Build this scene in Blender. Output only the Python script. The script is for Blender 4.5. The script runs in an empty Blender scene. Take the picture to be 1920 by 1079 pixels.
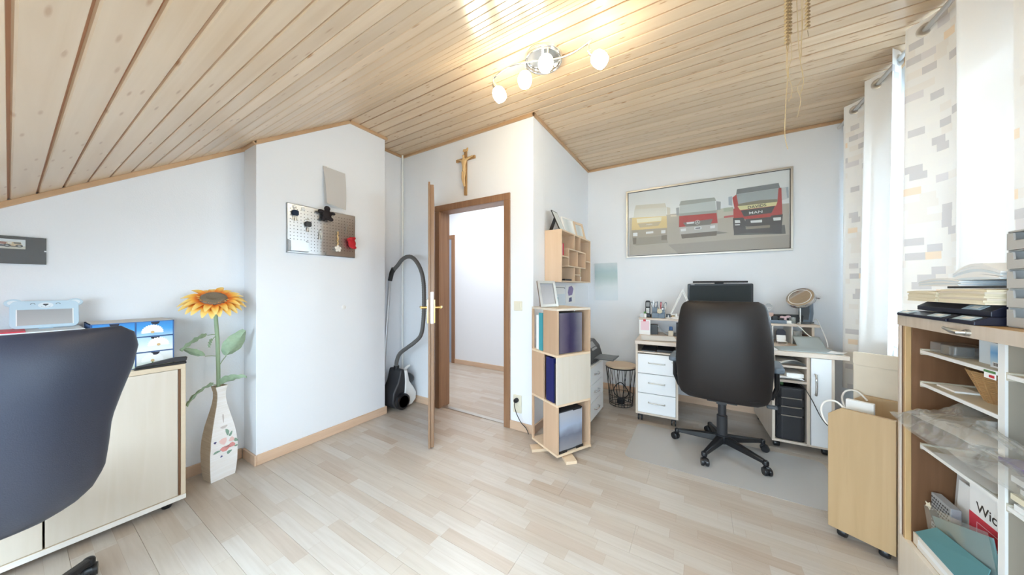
import bpy, bmesh, math, random
from mathutils import Matrix, Vector, noise
random.seed(7)
sc = bpy.context.scene
C = sc.collection
PI = math.pi
R = math.radians

# ---------------------------------------------------------------- camera, sky, lights, exposure
cam_data = bpy.data.cameras.new('camera')
cam = bpy.data.objects.new('camera', cam_data)
C.objects.link(cam)
cam_data.sensor_width = 36.0
cam_data.lens = 575.0 / 1920.0 * 36.0
cam_data.clip_start = 0.02
cam.location = (0, 0, 1.23)
cam.rotation_euler = (R(90), 0, R(31.33))
sc.camera = cam

world = bpy.data.worlds.new('world')
sc.world = world
world.use_nodes = True
bg = world.node_tree.nodes['Background']
bg.inputs[0].default_value = (0.66, 0.82, 1.0, 1)
bg.inputs[1].default_value = 8.0


def lamp_area(name, loc, rot, sx, sy, power, col, portal=False):
    d = bpy.data.lights.new(name, 'AREA')
    d.shape = 'RECTANGLE'
    d.size = sx
    d.size_y = sy
    d.energy = power
    d.color = col
    if portal:
        d.cycles.is_portal = True
    o = bpy.data.objects.new(name, d)
    o.location = loc
    o.rotation_euler = rot
    C.objects.link(o)
    return o


# daylight enters through the window: a portal guides the sampling of the sky
lamp_area('window_portal', (1.42, 2.275, 1.575), (0, R(90), 0), 1.45, 2.3, 1, (1, 1, 1), True)
# unseen roof window, added in the slope behind the camera for more sky light
lamp_area('added_roof_window_portal', (-0.5, -0.75 - .12 * math.sin(R(33.98)), 1.14 + .12 * math.cos(R(33.98))), (R(33.98), 0, 0), 2.9, 0.88, 1, (1, 1, 1), True)
lamp_area('hall_light', (-2.6, 3.05, 2.56), (0, 0, 0), 1.2, 0.7, 8.0, (1.0, 0.99, 0.98))
SHADE_GLOW = 17.0

sc.view_settings.view_transform = 'Standard'
sc.view_settings.look = 'None'
sc.view_settings.gamma = 1
sc.view_settings.use_curve_mapping = False
sc.view_settings.exposure = 1.68
sc.cycles.use_denoising = True
sc.cycles.max_bounces = 12
sc.cycles.diffuse_bounces = 7
sc.cycles.transparent_max_bounces = 24


# ---------------------------------------------------------------- materials
def base_mat(name):
    m = bpy.data.materials.new(name)
    m.use_nodes = True
    nt = m.node_tree
    return m, nt.nodes, nt.links, nt.nodes['Principled BSDF']


def plain(name, col, rough=0.5, metal=0.0, bump=0.0, bscale=200.0, spec=0.5, mottle=0.0, coat=0.0):
    m, n, l, b = base_mat(name)
    b.inputs['Base Color'].default_value = (*col, 1)
    b.inputs['Roughness'].default_value = rough
    b.inputs['Metallic'].default_value = metal
    b.inputs['Specular IOR Level'].default_value = spec
    b.inputs['Coat Weight'].default_value = coat
    tc = n.new('ShaderNodeTexCoord')
    nz = n.new('ShaderNodeTexNoise')
    nz.inputs['Scale'].default_value = bscale
    nz.inputs['Detail'].default_value = 3
    l.new(tc.outputs['Object'], nz.inputs['Vector'])
    if bump:
        bp = n.new('ShaderNodeBump')
        bp.inputs['Strength'].default_value = bump
        bp.inputs['Distance'].default_value = 0.002
        l.new(nz.outputs['Fac'], bp.inputs['Height'])
        l.new(bp.outputs['Normal'], b.inputs['Normal'])
    if mottle:
        mx = n.new('ShaderNodeMixRGB')
        mx.inputs[1].default_value = (*[c * (1 - mottle) for c in col], 1)
        mx.inputs[2].default_value = (*[min(1, c * (1 + mottle)) for c in col], 1)
        l.new(nz.outputs['Fac'], mx.inputs[0])
        l.new(mx.outputs[0], b.inputs['Base Color'])
    return m


def wood(name, c1, c2, scale, rough=0.45, knots=None, spec=0.4, contrast=1.0):
    """grain stretched by scale (object axes); each object takes its own random offset"""
    m, n, l, b = base_mat(name)
    tc = n.new('ShaderNodeTexCoord')
    oi = n.new('ShaderNodeObjectInfo')
    mu = n.new('ShaderNodeMath'); mu.operation = 'MULTIPLY'; mu.inputs[1].default_value = 37.0
    l.new(oi.outputs['Random'], mu.inputs[0])
    ad = n.new('ShaderNodeVectorMath'); ad.operation = 'ADD'
    l.new(tc.outputs['Object'], ad.inputs[0]); l.new(mu.outputs[0], ad.inputs[1])
    mp = n.new('ShaderNodeMapping'); mp.inputs['Scale'].default_value = scale
    l.new(ad.outputs[0], mp.inputs['Vector'])
    nz = n.new('ShaderNodeTexNoise')
    nz.inputs['Scale'].default_value = 1.0; nz.inputs['Detail'].default_value = 5; nz.inputs['Distortion'].default_value = 1.1
    l.new(mp.outputs[0], nz.inputs['Vector'])
    rp = n.new('ShaderNodeValToRGB')
    rp.color_ramp.elements[0].position = 0.5 - 0.22 / contrast; rp.color_ramp.elements[0].color = (*c2, 1)
    rp.color_ramp.elements[1].position = 0.5 + 0.22 / contrast; rp.color_ramp.elements[1].color = (*c1, 1)
    l.new(nz.outputs['Fac'], rp.inputs[0])
    out = rp.outputs[0]
    # a slight tone of its own for every piece
    hs = n.new('ShaderNodeHueSaturation')
    mr = n.new('ShaderNodeMapRange'); mr.inputs[3].default_value = 0.9; mr.inputs[4].default_value = 1.08
    l.new(oi.outputs['Random'], mr.inputs[0]); l.new(mr.outputs[0], hs.inputs['Value'])
    l.new(out, hs.inputs['Color']); out = hs.outputs[0]
    if knots:
        kc, ks = knots
        mp2 = n.new('ShaderNodeMapping'); mp2.inputs['Scale'].default_value = ks
        l.new(ad.outputs[0], mp2.inputs['Vector'])
        vo = n.new('ShaderNodeTexVoronoi'); vo.voronoi_dimensions = '2D'; vo.inputs['Scale'].default_value = 1.0
        l.new(mp2.outputs[0], vo.inputs['Vector'])
        r2 = n.new('ShaderNodeValToRGB')
        r2.color_ramp.elements[0].position = 0.05; r2.color_ramp.elements[0].color = (1, 1, 1, 1)
        r2.color_ramp.elements[1].position = 0.14; r2.color_ramp.elements[1].color = (0, 0, 0, 1)
        l.new(vo.outputs['Distance'], r2.inputs[0])
        wn = n.new('ShaderNodeSeparateColor'); l.new(vo.outputs['Color'], wn.inputs[0])
        gt = n.new('ShaderNodeMath'); gt.operation = 'GREATER_THAN'; gt.inputs[1].default_value = 0.68
        l.new(wn.outputs[0], gt.inputs[0])
        mm = n.new('ShaderNodeMath'); mm.operation = 'MULTIPLY'
        l.new(r2.outputs[0], mm.inputs[0]); l.new(gt.outputs[0], mm.inputs[1])
        mx = n.new('ShaderNodeMixRGB'); mx.inputs[2].default_value = (*kc, 1)
        l.new(mm.outputs[0], mx.inputs[0]); l.new(out, mx.inputs[1]); out = mx.outputs[0]
    l.new(out, b.inputs['Base Color'])
    b.inputs['Roughness'].default_value = rough
    b.inputs['Specular IOR Level'].default_value = spec
    return m


def gradient(name, stops, lo, hi, axis='Z', rough=0.4, noise_amt=0.0):
    """a flat print: colours run along one object axis between lo and hi"""
    m, n, l, b = base_mat(name)
    tc = n.new('ShaderNodeTexCoord'); sp = n.new('ShaderNodeSeparateXYZ')
    l.new(tc.outputs['Object'], sp.inputs[0])
    mr = n.new('ShaderNodeMapRange'); mr.inputs[1].default_value = lo; mr.inputs[2].default_value = hi
    l.new(sp.outputs[axis], mr.inputs[0])
    fac = mr.outputs[0]
    if noise_amt:
        nz = n.new('ShaderNodeTexNoise'); nz.inputs['Scale'].default_value = 9; nz.inputs['Detail'].default_value = 4
        l.new(tc.outputs['Object'], nz.inputs['Vector'])
        m1 = n.new('ShaderNodeMath'); m1.operation = 'MULTIPLY_ADD'; m1.inputs[1].default_value = noise_amt; m1.inputs[2].default_value = -noise_amt / 2
        l.new(nz.outputs['Fac'], m1.inputs[0])
        m2 = n.new('ShaderNodeMath'); m2.operation = 'ADD'; l.new(fac, m2.inputs[0]); l.new(m1.outputs[0], m2.inputs[1])
        fac = m2.outputs[0]
    rp = n.new('ShaderNodeValToRGB')
    els = rp.color_ramp.elements
    els[0].position, els[0].color = stops[0][0], (*stops[0][1], 1)
    els[1].position, els[1].color = stops[-1][0], (*stops[-1][1], 1)
    for p, c in stops[1:-1]:
        e = els.new(p); e.color = (*c, 1)
    l.new(fac, rp.inputs[0]); l.new(rp.outputs[0], b.inputs['Base Color'])
    b.inputs['Roughness'].default_value = rough
    return m


def clear(name, tint, gloss=0.12, rough=0.05, frost=0.0, frost_col=(0.8, 0.8, 0.8)):
    """thin clear sheet: lets light straight through, with a gloss on top and optional milkiness"""
    m = bpy.data.materials.new(name); m.use_nodes = True
    n, l = m.node_tree.nodes, m.node_tree.links
    n.clear()
    o = n.new('ShaderNodeOutputMaterial')
    t = n.new('ShaderNodeBsdfTransparent'); t.inputs[0].default_value = (*tint, 1)
    g = n.new('ShaderNodeBsdfGlossy'); g.inputs['Roughness'].default_value = rough
    fr = n.new('ShaderNodeLayerWeight'); fr.inputs[0].default_value = 0.5
    po = n.new('ShaderNodeMath'); po.operation = 'POWER'; po.inputs[1].default_value = 5.0
    l.new(fr.outputs['Facing'], po.inputs[0])
    ma = n.new('ShaderNodeMath'); ma.operation = 'MULTIPLY_ADD'; ma.inputs[1].default_value = 0.9 - gloss; ma.inputs[2].default_value = gloss
    ma.use_clamp = True
    l.new(po.outputs[0], ma.inputs[0])
    mx = n.new('ShaderNodeMixShader')
    l.new(ma.outputs[0], mx.inputs[0]); l.new(t.outputs[0], mx.inputs[1]); l.new(g.outputs[0], mx.inputs[2])
    last = mx
    if frost:
        d = n.new('ShaderNodeBsdfDiffuse'); d.inputs[0].default_value = (*frost_col, 1)
        m2 = n.new('ShaderNodeMixShader'); m2.inputs[0].default_value = frost
        l.new(mx.outputs[0], m2.inputs[1]); l.new(d.outputs[0], m2.inputs[2]); last = m2
    l.new(last.outputs[0], o.inputs[0])
    return m


def laminate():
    """beech laminate: every plank carries the printed three-strip pattern (world position)"""
    m, n, l, b = base_mat('laminate_print')
    ge = n.new('ShaderNodeNewGeometry'); sp = n.new('ShaderNodeSeparateXYZ'); l.new(ge.outputs['Position'], sp.inputs[0])

    def mth(op, a, bb=None, c=None):
        q = n.new('ShaderNodeMath'); q.operation = op
        for i, x in enumerate((a, bb, c)):
            if x is None: continue
            if isinstance(x, (int, float)): q.inputs[i].default_value = x
            else: l.new(x, q.inputs[i])
        return q.outputs[0]
    row = mth('FLOOR', mth('DIVIDE', mth('ADD', sp.outputs['Y'], 1.4), 0.193 / 3))
    wr = n.new('ShaderNodeTexWhiteNoise'); wr.noise_dimensions = '1D'; l.new(row, wr.inputs['W'])
    colx = mth('DIVIDE', mth('ADD', sp.outputs['X'], mth('MULTIPLY', wr.outputs['Value'], 3.0)), 0.39)
    col = mth('FLOOR', colx)
    cv = n.new('ShaderNodeCombineXYZ'); l.new(row, cv.inputs[0]); l.new(col, cv.inputs[1])
    w2 = n.new('ShaderNodeTexWhiteNoise'); w2.noise_dimensions = '2D'; l.new(cv.outputs[0], w2.inputs['Vector'])
    rp = n.new('ShaderNodeValToRGB'); e = rp.color_ramp.elements
    e[0].position = 0; e[0].color = (*FLOOR_A, 1)
    e[1].position = 1; e[1].color = (*FLOOR_D, 1)
    k = e.new(0.35); k.color = (*FLOOR_B, 1)
    k = e.new(0.75); k.color = (*FLOOR_C, 1)
    l.new(w2.outputs['Value'], rp.inputs[0])
    mp = n.new('ShaderNodeMapping'); mp.inputs['Scale'].default_value = (4, 60, 1)
    va = n.new('ShaderNodeVectorMath'); va.operation = 'ADD'; l.new(ge.outputs['Position'], va.inputs[0]); l.new(w2.outputs['Color'], va.inputs[1])
    l.new(va.outputs[0], mp.inputs[0])
    nz = n.new('ShaderNodeTexNoise'); nz.inputs['Scale'].default_value = 1; nz.inputs['Detail'].default_value = 4
    l.new(mp.outputs[0], nz.inputs['Vector'])
    mx = n.new('ShaderNodeMixRGB'); mx.blend_type = 'MULTIPLY'; mx.inputs[0].default_value = 0.35
    r3 = n.new('ShaderNodeValToRGB'); r3.color_ramp.elements[0].color = (0.72, 0.66, 0.6, 1); r3.color_ramp.elements[0].position = 0.3
    r3.color_ramp.elements[1].position = 0.62
    l.new(nz.outputs['Fac'], r3.inputs[0]); l.new(rp.outputs[0], mx.inputs[1]); l.new(r3.outputs[0], mx.inputs[2])
    # fine printed line at every strip edge
    fy = mth('FRACT', mth('DIVIDE', mth('ADD', sp.outputs['Y'], 1.4), 0.193 / 3)); fx = mth('FRACT', colx)
    edge = mth('MAXIMUM', mth('LESS_THAN', fy, 0.02), mth('LESS_THAN', fx, 0.004))
    m2 = n.new('ShaderNodeMixRGB'); m2.blend_type = 'MULTIPLY'; m2.inputs[2].default_value = (0.85, 0.8, 0.76, 1)
    l.new(edge, m2.inputs[0]); l.new(mx.outputs[0], m2.inputs[1])
    l.new(m2.outputs[0], b.inputs['Base Color'])
    b.inputs['Roughness'].default_value = 0.3
    b.inputs['Specular IOR Level'].default_value = 0.45
    return m


def curtain_mat():
    """woven cloth with bands of small printed rectangles and bands of plain sheer (UV in metres)"""
    m = bpy.data.materials.new('curtain_cloth'); m.use_nodes = True
    n, l = m.node_tree.nodes, m.node_tree.links
    n.clear()
    o = n.new('ShaderNodeOutputMaterial')
    uv = n.new('ShaderNodeUVMap'); sp = n.new('ShaderNodeSeparateXYZ'); l.new(uv.outputs[0], sp.inputs[0])

    def mth(op, a, bb=None):
        q = n.new('ShaderNodeMath'); q.operation = op
        for i, x in enumerate((a, bb)):
            if x is None: continue
            if isinstance(x, (int, float)): q.inputs[i].default_value = x
            else: l.new(x, q.inputs[i])
        return q.outputs[0]
    iy = mth('FLOOR', mth('DIVIDE', sp.outputs['Y'], 0.04))
    w0 = n.new('ShaderNodeTexWhiteNoise'); w0.noise_dimensions = '1D'; l.new(iy, w0.inputs['W'])
    ix = mth('FLOOR', mth('DIVIDE', mth('ADD', sp.outputs['X'], mth('MULTIPLY', w0.outputs['Value'], 0.05)), 0.055))
    cv = n.new('ShaderNodeCombineXYZ'); l.new(ix, cv.inputs[0]); l.new(iy, cv.inputs[1])
    w1 = n.new('ShaderNodeTexWhiteNoise'); w1.noise_dimensions = '2D'; l.new(cv.outputs[0], w1.inputs['Vector'])
    rp = n.new('ShaderNodeValToRGB'); rp.color_ramp.interpolation = 'CONSTANT'; e = rp.color_ramp.elements
    e[0].position = 0; e[0].color = (0.93, 0.91, 0.88, 1)
    e[1].position = 0.45; e[1].color = (0.91, 0.87, 0.82, 1)
    k = e.new(0.62); k.color = (0.94, 0.92, 0.88, 1)
    k = e.new(0.80); k.color = (0.70, 0.68, 0.68, 1)
    k = e.new(0.92); k.color = (0.95, 0.79, 0.62, 1)
    k = e.new(0.955); k.color = (0.80, 0.77, 0.77, 1)
    l.new(w1.outputs['Value'], rp.inputs[0])
    band = mth('LESS_THAN', mth('FRACT', mth('DIVIDE', sp.outputs['X'], 0.62)), 0.5)
    mc = n.new('ShaderNodeMixRGB'); mc.inputs[1].default_value = (0.90, 0.89, 0.87, 1)
    l.new(band, mc.inputs[0]); l.new(rp.outputs[0], mc.inputs[2])
    d = n.new('ShaderNodeBsdfDiffuse'); t = n.new('ShaderNodeBsdfTranslucent'); tr = n.new('ShaderNodeBsdfTransparent')
    l.new(mc.outputs[0], d.inputs[0]); l.new(mc.outputs[0], t.inputs[0])
    s1 = n.new('ShaderNodeMixShader'); s1.inputs[0].default_value = 0.018
    l.new(d.outputs[0], s1.inputs[1]); l.new(t.outputs[0], s1.inputs[2])
    s2 = n.new('ShaderNodeMixShader')
    mr = n.new('ShaderNodeMapRange'); mr.inputs[3].default_value = 0.026; mr.inputs[4].default_value = 0.003
    l.new(band, mr.inputs[0]); l.new(mr.outputs[0], s2.inputs[0])
    l.new(s1.outputs[0], s2.inputs[1]); l.new(tr.outputs[0], s2.inputs[2])
    l.new(s2.outputs[0], o.inputs[0])
    return m


def glow(name, col, strength):
    m, n, l, b = base_mat(name)
    b.inputs['Base Color'].default_value = (0.95, 0.95, 0.93, 1)
    b.inputs['Emission Color'].default_value = (*col, 1)
    b.inputs['Emission Strength'].default_value = strength
    return m


FLOOR_A, FLOOR_B, FLOOR_C, FLOOR_D = (0.50, 0.42, 0.345), (0.54, 0.475, 0.405), (0.57, 0.52, 0.465), (0.47, 0.375, 0.295)
M = {}
M['wall'] = plain('wall_paint', (0.85, 0.875, 0.91), 0.85, bump=0.35, bscale=160, spec=0.2)  # white paint, tinted bluish to carry the cool cast of the light
M['floor'] = laminate()
M['subfloor'] = plain('subfloor', (0.35, 0.27, 0.2), 0.8)
M['pine'] = wood('pine_board', (0.71, 0.55, 0.385), (0.63, 0.46, 0.295), (0.9, 19, 19), 0.28, knots=((0.46, 0.28, 0.15), (5.5, 24, 24)), spec=0.5)
M['groove'] = plain('groove_wood', (0.40, 0.19, 0.095), 0.6)
M['trimwood'] = wood('trim_wood', (0.62, 0.41, 0.24), (0.5, 0.31, 0.17), (3, 3, 3), 0.4)
M['beechbase'] = wood('beech_skirting', (0.72, 0.52, 0.37), (0.64, 0.44, 0.3), (3, 3, 30), 0.4)
M['doorwood'] = wood('door_veneer', (0.36, 0.20, 0.11), (0.27, 0.14, 0.075), (28, 28, 1.6), 0.35)
M['doorwoodx'] = wood('door_veneer_across', (0.36, 0.20, 0.11), (0.27, 0.14, 0.075), (1.6, 28, 28), 0.35)
M['dooredge'] = wood('door_edge', (0.30, 0.185, 0.115), (0.25, 0.15, 0.09), (28, 28, 1.6), 0.35)
M['trolleyshaded'] = wood('trolley_beech_shaded', (0.48, 0.33, 0.18), (0.43, 0.29, 0.15), (22, 22, 1.4), 0.4)  # beech darkened: the shade around the trolley is put into its colour
M['beech'] = wood('beech_board', (0.72, 0.53, 0.37), (0.67, 0.475, 0.315), (22, 22, 1.4), 0.4)
M['towershaded'] = wood('tower_beech_shaded', (0.60, 0.41, 0.275), (0.55, 0.365, 0.235), (22, 22, 1.4), 0.4)  # darker beech paints in the shade on the tower's side panels
M['beechx'] = wood('beech_board_across', (0.76, 0.60, 0.43), (0.71, 0.53, 0.36), (1.4, 22, 22), 0.4)
M['maple'] = wood('maple_board', (0.74, 0.665, 0.57), (0.70, 0.62, 0.51), (22, 22, 1.4), 0.4)
M['mapley'] = wood('maple_board_along', (0.80, 0.67, 0.50), (0.75, 0.61, 0.44), (22, 1.4, 22), 0.4)
M['lightedge'] = plain('light_edge', (0.84, 0.80, 0.74), 0.45)
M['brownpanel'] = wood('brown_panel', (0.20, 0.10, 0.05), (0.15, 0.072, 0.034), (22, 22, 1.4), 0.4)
M['orangewood'] = wood('orange_wood', (0.62, 0.42, 0.21), (0.55, 0.35, 0.16), (22, 22, 1.4), 0.4)
M['oakpale'] = wood('pale_oak', (0.72, 0.62, 0.52), (0.64, 0.54, 0.44), (30, 30, 2), 0.45)
M['oakpalex'] = wood('pale_oak_across', (0.72, 0.62, 0.53), (0.64, 0.54, 0.45), (2, 30, 30), 0.45)
M['whitefront'] = plain('white_front', (0.86, 0.87, 0.88), 0.35)
M['white'] = plain('white_plastic', (0.88, 0.88, 0.86), 0.4)
M['paper'] = plain('white_paper', (0.9, 0.9, 0.89), 0.7, spec=0.2)
M['cream'] = plain('cream_paper', (0.82, 0.74, 0.56), 0.7, spec=0.2, mottle=0.06, bscale=30)
M['beigecard'] = plain('beige_card', (0.72, 0.64, 0.52), 0.7, spec=0.2, mottle=0.05, bscale=20)
M['greypaper'] = plain('grey_paper', (0.62, 0.61, 0.6), 0.6)
M['shelfgrey'] = plain('shelf_grey', (0.60, 0.56, 0.46), 0.5)
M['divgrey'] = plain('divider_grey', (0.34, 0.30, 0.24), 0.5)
M['black'] = plain('black_plastic', (0.012, 0.012, 0.014), 0.35)
M['blacksoft'] = plain('black_satin', (0.03, 0.03, 0.034), 0.5)
M['navyfolder'] = plain('black_folder', (0.012, 0.013, 0.03), 0.4)
M['leather'] = plain('black_leather', (0.025, 0.031, 0.052), 0.38, bump=0.25, bscale=420, spec=0.6)  # black leather; its blue tint stands in for bluish window light
M['leatherbrown'] = plain('dark_brown_leather', (0.018, 0.015, 0.015), 0.45, bump=0.2, bscale=420, spec=0.5)
M['armpad'] = plain('grey_pad', (0.14, 0.17, 0.20), 0.45)
M['chrome'] = plain('chrome', (0.78, 0.78, 0.78), 0.12, 1.0)
M['steel'] = plain('brushed_steel', (0.66, 0.67, 0.68), 0.3, 1.0)
M['brass'] = plain('brass', (0.72, 0.5, 0.2), 0.25, 1.0)
M['satin'] = plain('satin_nickel', (0.62, 0.6, 0.56), 0.35, 1.0)
M['switch'] = plain('cream_switch', (0.78, 0.74, 0.6), 0.4)
M['anthracite'] = plain('anthracite', (0.05, 0.055, 0.06), 0.45)
M['darkgrey'] = plain('dark_grey', (0.09, 0.1, 0.11), 0.4)
M['midgrey'] = plain('mid_grey', (0.32, 0.33, 0.34), 0.5)
M['hose'] = plain('grey_hose', (0.13, 0.125, 0.12), 0.55)
M['screen'] = plain('screen_glass', (0.016, 0.02, 0.02), 0.45, spec=0.25)
M['bluegrey'] = plain('blue_grey', (0.16, 0.21, 0.27), 0.45)
M['bluebox'] = plain('blue_box', (0.05, 0.13, 0.32), 0.45)
M['navy'] = plain('navy_blue', (0.012, 0.02, 0.12), 0.4)
M['tealcard'] = plain('dull_teal_card', (0.09, 0.25, 0.27), 0.5)
M['teal'] = plain('teal_card', (0.06, 0.34, 0.40), 0.45)
M['tealgrey'] = plain('grey_teal_card', (0.16, 0.29, 0.30), 0.5)
M['purple'] = plain('purple_card', (0.09, 0.06, 0.26), 0.4)
M['red'] = plain('red_fabric', (0.48, 0.012, 0.02), 0.8, bump=0.5, bscale=300)
M['redcard'] = plain('red_card', (0.62, 0.035, 0.06), 0.5)
M['plush'] = plain('dark_plush', (0.035, 0.03, 0.032), 0.95, bump=0.6, bscale=300, spec=0.1)
M['plushblue'] = plain('blue_plush', (0.03, 0.045, 0.075), 0.9, bump=0.6, bscale=300, spec=0.1)
M['limewood'] = plain('carved_limewood', (0.68, 0.46, 0.22), 0.45)
M['crosswood'] = wood('cross_wood', (0.46, 0.28, 0.12), (0.36, 0.2, 0.08), (30, 30, 3), 0.4)
M['strawlight'] = plain('straw', (0.62, 0.47, 0.26), 0.6)
M['strawdark'] = plain('straw_dark', (0.30, 0.2, 0.10), 0.6)
M['wicker'] = plain('wicker', (0.42, 0.24, 0.10), 0.6)
M['pink'] = plain('pink_paper', (0.85, 0.62, 0.68), 0.6)
M['hotpink'] = plain('hot_pink', (0.8, 0.12, 0.3), 0.5)
M['green'] = plain('leaf_green', (0.10, 0.24, 0.09), 0.6)
M['bearblue'] = plain('pale_blue', (0.52, 0.66, 0.76), 0.45)
M['bearpale'] = plain('paler_blue', (0.74, 0.81, 0.86), 0.45)
M['mirror'] = plain('mirror', (0.85, 0.86, 0.86), 0.03, 1.0)
M['glass'] = clear('window_glass', (0.97, 0.99, 0.98), 0.05)
M['pane'] = clear('picture_glass_haze', (0.97, 0.98, 0.98), 0.018, 0.2, frost=0.05, frost_col=(0.85, 0.86, 0.88))  # the frost paints the haze of glare onto the glass
M['plastic'] = clear('clear_plastic', (0.93, 0.94, 0.94), 0.16, 0.12, frost=0.16, frost_col=(0.75, 0.74, 0.7))
M['sleeve'] = clear('plastic_sleeve', (0.93, 0.95, 0.95), 0.10, 0.15, frost=0.14, frost_col=(0.7, 0.74, 0.73))
M['matplastic'] = clear('mat_plastic', (0.97, 0.97, 0.97), 0.06, 0.3, frost=0.32, frost_col=(0.80, 0.79, 0.78))
M['curtain'] = curtain_mat()
M['glow'] = glow('lit_shade', (1.0, 0.90, 0.66), SHADE_GLOW)


# ---------------------------------------------------------------- mesh builder
class MB:
    def __init__(s):
        s.v, s.f, s.m, s.uv = [], [], [], {}
        s.T = None
        s.mi = 0

    def add(s, vs, fs):
        k = len(s.v)
        if s.T is not None:
            vs = [s.T @ Vector(v) for v in vs]
        s.v += [tuple(v) for v in vs]
        for f in fs:
            s.f.append(tuple(i + k for i in f)); s.m.append(s.mi)
        return s

    def box(s, x0, x1, y0, y1, z0, z1):
        if x0 > x1: x0, x1 = x1, x0
        if y0 > y1: y0, y1 = y1, y0
        if z0 > z1: z0, z1 = z1, z0
        return s.add([(x0, y0, z0), (x1, y0, z0), (x1, y1, z0), (x0, y1, z0), (x0, y0, z1), (x1, y0, z1), (x1, y1, z1), (x0, y1, z1)],
                     [(0, 3, 2, 1), (4, 5, 6, 7), (0, 1, 5, 4), (1, 2, 6, 5), (2, 3, 7, 6), (3, 0, 4, 7)])

    def cb(s, c, sz):
        return s.box(c[0] - sz[0] / 2, c[0] + sz[0] / 2, c[1] - sz[1] / 2, c[1] + sz[1] / 2, c[2] - sz[2] / 2, c[2] + sz[2] / 2)

    def prism(s, poly, a, b, plane='xy'):
        """extrude a 2-D outline from a to b along the axis normal to plane"""
        def p(u, w, t):
            return {'xy': (u, w, t), 'xz': (u, t, w), 'yz': (t, u, w)}[plane]
        n = len(poly)
        vs = [p(u, w, a) for u, w in poly] + [p(u, w, b) for u, w in poly]
        area = sum(poly[i][0] * poly[(i + 1) % n][1] - poly[(i + 1) % n][0] * poly[i][1] for i in range(n))
        flip = (area < 0) ^ (b < a) ^ (plane == 'xz')
        fs = [tuple(range(n - 1, -1, -1)), tuple(range(n, 2 * n))] + [(i, (i + 1) % n, (i + 1) % n + n, i + n) for i in range(n)]
        if flip: fs = [tuple(reversed(f)) for f in fs]
        return s.add(vs, fs)

    def tube(s, pts, r, n=8, closed=False, cap=True):
        pts = [Vector(p) for p in pts]
        rs = r if isinstance(r, (list, tuple)) else [r] * len(pts)
        N = len(pts); vs = []; up = None
        for i, p in enumerate(pts):
            if closed: t = pts[(i + 1) % N] - pts[i - 1]
            else: t = pts[min(i + 1, N - 1)] - pts[max(i - 1, 0)]
            t.normalize()
            if up is None: up = Vector((0, 0, 1)) if abs(t.z) < 0.9 else Vector((1, 0, 0))
            a = t.cross(up)
            if a.length < 1e-6: a = t.orthogonal()
            a.normalize(); bb = a.cross(t).normalized(); up = bb
            for k in range(n):
                q = 2 * PI * k / n
                vs.append(p + (a * math.cos(q) + bb * math.sin(q)) * rs[i])
        fs = []
        for i in range(N if closed else N - 1):
            j = (i + 1) % N
            for k in range(n):
                fs.append((i * n + k, i * n + (k + 1) % n, j * n + (k + 1) % n, j * n + k))
        if cap and not closed:
            fs.append(tuple(range(n - 1, -1, -1))); fs.append(tuple((N - 1) * n + k for k in range(n)))
        return s.add(vs, fs)

    def cyl(s, p, q, r, n=16, r2=None):
        return s.tube([p, q], [r, r if r2 is None else r2], n)

    def lathe(s, prof, c=(0, 0, 0), n=24, axis='z'):
        vs = []
        for r, h in prof:
            for k in range(n):
                a = 2 * PI * k / n
                x, y = r * math.cos(a), r * math.sin(a)
                vs.append({'z': (c[0] + x, c[1] + y, c[2] + h), 'y': (c[0] + x, c[1] + h, c[2] - y), 'x': (c[0] + h, c[1] + x, c[2] + y)}[axis])
        N = len(prof); fs = []
        for i in range(N - 1):
            for k in range(n):
                fs.append((i * n + k, i * n + (k + 1) % n, (i + 1) * n + (k + 1) % n, (i + 1) * n + k))
        if prof[0][0] > 1e-6: fs.append(tuple(range(n - 1, -1, -1)))
        if prof[-1][0] > 1e-6: fs.append(tuple((N - 1) * n + k for k in range(n)))
        return s.add(vs, fs)

    def ell(s, c, r, n=14, m=9):
        if not isinstance(r, (list, tuple)): r = (r, r, r)
        vs = [(c[0], c[1], c[2] - r[2])]
        for i in range(1, m):
            a = PI * i / m - PI / 2
            for k in range(n):
                q = 2 * PI * k / n
                vs.append((c[0] + r[0] * math.cos(a) * math.cos(q), c[1] + r[1] * math.cos(a) * math.sin(q), c[2] + r[2] * math.sin(a)))
        vs.append((c[0], c[1], c[2] + r[2])); L = len(vs) - 1; fs = []
        for k in range(n):
            fs.append((0, 1 + (k + 1) % n, 1 + k)); fs.append((L, L - n + k, L - n + (k + 1) % n))
        for i in range(m - 2):
            for k in range(n):
                a = 1 + i * n
                fs.append((a + k, a + (k + 1) % n, a + n + (k + 1) % n, a + n + k))
        return s.add(vs, fs)

    def ring(s, c, rad, r, axis='z', n=24, k=8):
        pts = []
        for i in range(n):
            a = 2 * PI * i / n
            x, y = rad * math.cos(a), rad * math.sin(a)
            pts.append({'z': (c[0] + x, c[1] + y, c[2]), 'y': (c[0] + x, c[1], c[2] + y), 'x': (c[0], c[1] + x, c[2] + y)}[axis])
        return s.tube(pts, r, k, closed=True)

    def grid(s, fn, nu, nv, uvf=None):
        """surface fn(u,v) -> point for u, v in 0..1"""
        vs = [fn(i / nu, j / nv) for j in range(nv + 1) for i in range(nu + 1)]
        w = nu + 1
        k = len(s.v)
        fs = [(j * w + i, j * w + i + 1, (j + 1) * w + i + 1, (j + 1) * w + i) for j in range(nv) for i in range(nu)]
        s.add(vs, fs)
        if uvf:
            for j in range(nv + 1):
                for i in range(nu + 1):
                    s.uv[k + j * w + i] = uvf(i / nu, j / nv)
        return s

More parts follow.
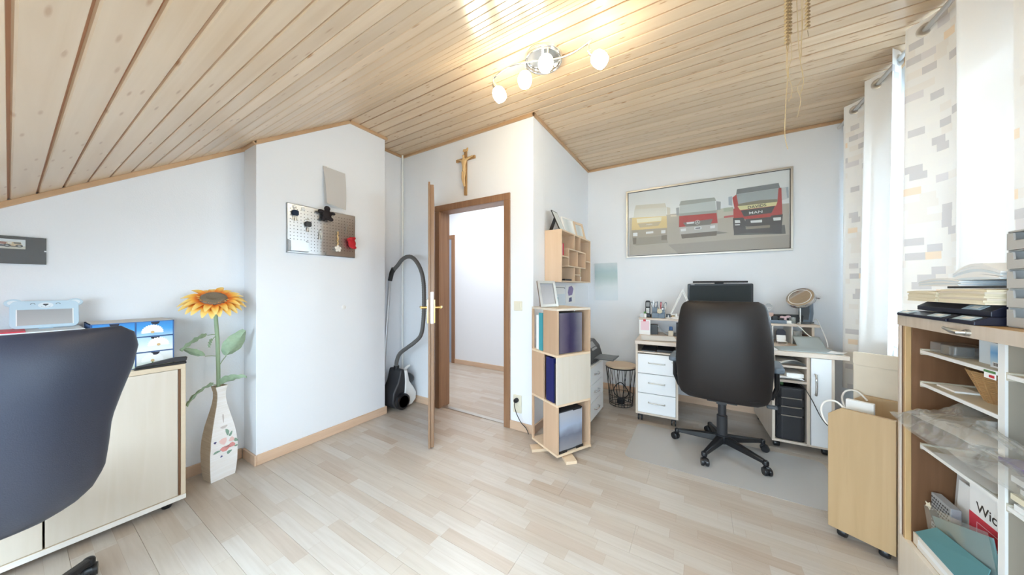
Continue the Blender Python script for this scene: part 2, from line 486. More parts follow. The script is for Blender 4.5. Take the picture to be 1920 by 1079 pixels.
    def flat(s, poly, y, plane='xz'):
        """one flat face facing -y (xz), for print"""
        vs = [(u, y, w) if plane == 'xz' else (u, w, y) for u, w in poly]
        n = len(poly)
        area = sum(poly[i][0] * poly[(i + 1) % n][1] - poly[(i + 1) % n][0] * poly[i][1] for i in range(n))
        f = tuple(range(n))
        return s.add(vs, [f if area > 0 else tuple(reversed(f))])


def circ(cx, cy, rx, ry=None, n=20, a0=0, a1=2 * PI):
    ry = rx if ry is None else ry
    e = abs(a1 - a0 - 2 * PI) < 1e-6
    return [(cx + rx * math.cos(a0 + (a1 - a0) * i / (n if e else n - 1)), cy + ry * math.sin(a0 + (a1 - a0) * i / (n if e else n - 1))) for i in range(n)]


def rrect(x0, x1, y0, y1, r, n=5):
    p = []
    for cx, cy, a in ((x1 - r, y0 + r, -PI / 2), (x1 - r, y1 - r, 0), (x0 + r, y1 - r, PI / 2), (x0 + r, y0 + r, PI)):
        p += [(cx + r * math.cos(a + PI / 2 * i / n), cy + r * math.sin(a + PI / 2 * i / n)) for i in range(n + 1)]
    return p


WM = {}


def link(o, parent=None, wm=None):
    C.objects.link(o)
    if parent is not None:
        o.parent = parent
    WM[o.name] = wm if wm is not None else Matrix()
    return o


def obj(name, mb, mats, parent=None, smooth=None, bevel=0.0, local=False, label=None, kind=None, seg=2, origin=None):
    """one mesh object.  Coordinates are world ones unless local (then they are the parent's)."""
    me = bpy.data.meshes.new(name)
    vs = [Vector(v) for v in mb.v]
    pm = WM[parent.name] if parent is not None else Matrix()
    o = bpy.data.objects.new(name, me)
    wm = pm.copy()
    if parent is not None and not local:
        inv = pm.inverted(); vs = [inv @ v for v in vs]
    if parent is None or origin == 'c':
        lo = [min(v[i] for v in vs) for i in range(3)]; hi = [max(v[i] for v in vs) for i in range(3)]
        c = Vector(((lo[0] + hi[0]) / 2, (lo[1] + hi[1]) / 2, lo[2]))
        vs = [v - c for v in vs]; o.location = c
        wm = pm @ Matrix.Translation(c)
    me.from_pydata(vs, [], mb.f)
    if isinstance(mats, str): mats = [mats]
    for k in mats: me.materials.append(M[k])
    if len(mats) > 1:
        me.polygons.foreach_set('material_index', mb.m)
    if mb.uv:
        ul = me.uv_layers.new(name='UVMap')
        for lp in me.loops:
            ul.data[lp.index].uv = mb.uv.get(lp.vertex_index, (0, 0))
    if smooth:
        me.polygons.foreach_set('use_smooth', [True] * len(me.polygons))
        me.set_sharp_from_angle(angle=R(smooth))
    me.update()
    link(o, parent, wm)
    if bevel:
        bv = o.modifiers.new('bevel', 'BEVEL'); bv.width = bevel; bv.segments = seg; bv.limit_method = 'ANGLE'; bv.angle_limit = R(40)
    if label: o['label'] = label
    if kind: o['kind'] = kind
    return o


def tag(o, label, cat, group=None, kind=None):
    o['label'] = label; o['category'] = cat
    if group: o['group'] = group
    if kind: o['kind'] = kind
    return o


def thing(name, label, cat, loc=(0, 0, 0), rz=0.0, group=None, kind=None):
    o = bpy.data.objects.new(name, None)
    o.empty_display_size = 0.05
    o.location = loc; o.rotation_euler = (0, 0, rz)
    link(o, None, Matrix.Translation(loc) @ Matrix.Rotation(rz, 4, 'Z'))
    return tag(o, label, cat, group, kind)


def copy_part(o, parent, loc=None, rot=None):
    c = o.copy(); C.objects.link(c); c.parent = parent; WM[c.name] = WM[parent.name]
    if loc is not None: c.location = loc
    if rot is not None: c.rotation_euler = rot
    return c


def dup(root, loc, rz=None, label=None):
    c = root.copy(); C.objects.link(c); c.location = loc
    if rz is not None: c.rotation_euler = (0, 0, rz)
    if label: c['label'] = label
    WM[c.name] = Matrix.Translation(loc) @ Matrix.Rotation(c.rotation_euler.z, 4, 'Z')
    for ch in list(root.children):
        k = ch.copy(); C.objects.link(k); k.parent = c
        for g in list(ch.children):
            q = g.copy(); C.objects.link(q); q.parent = k
    return c


def struct(name, mb, mats, label, cat, **kw):
    o = obj(name, mb, mats, **kw)
    return tag(o, label, cat, kind='structure')


def single(name, mb, mats, label, cat, group=None, **kw):
    return tag(obj(name, mb, mats, **kw), label, cat, group)


def text_mesh(body, size, parent, mat, loc, rot, name='lettering', sx=1.0, thick=0.0, bold=0.0):
    cu = bpy.data.curves.new('txt', 'FONT'); cu.body = body; cu.size = size; cu.align_x = 'CENTER'; cu.align_y = 'CENTER'
    cu.extrude = thick; cu.offset = bold
    t = bpy.data.objects.new('txt', cu); C.objects.link(t)
    dg = bpy.context.evaluated_depsgraph_get()
    me = bpy.data.meshes.new_from_object(t.evaluated_get(dg))
    bpy.data.objects.remove(t); bpy.data.curves.remove(cu)
    me.materials.clear(); me.materials.append(M[mat])
    o = bpy.data.objects.new(name, me)
    o.location = loc; o.rotation_euler = rot; o.scale = (sx, 1, 1)
    link(o, parent, WM[parent.name])
    return o


def blob(name, ells, mat, parent, voxel=0.004, label=None):
    """ellipsoids (local to the parent) fused into one soft body"""
    mb = MB()
    for c, r in ells: mb.ell(c, r, 12, 8)
    o = obj(name, mb, mat, parent, local=True, smooth=180)
    rm = o.modifiers.new('fuse', 'REMESH'); rm.mode = 'VOXEL'; rm.voxel_size = voxel; rm.use_smooth_shade = True
    sm = o.modifiers.new('soft', 'SMOOTH'); sm.factor = 0.5; sm.iterations = 3
    if label: o['label'] = label
    return o


def skin(name, verts, edges, mat, parent, sub=2):
    """limbs grown over joined edges: verts = [(point, radius)]"""
    me = bpy.data.meshes.new(name); me.from_pydata([v[0] for v in verts], edges, [])
    me.materials.append(M[mat])
    o = bpy.data.objects.new(name, me); link(o, parent, WM[parent.name])
    md = o.modifiers.new('skin', 'SKIN')
    for i, v in enumerate(verts):
        r = v[1] if isinstance(v[1], tuple) else (v[1], v[1])
        me.skin_vertices[0].data[i].radius = r
        me.skin_vertices[0].data[i].use_root = (i == 0)
    md.use_smooth_shade = True
    sb = o.modifiers.new('sub', 'SUBSURF'); sb.levels = sub; sb.render_levels = sub
    return o
# ---------------------------------------------------------------- the room
CZ, RIDGE, SL = 2.69, 1.55, 0.674
TH = math.atan(SL)
XL, XP, XW = -2.82, -2.61, 1.14           # wall with the pillar, pillar face, window wall
YD, YF, YB = 2.29, 3.78, -1.40            # door wall, picture wall, low wall behind
XN = -1.185                               # side wall of the desk corner


def zc(y):
    return CZ if y >= RIDGE else CZ - SL * (RIDGE - y)


def beam(mb, p, q, w, h, up=(0, 0, 1), dy=0.0, dz=0.0):
    """square bar from p to q, w wide, h high along up"""
    p, q = Vector(p), Vector(q)
    x = (q - p); L = x.length; x.normalize()
    z = Vector(up); z = (z - x * z.dot(x)).normalized(); y = z.cross(x)
    old = mb.T
    m = Matrix((x, y, z)).transposed().to_4x4(); m.translation = p
    mb.T = m if old is None else old @ m
    mb.box(0, L, -w / 2 + dy, w / 2 + dy, -h / 2 + dz, h / 2 + dz)
    mb.T = old
    return mb


# floor: laminate planks, each its own board, on a sub-floor
m = MB(); m.box(-5.1, 1.5, YB - .1, YF + .1, -.12, -.008)
floor = struct('floor', m, 'subfloor', 'pale beech laminate floor of staggered boards', 'floor')
PW, PL = 0.193, 1.285
cache = {}
row = 0
y = YB
while y < YF:
    x0 = -5.0 if y > YD + .02 else XL
    x = x0 - (row * 0.43) % PL
    y1 = min(y + PW, YF)
    while x < XW:
        a, b = max(x, x0), min(x + PL, XW)
        if b - a > 0.03:
            key = (round(b - a, 3), round(y1 - y, 3))
            if key not in cache:
                w2 = key[1]; L2 = key[0]; g = 0.0003
                m = MB(); m.T = None
                m.add([(g, g, -.008), (L2 - g, g, -.008), (L2 - g, w2 - g, -.008), (g, w2 - g, -.008),
                       (g, g, -.0006), (L2 - g, g, -.0006), (L2 - g, w2 - g, -.0006), (g, w2 - g, -.0006),
                       (g + .0006, g + .0006, 0), (L2 - g - .0006, g + .0006, 0), (L2 - g - .0006, w2 - g - .0006, 0), (g + .0006, w2 - g - .0006, 0)],
                      [(0, 3, 2, 1), (8, 9, 10, 11)] + [(i, (i + 1) % 4, (i + 1) % 4 + 4, i + 4) for i in range(4)] + [(i + 4, (i + 1) % 4 + 4, (i + 1) % 4 + 8, i + 8) for i in range(4)])
                p = obj('plank', m, 'floor', floor, local=True)
                p.location = Vector((a, y, 0)) - Vector(floor.location)
                cache[key] = p
            else:
                copy_part(cache[key], floor, Vector((a, y, 0)) - Vector(floor.location))
        x += PL
    y += PW; row += 1

# ceiling: backing boards carrying every pine plank
m = MB()
m.box(XL - .1, XW + .1, RIDGE, YF + .1, CZ + .008, CZ + .06)
RWX0, RWX1, RWY0, RWY1 = -1.95, .95, -1.12, -.38       # opening cut for the added roof window
for ya, yb, xa, xb in ((RIDGE, RWY1, XL - .1, XW + .1), (RWY0, YB - .1, XL - .1, XW + .1), (RWY1, RWY0, XL - .1, RWX0), (RWY1, RWY0, RWX1, XW + .1)):
    m.prism([(ya, zc(ya) + .009), (ya, zc(ya) + .07), (yb, zc(yb) + .07), (yb, zc(yb) + .009)], xa, xb, 'yz')
ceiling = struct('ceiling', m, 'groove', 'pine plank ceiling, level above the door and sloping down beyond the ridge', 'ceiling')
clo = Vector(ceiling.location)
PITCH, BW = 0.0885, 0.0795


def board(L, w=BW):
    m = MB(); c = .0025
    m.add([(0, 0, .016), (L, 0, .016), (L, w, .016), (0, w, .016), (0, 0, c), (L, 0, c), (L, w, c), (0, w, c), (0, c, 0), (L, c, 0), (L, w - c, 0), (0, w - c, 0)],
          [(0, 1, 2, 3), (8, 11, 10, 9), (0, 4, 5, 1), (2, 6, 7, 3), (4, 8, 9, 5), (6, 10, 11, 7), (1, 5, 9, 10, 6, 2), (0, 3, 7, 11, 8, 4)])
    return m


def ceiling_board(L, w, loc, rx):
    key = ('b', round(L, 3), round(w, 3))
    if key not in cache:
        p = obj('plank', board(L, w), 'pine', ceiling, local=True); cache[key] = p
        p.location = Vector(loc) - clo; p.rotation_euler = (rx, 0, 0)
    else:
        copy_part(cache[key], ceiling, Vector(loc) - clo, (rx, 0, 0))


k = 0
while RIDGE + k * PITCH < YF - .01:
    y = RIDGE + .003 + k * PITCH
    x0 = XL if y < YD else XN
    ceiling_board(XW - x0, min(BW, YF - y), (x0, y, CZ), 0)
    k += 1
for k in range(40):
    d = .003 + (k + 1) * PITCH
    by = RIDGE - d * math.cos(TH)
    for xa, xb in (((XL, RWX0), (RWX1, XW)) if RWY0 - .02 < by < RWY1 - .02 else ((XL, XW),)):
        ceiling_board(xb - xa, BW, (xa, by, CZ - d * math.sin(TH)), TH)

# walls
m = MB(); m.prism([(YB - .1, 0), (YD + .12, 0), (YD + .12, CZ + .02), (RIDGE, CZ + .02), (YB - .1, zc(YB - .1) + .02)], XL - .12, XL, 'yz')
struct('wall_left', m, 'wall', 'white gable wall beside the sideboard, rising to the pillar', 'wall')
m = MB(); m.prism([(.89, 0), (1.909, 0), (1.909, CZ), (RIDGE, CZ), (.89, zc(.89))], XL, XP, 'yz')
struct('wall_pillar', m, 'wall', 'white chimney breast carrying the key board', 'wall', bevel=.004)
m = MB()
m.box(XL - .12, -2.27, YD, YD + .12, 0, CZ + .02); m.box(-1.45, XN, YD, YD + .12, 0, CZ + .02); m.box(-2.27, -1.45, YD, YD + .12, 2.02, CZ + .02)
m.box(-5, XL - .12, YD, YD + .12, 0, CZ + .02)
struct('wall_door', m, 'wall', 'white wall with the open doorway and the crucifix', 'wall')
m = MB(); m.box(XN - .1, XN, YD + .12, YF, 0, CZ + .02)
struct('wall_niche', m, 'wall', 'white side wall behind the small wall shelf', 'wall')
m = MB(); m.box(-5.1, XW + .32, YF, YF + .1, 0, CZ + .02)
struct('wall_far', m, 'wall', 'white wall behind the desk with the framed truck picture', 'wall')
WY0, WY1, WZ0, WZ1 = 1.12, 3.42, .87, 2.28
m = MB()
m.box(XW, XW + .32, YB - .1, YF, 0, WZ0 - .03)
m.box(XW, XW + .32, WY1, YF, WZ0 - .03, CZ + .02)
m.box(XW, XW + .32, RIDGE, WY1, WZ1, CZ + .02)
m.prism([(WY0, WZ1), (RIDGE, WZ1), (RIDGE, CZ + .02), (WY0, zc(WY0) + .02)], XW, XW + .32, 'yz')
m.prism([(-1.18, WZ0 - .03), (WY0, WZ0 - .03), (WY0, zc(WY0) + .02)], XW, XW + .32, 'yz')
struct('wall_window', m, 'wall', 'white gable wall with the wide window behind the curtains', 'wall')
m = MB(); m.box(XL - .1, XW + .32, YB - .1, YB, 0, zc(YB) + .02)
struct('wall_back', m, 'wall', 'low white knee wall under the eaves', 'wall')
m = MB(); m.box(-5.1, -5.0, YD, YF, 0, 2.62); m.box(-5.1, XN - .1, YD + .12, YF, 2.6, 2.64)
struct('wall_hall', m, 'wall', 'white hallway end wall and ceiling seen through the doorway', 'wall')

# skirting boards
BH = .072


def skirting(n, x0, x1, y0, y1, lab):
    m = MB(); m.box(x0, x1, y0, y1, 0, BH)
    struct('baseboard_' + n, m, 'beechbase', lab, 'baseboard', bevel=.004)


skirting('left', XL, XL + .014, YB, .876, 'beech skirting along the wall behind sideboard and vase')
skirting('pillar_side', XL + .014, XP + .014, .876, .89, 'beech skirting on the narrow side of the chimney breast')
skirting('pillar', XP, XP + .014, .89, 1.923, 'beech skirting across the front of the chimney breast')
skirting('pillar_rear', XL + .014, XP, 1.909, 1.923, 'beech skirting on the hidden side of the chimney breast')
skirting('vacuum', XL, XL + .014, 1.923, YD - .014, 'beech skirting in the vacuum cleaner corner')
skirting('door_west', XL, -2.311, YD - .014, YD, 'beech skirting between vacuum corner and door frame')
skirting('door_east', -1.409, XN + .014, YD - .014, YD, 'beech skirting under the light switch and socket')
skirting('niche', XN, XN + .014, YD, YF - .014, 'beech skirting along the desk corner side wall')
skirting('far', XN, XW, YF - .014, YF, 'beech skirting on the wall behind the desk')
skirting('window', XW - .014, XW, YB, YF - .014, 'beech skirting under the window')
skirting('hall', -3.39, XN - .1, YF - .014, YF, 'beech skirting at the foot of the hallway wall')

# timber strips where walls meet the boards
TR = [((XL + .01, YB, zc(YB) - .014), (XL + .01, .89, zc(.89) - .014), 'sloping timber strip above the gable wall'),
      ((XL, .88, zc(.89) - .014), (XP + .02, .88, zc(.89) - .014), 'short timber strip on the narrow pillar side'),
      ((XP + .01, .87, zc(.87) - .014), (XP + .01, RIDGE, CZ - .014), 'sloping timber strip over the pillar front'),
      ((XP + .01, RIDGE, CZ - .012), (XP + .01, 1.925, CZ - .012), 'level timber strip over the pillar front'),
      ((XL + .01, 1.909, CZ - .012), (XL + .01, YD, CZ - .012), 'timber strip in the vacuum corner'),
      ((XL, YD - .01, CZ - .012), (XN + .02, YD - .01, CZ - .012), 'timber strip above the doorway'),
      ((XN + .01, YD - .02, CZ - .012), (XN + .01, YF, CZ - .012), 'timber strip above the small wall shelf'),
      ((XN + .02, YF - .01, CZ - .012), (XW, YF - .01, CZ - .012), 'timber strip above the truck picture'),
      ((XW - .01, YF, CZ - .012), (XW - .01, RIDGE, CZ - .012), 'timber strip above the curtains')]
for i, (p, q, lab) in enumerate(TR):
    m = MB(); beam(m, p, q, .02, .026)
    struct('trim_%d' % (i + 1), m, 'trimwood', lab, 'trim', bevel=.004)
m = MB(); m.cyl((XL + .022, YD - .022, 0.0), (XL + .022, YD - .022, CZ), .011, 10)
struct('trim_10', m, 'white', 'thin white pipe running up the vacuum corner', 'trim', smooth=40)
m = MB(); m.box(-2.25, -1.47, YD + .03, YD + .075, 0, .006)
struct('trim_11', m, 'satin', 'metal threshold strip in the doorway', 'trim')

# window
win = thing('window_1', 'white framed window behind the sheer curtains', 'window', (XW + .23, 2.27, WZ0), kind='structure')
fx0, fx1 = XW + .19, XW + .26
m = MB()
m.box(fx0, fx1, WY0, WY1, WZ0, WZ0 + .07); m.box(fx0, fx1, WY0, WY1, 2.09, WZ1)
m.box(fx0, fx1, WY0, WY0 + .07, WZ0 + .07, 2.09); m.box(fx0, fx1, WY1 - .07, WY1, WZ0 + .07, 2.09)
for yy in (1.92, 2.82): m.box(fx0, fx1, yy - .05, yy + .05, WZ0 + .07, 2.09)
obj('window_frame', m, 'white', win, bevel=.004)
for a, b in ((WY0 + .07, 1.87), (1.97, 2.77), (2.87, WY1 - .07)):
    m = MB(); m.box(fx0 + .03, fx0 + .036, a, b, WZ0 + .07, 2.09); obj('pane', m, 'glass', win)
m = MB(); m.box(XW - .05, fx0, WY0, WY1, WZ0 - .03, WZ0)
obj('window_sill', m, 'white', win, bevel=.006)

win2 = thing('added_roof_window', 'unseen white twin roof window added in the sloping ceiling for light', 'window', (-.5, -.75, zc(-.75)), kind='structure')  # out of view, added to fill the room with sky light
rot = Matrix.Translation((-.5, -.75, zc(-.75))) @ Matrix.Rotation(TH, 4, 'X')
hl = (RWY1 - RWY0) / 2 / math.cos(TH)
m = MB(); m.T = rot
for b in ((-1.48, -1.40, -hl - .03, hl + .03), (1.40, 1.48, -hl - .03, hl + .03), (-.04, .04, -hl - .03, hl + .03), (-1.40, 1.40, -hl - .03, -hl + .05), (-1.40, 1.40, hl - .05, hl + .03)): m.box(b[0], b[1], b[2], b[3], -.01, .10)
obj('window_frame', m, 'white', win2, bevel=.004)
for a, b in ((-1.40, -.04), (.04, 1.40)):
    m = MB(); m.T = rot; m.box(a, b, -hl + .05, hl - .05, .06, .066); obj('pane', m, 'glass', win2)

# doorway and open leaf
door = thing('door_1', 'dark veneered door standing wide open in its frame', 'door', (-2.305, 2.207, 0), math.atan2(-.705, .709), kind='structure')
m = MB()
m.box(-2.312, -2.25, YD - .018, YD, 0, 2.0); m.box(-1.47, -1.408, YD - .018, YD, 0, 2.0); m.box(-2.312, -1.408, YD - .018, YD, 2.0, 2.062)
m.box(-2.312, -2.25, YD + .12, YD + .136, 0, 2.0); m.box(-1.47, -1.408, YD + .12, YD + .136, 0, 2.0); m.box(-2.312, -1.408, YD + .12, YD + .136, 2.0, 2.062)
obj('architrave', m, 'doorwood', door, bevel=.004)
m = MB()
m.box(-2.27, -2.25, YD, YD + .12, 0, 2.0); m.box(-1.47, -1.45, YD, YD + .12, 0, 2.0); m.box(-2.27, -1.45, YD, YD + .12, 2.0, 2.02)
obj('lining', m, 'doorwood', door, bevel=.002)
m = MB(); m.box(-.012, .787, 0, .014, .008, 2.032); m.box(0, .774, .014, .040, .008, 2.016)
leaf = obj('leaf', m, 'dooredge', door, local=True, bevel=.002)
m = MB(); m.box(.02, .77, -.0015, 0, .02, 2.02); m.box(.02, .76, .04, .0415, .02, 2.0)
obj('veneer', m, 'doorwood', leaf, local=True)
m = MB(); m.box(.774, .7755, .017, .037, .955, 1.195)
obj('lock_plate', m, 'steel', leaf, local=True)
for s, y0 in ((-1, -.0015), (1, .0415)):
    m = MB()
    m.box(.705, .742, y0, y0 + s * .008, .955, 1.135)
    m.cyl((.725, y0, 1.075), (.725, y0 + s * .05, 1.075), .009, 10)
    m.tube([(.725, y0 + s * .05, 1.075), (.69, y0 + s * .058, 1.077), (.64, y0 + s * .055, 1.072), (.612, y0 + s * .05, 1.07)], [.011, .010, .009, .010], 10)
    obj('handle', m, 'brass', leaf, local=True, smooth=40, label='brass lever handle on its plate')
for z in (.28, 1.72):
    m = MB(); m.cyl((-.004, -.006, z), (-.004, -.006, z + .08), .008, 10); obj('hinge', m, 'steel', door, local=True, smooth=40)

door2 = thing('door_2', 'closed door in the hallway with a brown frame', 'door', (-3.9, YF, 0), kind='structure')
m = MB(); m.box(-3.45, -3.385, YF - .02, YF, 0, 2.02); m.box(-4.35, -4.285, YF - .02, YF, 0, 2.02); m.box(-4.35, -3.385, YF - .02, YF, 2.02, 2.085)
obj('architrave', m, 'doorwood', door2, bevel=.004)
M['halldoor'] = plain('hall_door_panel', (0.36, 0.42, 0.52), 0.3)
m = MB(); m.box(-4.285, -3.45, YF - .006, YF, 0, 2.02)
lf = obj('leaf', m, 'halldoor', door2)
for i, (z0, z1) in enumerate(((.12, .52), (.58, 1.0), (1.06, 1.94))):
    m = MB(); m.box(-4.2, -3.52, YF - .014, YF - .006, z0, z1); obj('panel', m, 'halldoor', lf, bevel=.004)

# neighbouring roof beyond the window
M['tile'] = plain('roof_tile', (0.30, 0.28, 0.27), 0.7, mottle=.15, bscale=6)
M['render'] = plain('house_render', (0.6, 0.58, 0.55), 0.9)
roof = thing('house_roof', 'tiled roof of the neighbouring house outside the window', 'roof', (4.0, 8.1, 1.3), math.atan2(.443, -.896) + PI)
m = MB(); m.prism([(0, -.02), (3.2, 2.4), (3.2, -1.2), (.35, -1.2), (.35, .1)], -2.2, 2.2, 'yz')
obj('house_body', m, 'render', roof, local=True)
ra = math.atan2(2.4, 3.2)
proto = None
for i in range(13):
    for j in range(17):
        x, d = -2.1 + j * .25, i * .29
        loc = (x, d * math.cos(ra), d * math.sin(ra) + .03)
        if proto is None:
            m = MB()
            def tf(u, v):
                return (u * .27, v * .33, .028 * math.sin(u * 2 * PI) + .02 - v * .012)
            m.grid(tf, 8, 1); m.grid(lambda u, v: (u * .27, 0, .028 * math.sin(u * 2 * PI) + .02 - (1 - v) * .02), 8, 1)
            proto = obj('roof_tile', m, 'tile', roof, local=True, smooth=60)
            proto.location = loc; proto.rotation_euler = (ra, 0, 0)
        else:
            copy_part(proto, roof, loc, (ra, 0, 0))
# ---------------------------------------------------------------- ceiling lamp
lp = thing('ceiling_lamp', 'four-spot ceiling lamp with curved chrome arms and lit white shades', 'lamp', (-.84, 1.72, CZ))
m = MB(); m.lathe([(.118, 0), (.118, -.012), (.112, -.02), (.104, -.02), (.1, -.012), (.02, -.012)], (-.84, 1.76, CZ), 40)
obj('ceiling_rose', m, 'chrome', lp, smooth=40)
m = MB(); m.ring((-.84, 1.76, CZ - .03), .112, .006, 'z', 36, 8); m.cyl((-.84, 1.76, CZ - .012), (-.84, 1.76, CZ - .1), .012, 12)
obj('ring', m, 'chrome', lp, smooth=60)
arm = []
for i in range(21):
    t = i / 20.0
    x = -1.155 + t * .651
    arm.append((x, 1.665 + .045 * math.sin((t - .5) * 2 * PI) + .02 * (t - .5), CZ - .09))
m = MB(); m.tube(arm, .0055, 8); obj('bar', m, 'chrome', lp, smooth=60)
spots = [((-1.135, 1.63), (.28, .36, -.72)), ((-.90, 1.635), (.10, -.25, -.9)), ((-.735, 1.60), (.05, -.42, -.8)), ((-.525, 1.69), (.60, .22, -.62))]
for (x, y), d in spots:
    d = Vector(d).normalized()
    # rotate the shade axis z onto d
    q = Vector((0, 0, 1)).rotation_difference(d).to_matrix().to_4x4()
    px, py = x, y
    top = Vector((px, py, CZ - .09)); j = Vector((px, py, CZ - .135))
    m = MB(); m.cyl(top, j, .005, 8); m.ell(j, .009, 10, 7)
    q2 = q.copy(); q2.translation = j
    m.T = q2; m.lathe([(.0, .0), (.012, .004), (.016, .02), (.016, .042), (.0, .043)], (0, 0, 0), 16); m.T = None
    sp = obj('spot_holder', m, 'chrome', lp, smooth=50)
    m = MB(); m.T = q2
    m.lathe([(.0, .034), (.022, .036), (.036, .05), (.042, .072), (.041, .094), (.034, .116), (.022, .122), (.0, .123)], (0, 0, 0), 20)
    obj('shade', m, 'glow', sp, smooth=60)

# ---------------------------------------------------------------- crucifix
cx = thing('crucifix', 'carved wooden crucifix with a pale figure on the wall above the doorway', 'crucifix', (-1.907, YD - .001, 2.112))
m = MB(); m.box(-.014, .014, -.02, 0, 0, .43); obj('upright', m, 'crosswood', cx, local=True, bevel=.003)
m = MB(); m.box(-.115, .115, -.019, 0, .335, .362); obj('crossbar', m, 'crosswood', cx, local=True, bevel=.003)
m = MB(); m.prism([(-.03, .425), (-.02, .445), (.012, .44), (.03, .452), (.026, .425), (.0, .412)], -.022, -.004, 'xz'); obj('scroll', m, 'limewood', cx, local=True, bevel=.003)
vs = [((0, -.034, .245), (.02, .014)), ((0, -.038, .29), (.021, .014)), ((0, -.038, .325), (.024, .014)), ((.002, -.044, .352), (.008, .008)), ((.004, -.05, .375), (.015, .016)),
      ((-.028, -.036, .33), (.01, .01)), ((-.062, -.03, .345), (.008, .008)), ((-.1, -.024, .355), (.006, .006)), ((.028, -.036, .33), (.01, .01)), ((.062, -.03, .345), (.008, .008)), ((.1, -.024, .355), (.006, .006)),
      ((-.011, -.042, .20), (.013, .012)), ((-.008, -.05, .15), (.01, .01)), ((-.003, -.034, .10), (.008, .008)), ((0, -.03, .08), (.006, .01)),
      ((.012, -.042, .20), (.013, .012)), ((.010, -.05, .15), (.01, .01)), ((.006, -.034, .10), (.008, .008)), ((.006, -.03, .08), (.006, .01))]
es = [(0, 1), (1, 2), (2, 3), (3, 4), (2, 5), (5, 6), (6, 7), (2, 8), (8, 9), (9, 10), (0, 11), (11, 12), (12, 13), (13, 14), (0, 15), (15, 16), (16, 17), (17, 18)]
skin('figure', vs, es, 'limewood', cx)

# ---------------------------------------------------------------- paper sheet and key board on the pillar
ps = thing('paper_calendar', 'grey blank paper sheets with curled lower corner hanging above the key board', 'paper', (XP + .001, 1.42, 1.91), R(90))
m = MB(); m.grid(lambda u, v: (-.092 + u * .184 + .006 * (1 - v), -.004 - .05 * (1 - v) ** 2 * (1 - u) - .022 * math.sin(v * PI) * (1 - u * .6), .0 + v * .31 - .008 * u), 10, 12)
obj('front_sheet', m, 'greypaper', ps, local=True, smooth=60)
m = MB(); m.grid(lambda u, v: (-.085 + u * .175, -.002 - .012 * (1 - v) ** 2 * (1 - u), -.022 * u + .002 + v * .31), 6, 8)
obj('rear_sheet', m, 'paper', ps, local=True, smooth=60)
m = MB(); m.lathe([(0, -.012), (.005, -.01), (.004, -.004), (.007, 0)], (-.06, 0, .308), 12, 'y'); obj('pin', m, 'white', ps, local=True)

kb = thing('key_board', 'perforated steel key board screwed to the chimney breast', 'key board', (XP + .001, 1.33, 1.49), R(90))
# local: x along wall, z up, front at -y
m = MB(); m.box(-.262, .262, -.016, -.013, 0, .368); m.box(-.262, -.259, -.016, 0, 0, .368); m.box(.259, .262, -.016, 0, 0, .368); m.box(-.262, .262, -.016, 0, 0, .003); m.box(-.262, .262, -.016, 0, .365, .368)
obj('panel', m, 'steel', kb, local=True)
m = MB()
for i in range(21):
    for j in range(13):
        px, pz = -.24 + i * .024, .03 + j * .025
        m.flat(circ(px, pz, .0032, n=8), -.0163)
obj('peg_holes', m, 'black', kb, local=True, kind='stuff')
m = MB()
m.box(-.255, -.13, -.062, -.06, .012, .085); m.box(-.255, -.253, -.062, -.016, .012, .085); m.prism([(-.062, .012), (-.016, .012), (-.016, .1), (-.062, .085)], -.132, -.13, 'yz'); m.box(-.255, -.13, -.062, -.016, .012, .014)
m.prism([(-.062, .085), (-.016, .10), (-.016, .085)], -.2555, -.2535, 'yz')
obj('tray', m, 'steel', kb, local=True)
m = MB(); m.box(.01, .25, -.03, -.016, .004, .006); m.box(.01, .25, -.032, -.03, .004, .03); obj('ledge', m, 'steel', kb, local=True)


def pegpt(y, z, out=.02):
    return (XP + .001 + .016 + out, y, z)


def mag(y, z, lab):
    m = MB(); m.lathe([(.013, 0), (.013, .006), (.009, .009), (0, .009)], (XP + .0172, y, z), 16, 'x')
    single('magnet', m, 'white', lab, 'magnet', smooth=40)


mag(1.117, 1.838, 'white round magnet holding the topmost key bunch')
mag(1.177, 1.834, 'white round magnet alone beside the topmost key bunch')


def keybunch(y, ztop, zb, fob, n, lab, ring=True):
    t = thing('key_bunch', lab, 'keys', (XP + .024, y, zb), R(90), 'key bunches on the key board')
    m = MB(); m.tube([(0, .006, ztop - zb + .004), (0, -.006, ztop - zb - .002), (0, -.010, ztop - zb - .012)], .0015, 6); obj('hook', m, 'steel', t, local=True)
    m = MB(); m.ring((0, -.004, ztop - zb - .012), .010, .0014, 'y', 16, 5); obj('key_ring', m, 'satin', t, local=True, smooth=60)
    if fob:
        m = MB(); m.prism(rrect(-.022, .02, ztop - zb - .065, ztop - zb - .024, .012), -.015, .003, 'xz'); obj('fob', m, fob, t, local=True, bevel=.003)
    zt = ztop - zb - (.05 if fob else .02)
    for i in range(n):
        a = (i - (n - 1) / 2) * .35
        m = MB(); m.T = Matrix.Translation((0, -.004 + i * .003, zt)) @ Matrix.Rotation(a, 4, 'Y')
        m.prism(circ(0, -.012, .011, n=12), -.001, .001, 'xz'); m.prism([(-.004, -.02), (.004, -.02), (.004, -.05), (.001, -.055), (-.004, -.05)], -.001, .001, 'xz')
        obj('key', m, 'satin', t, local=True)
    return t


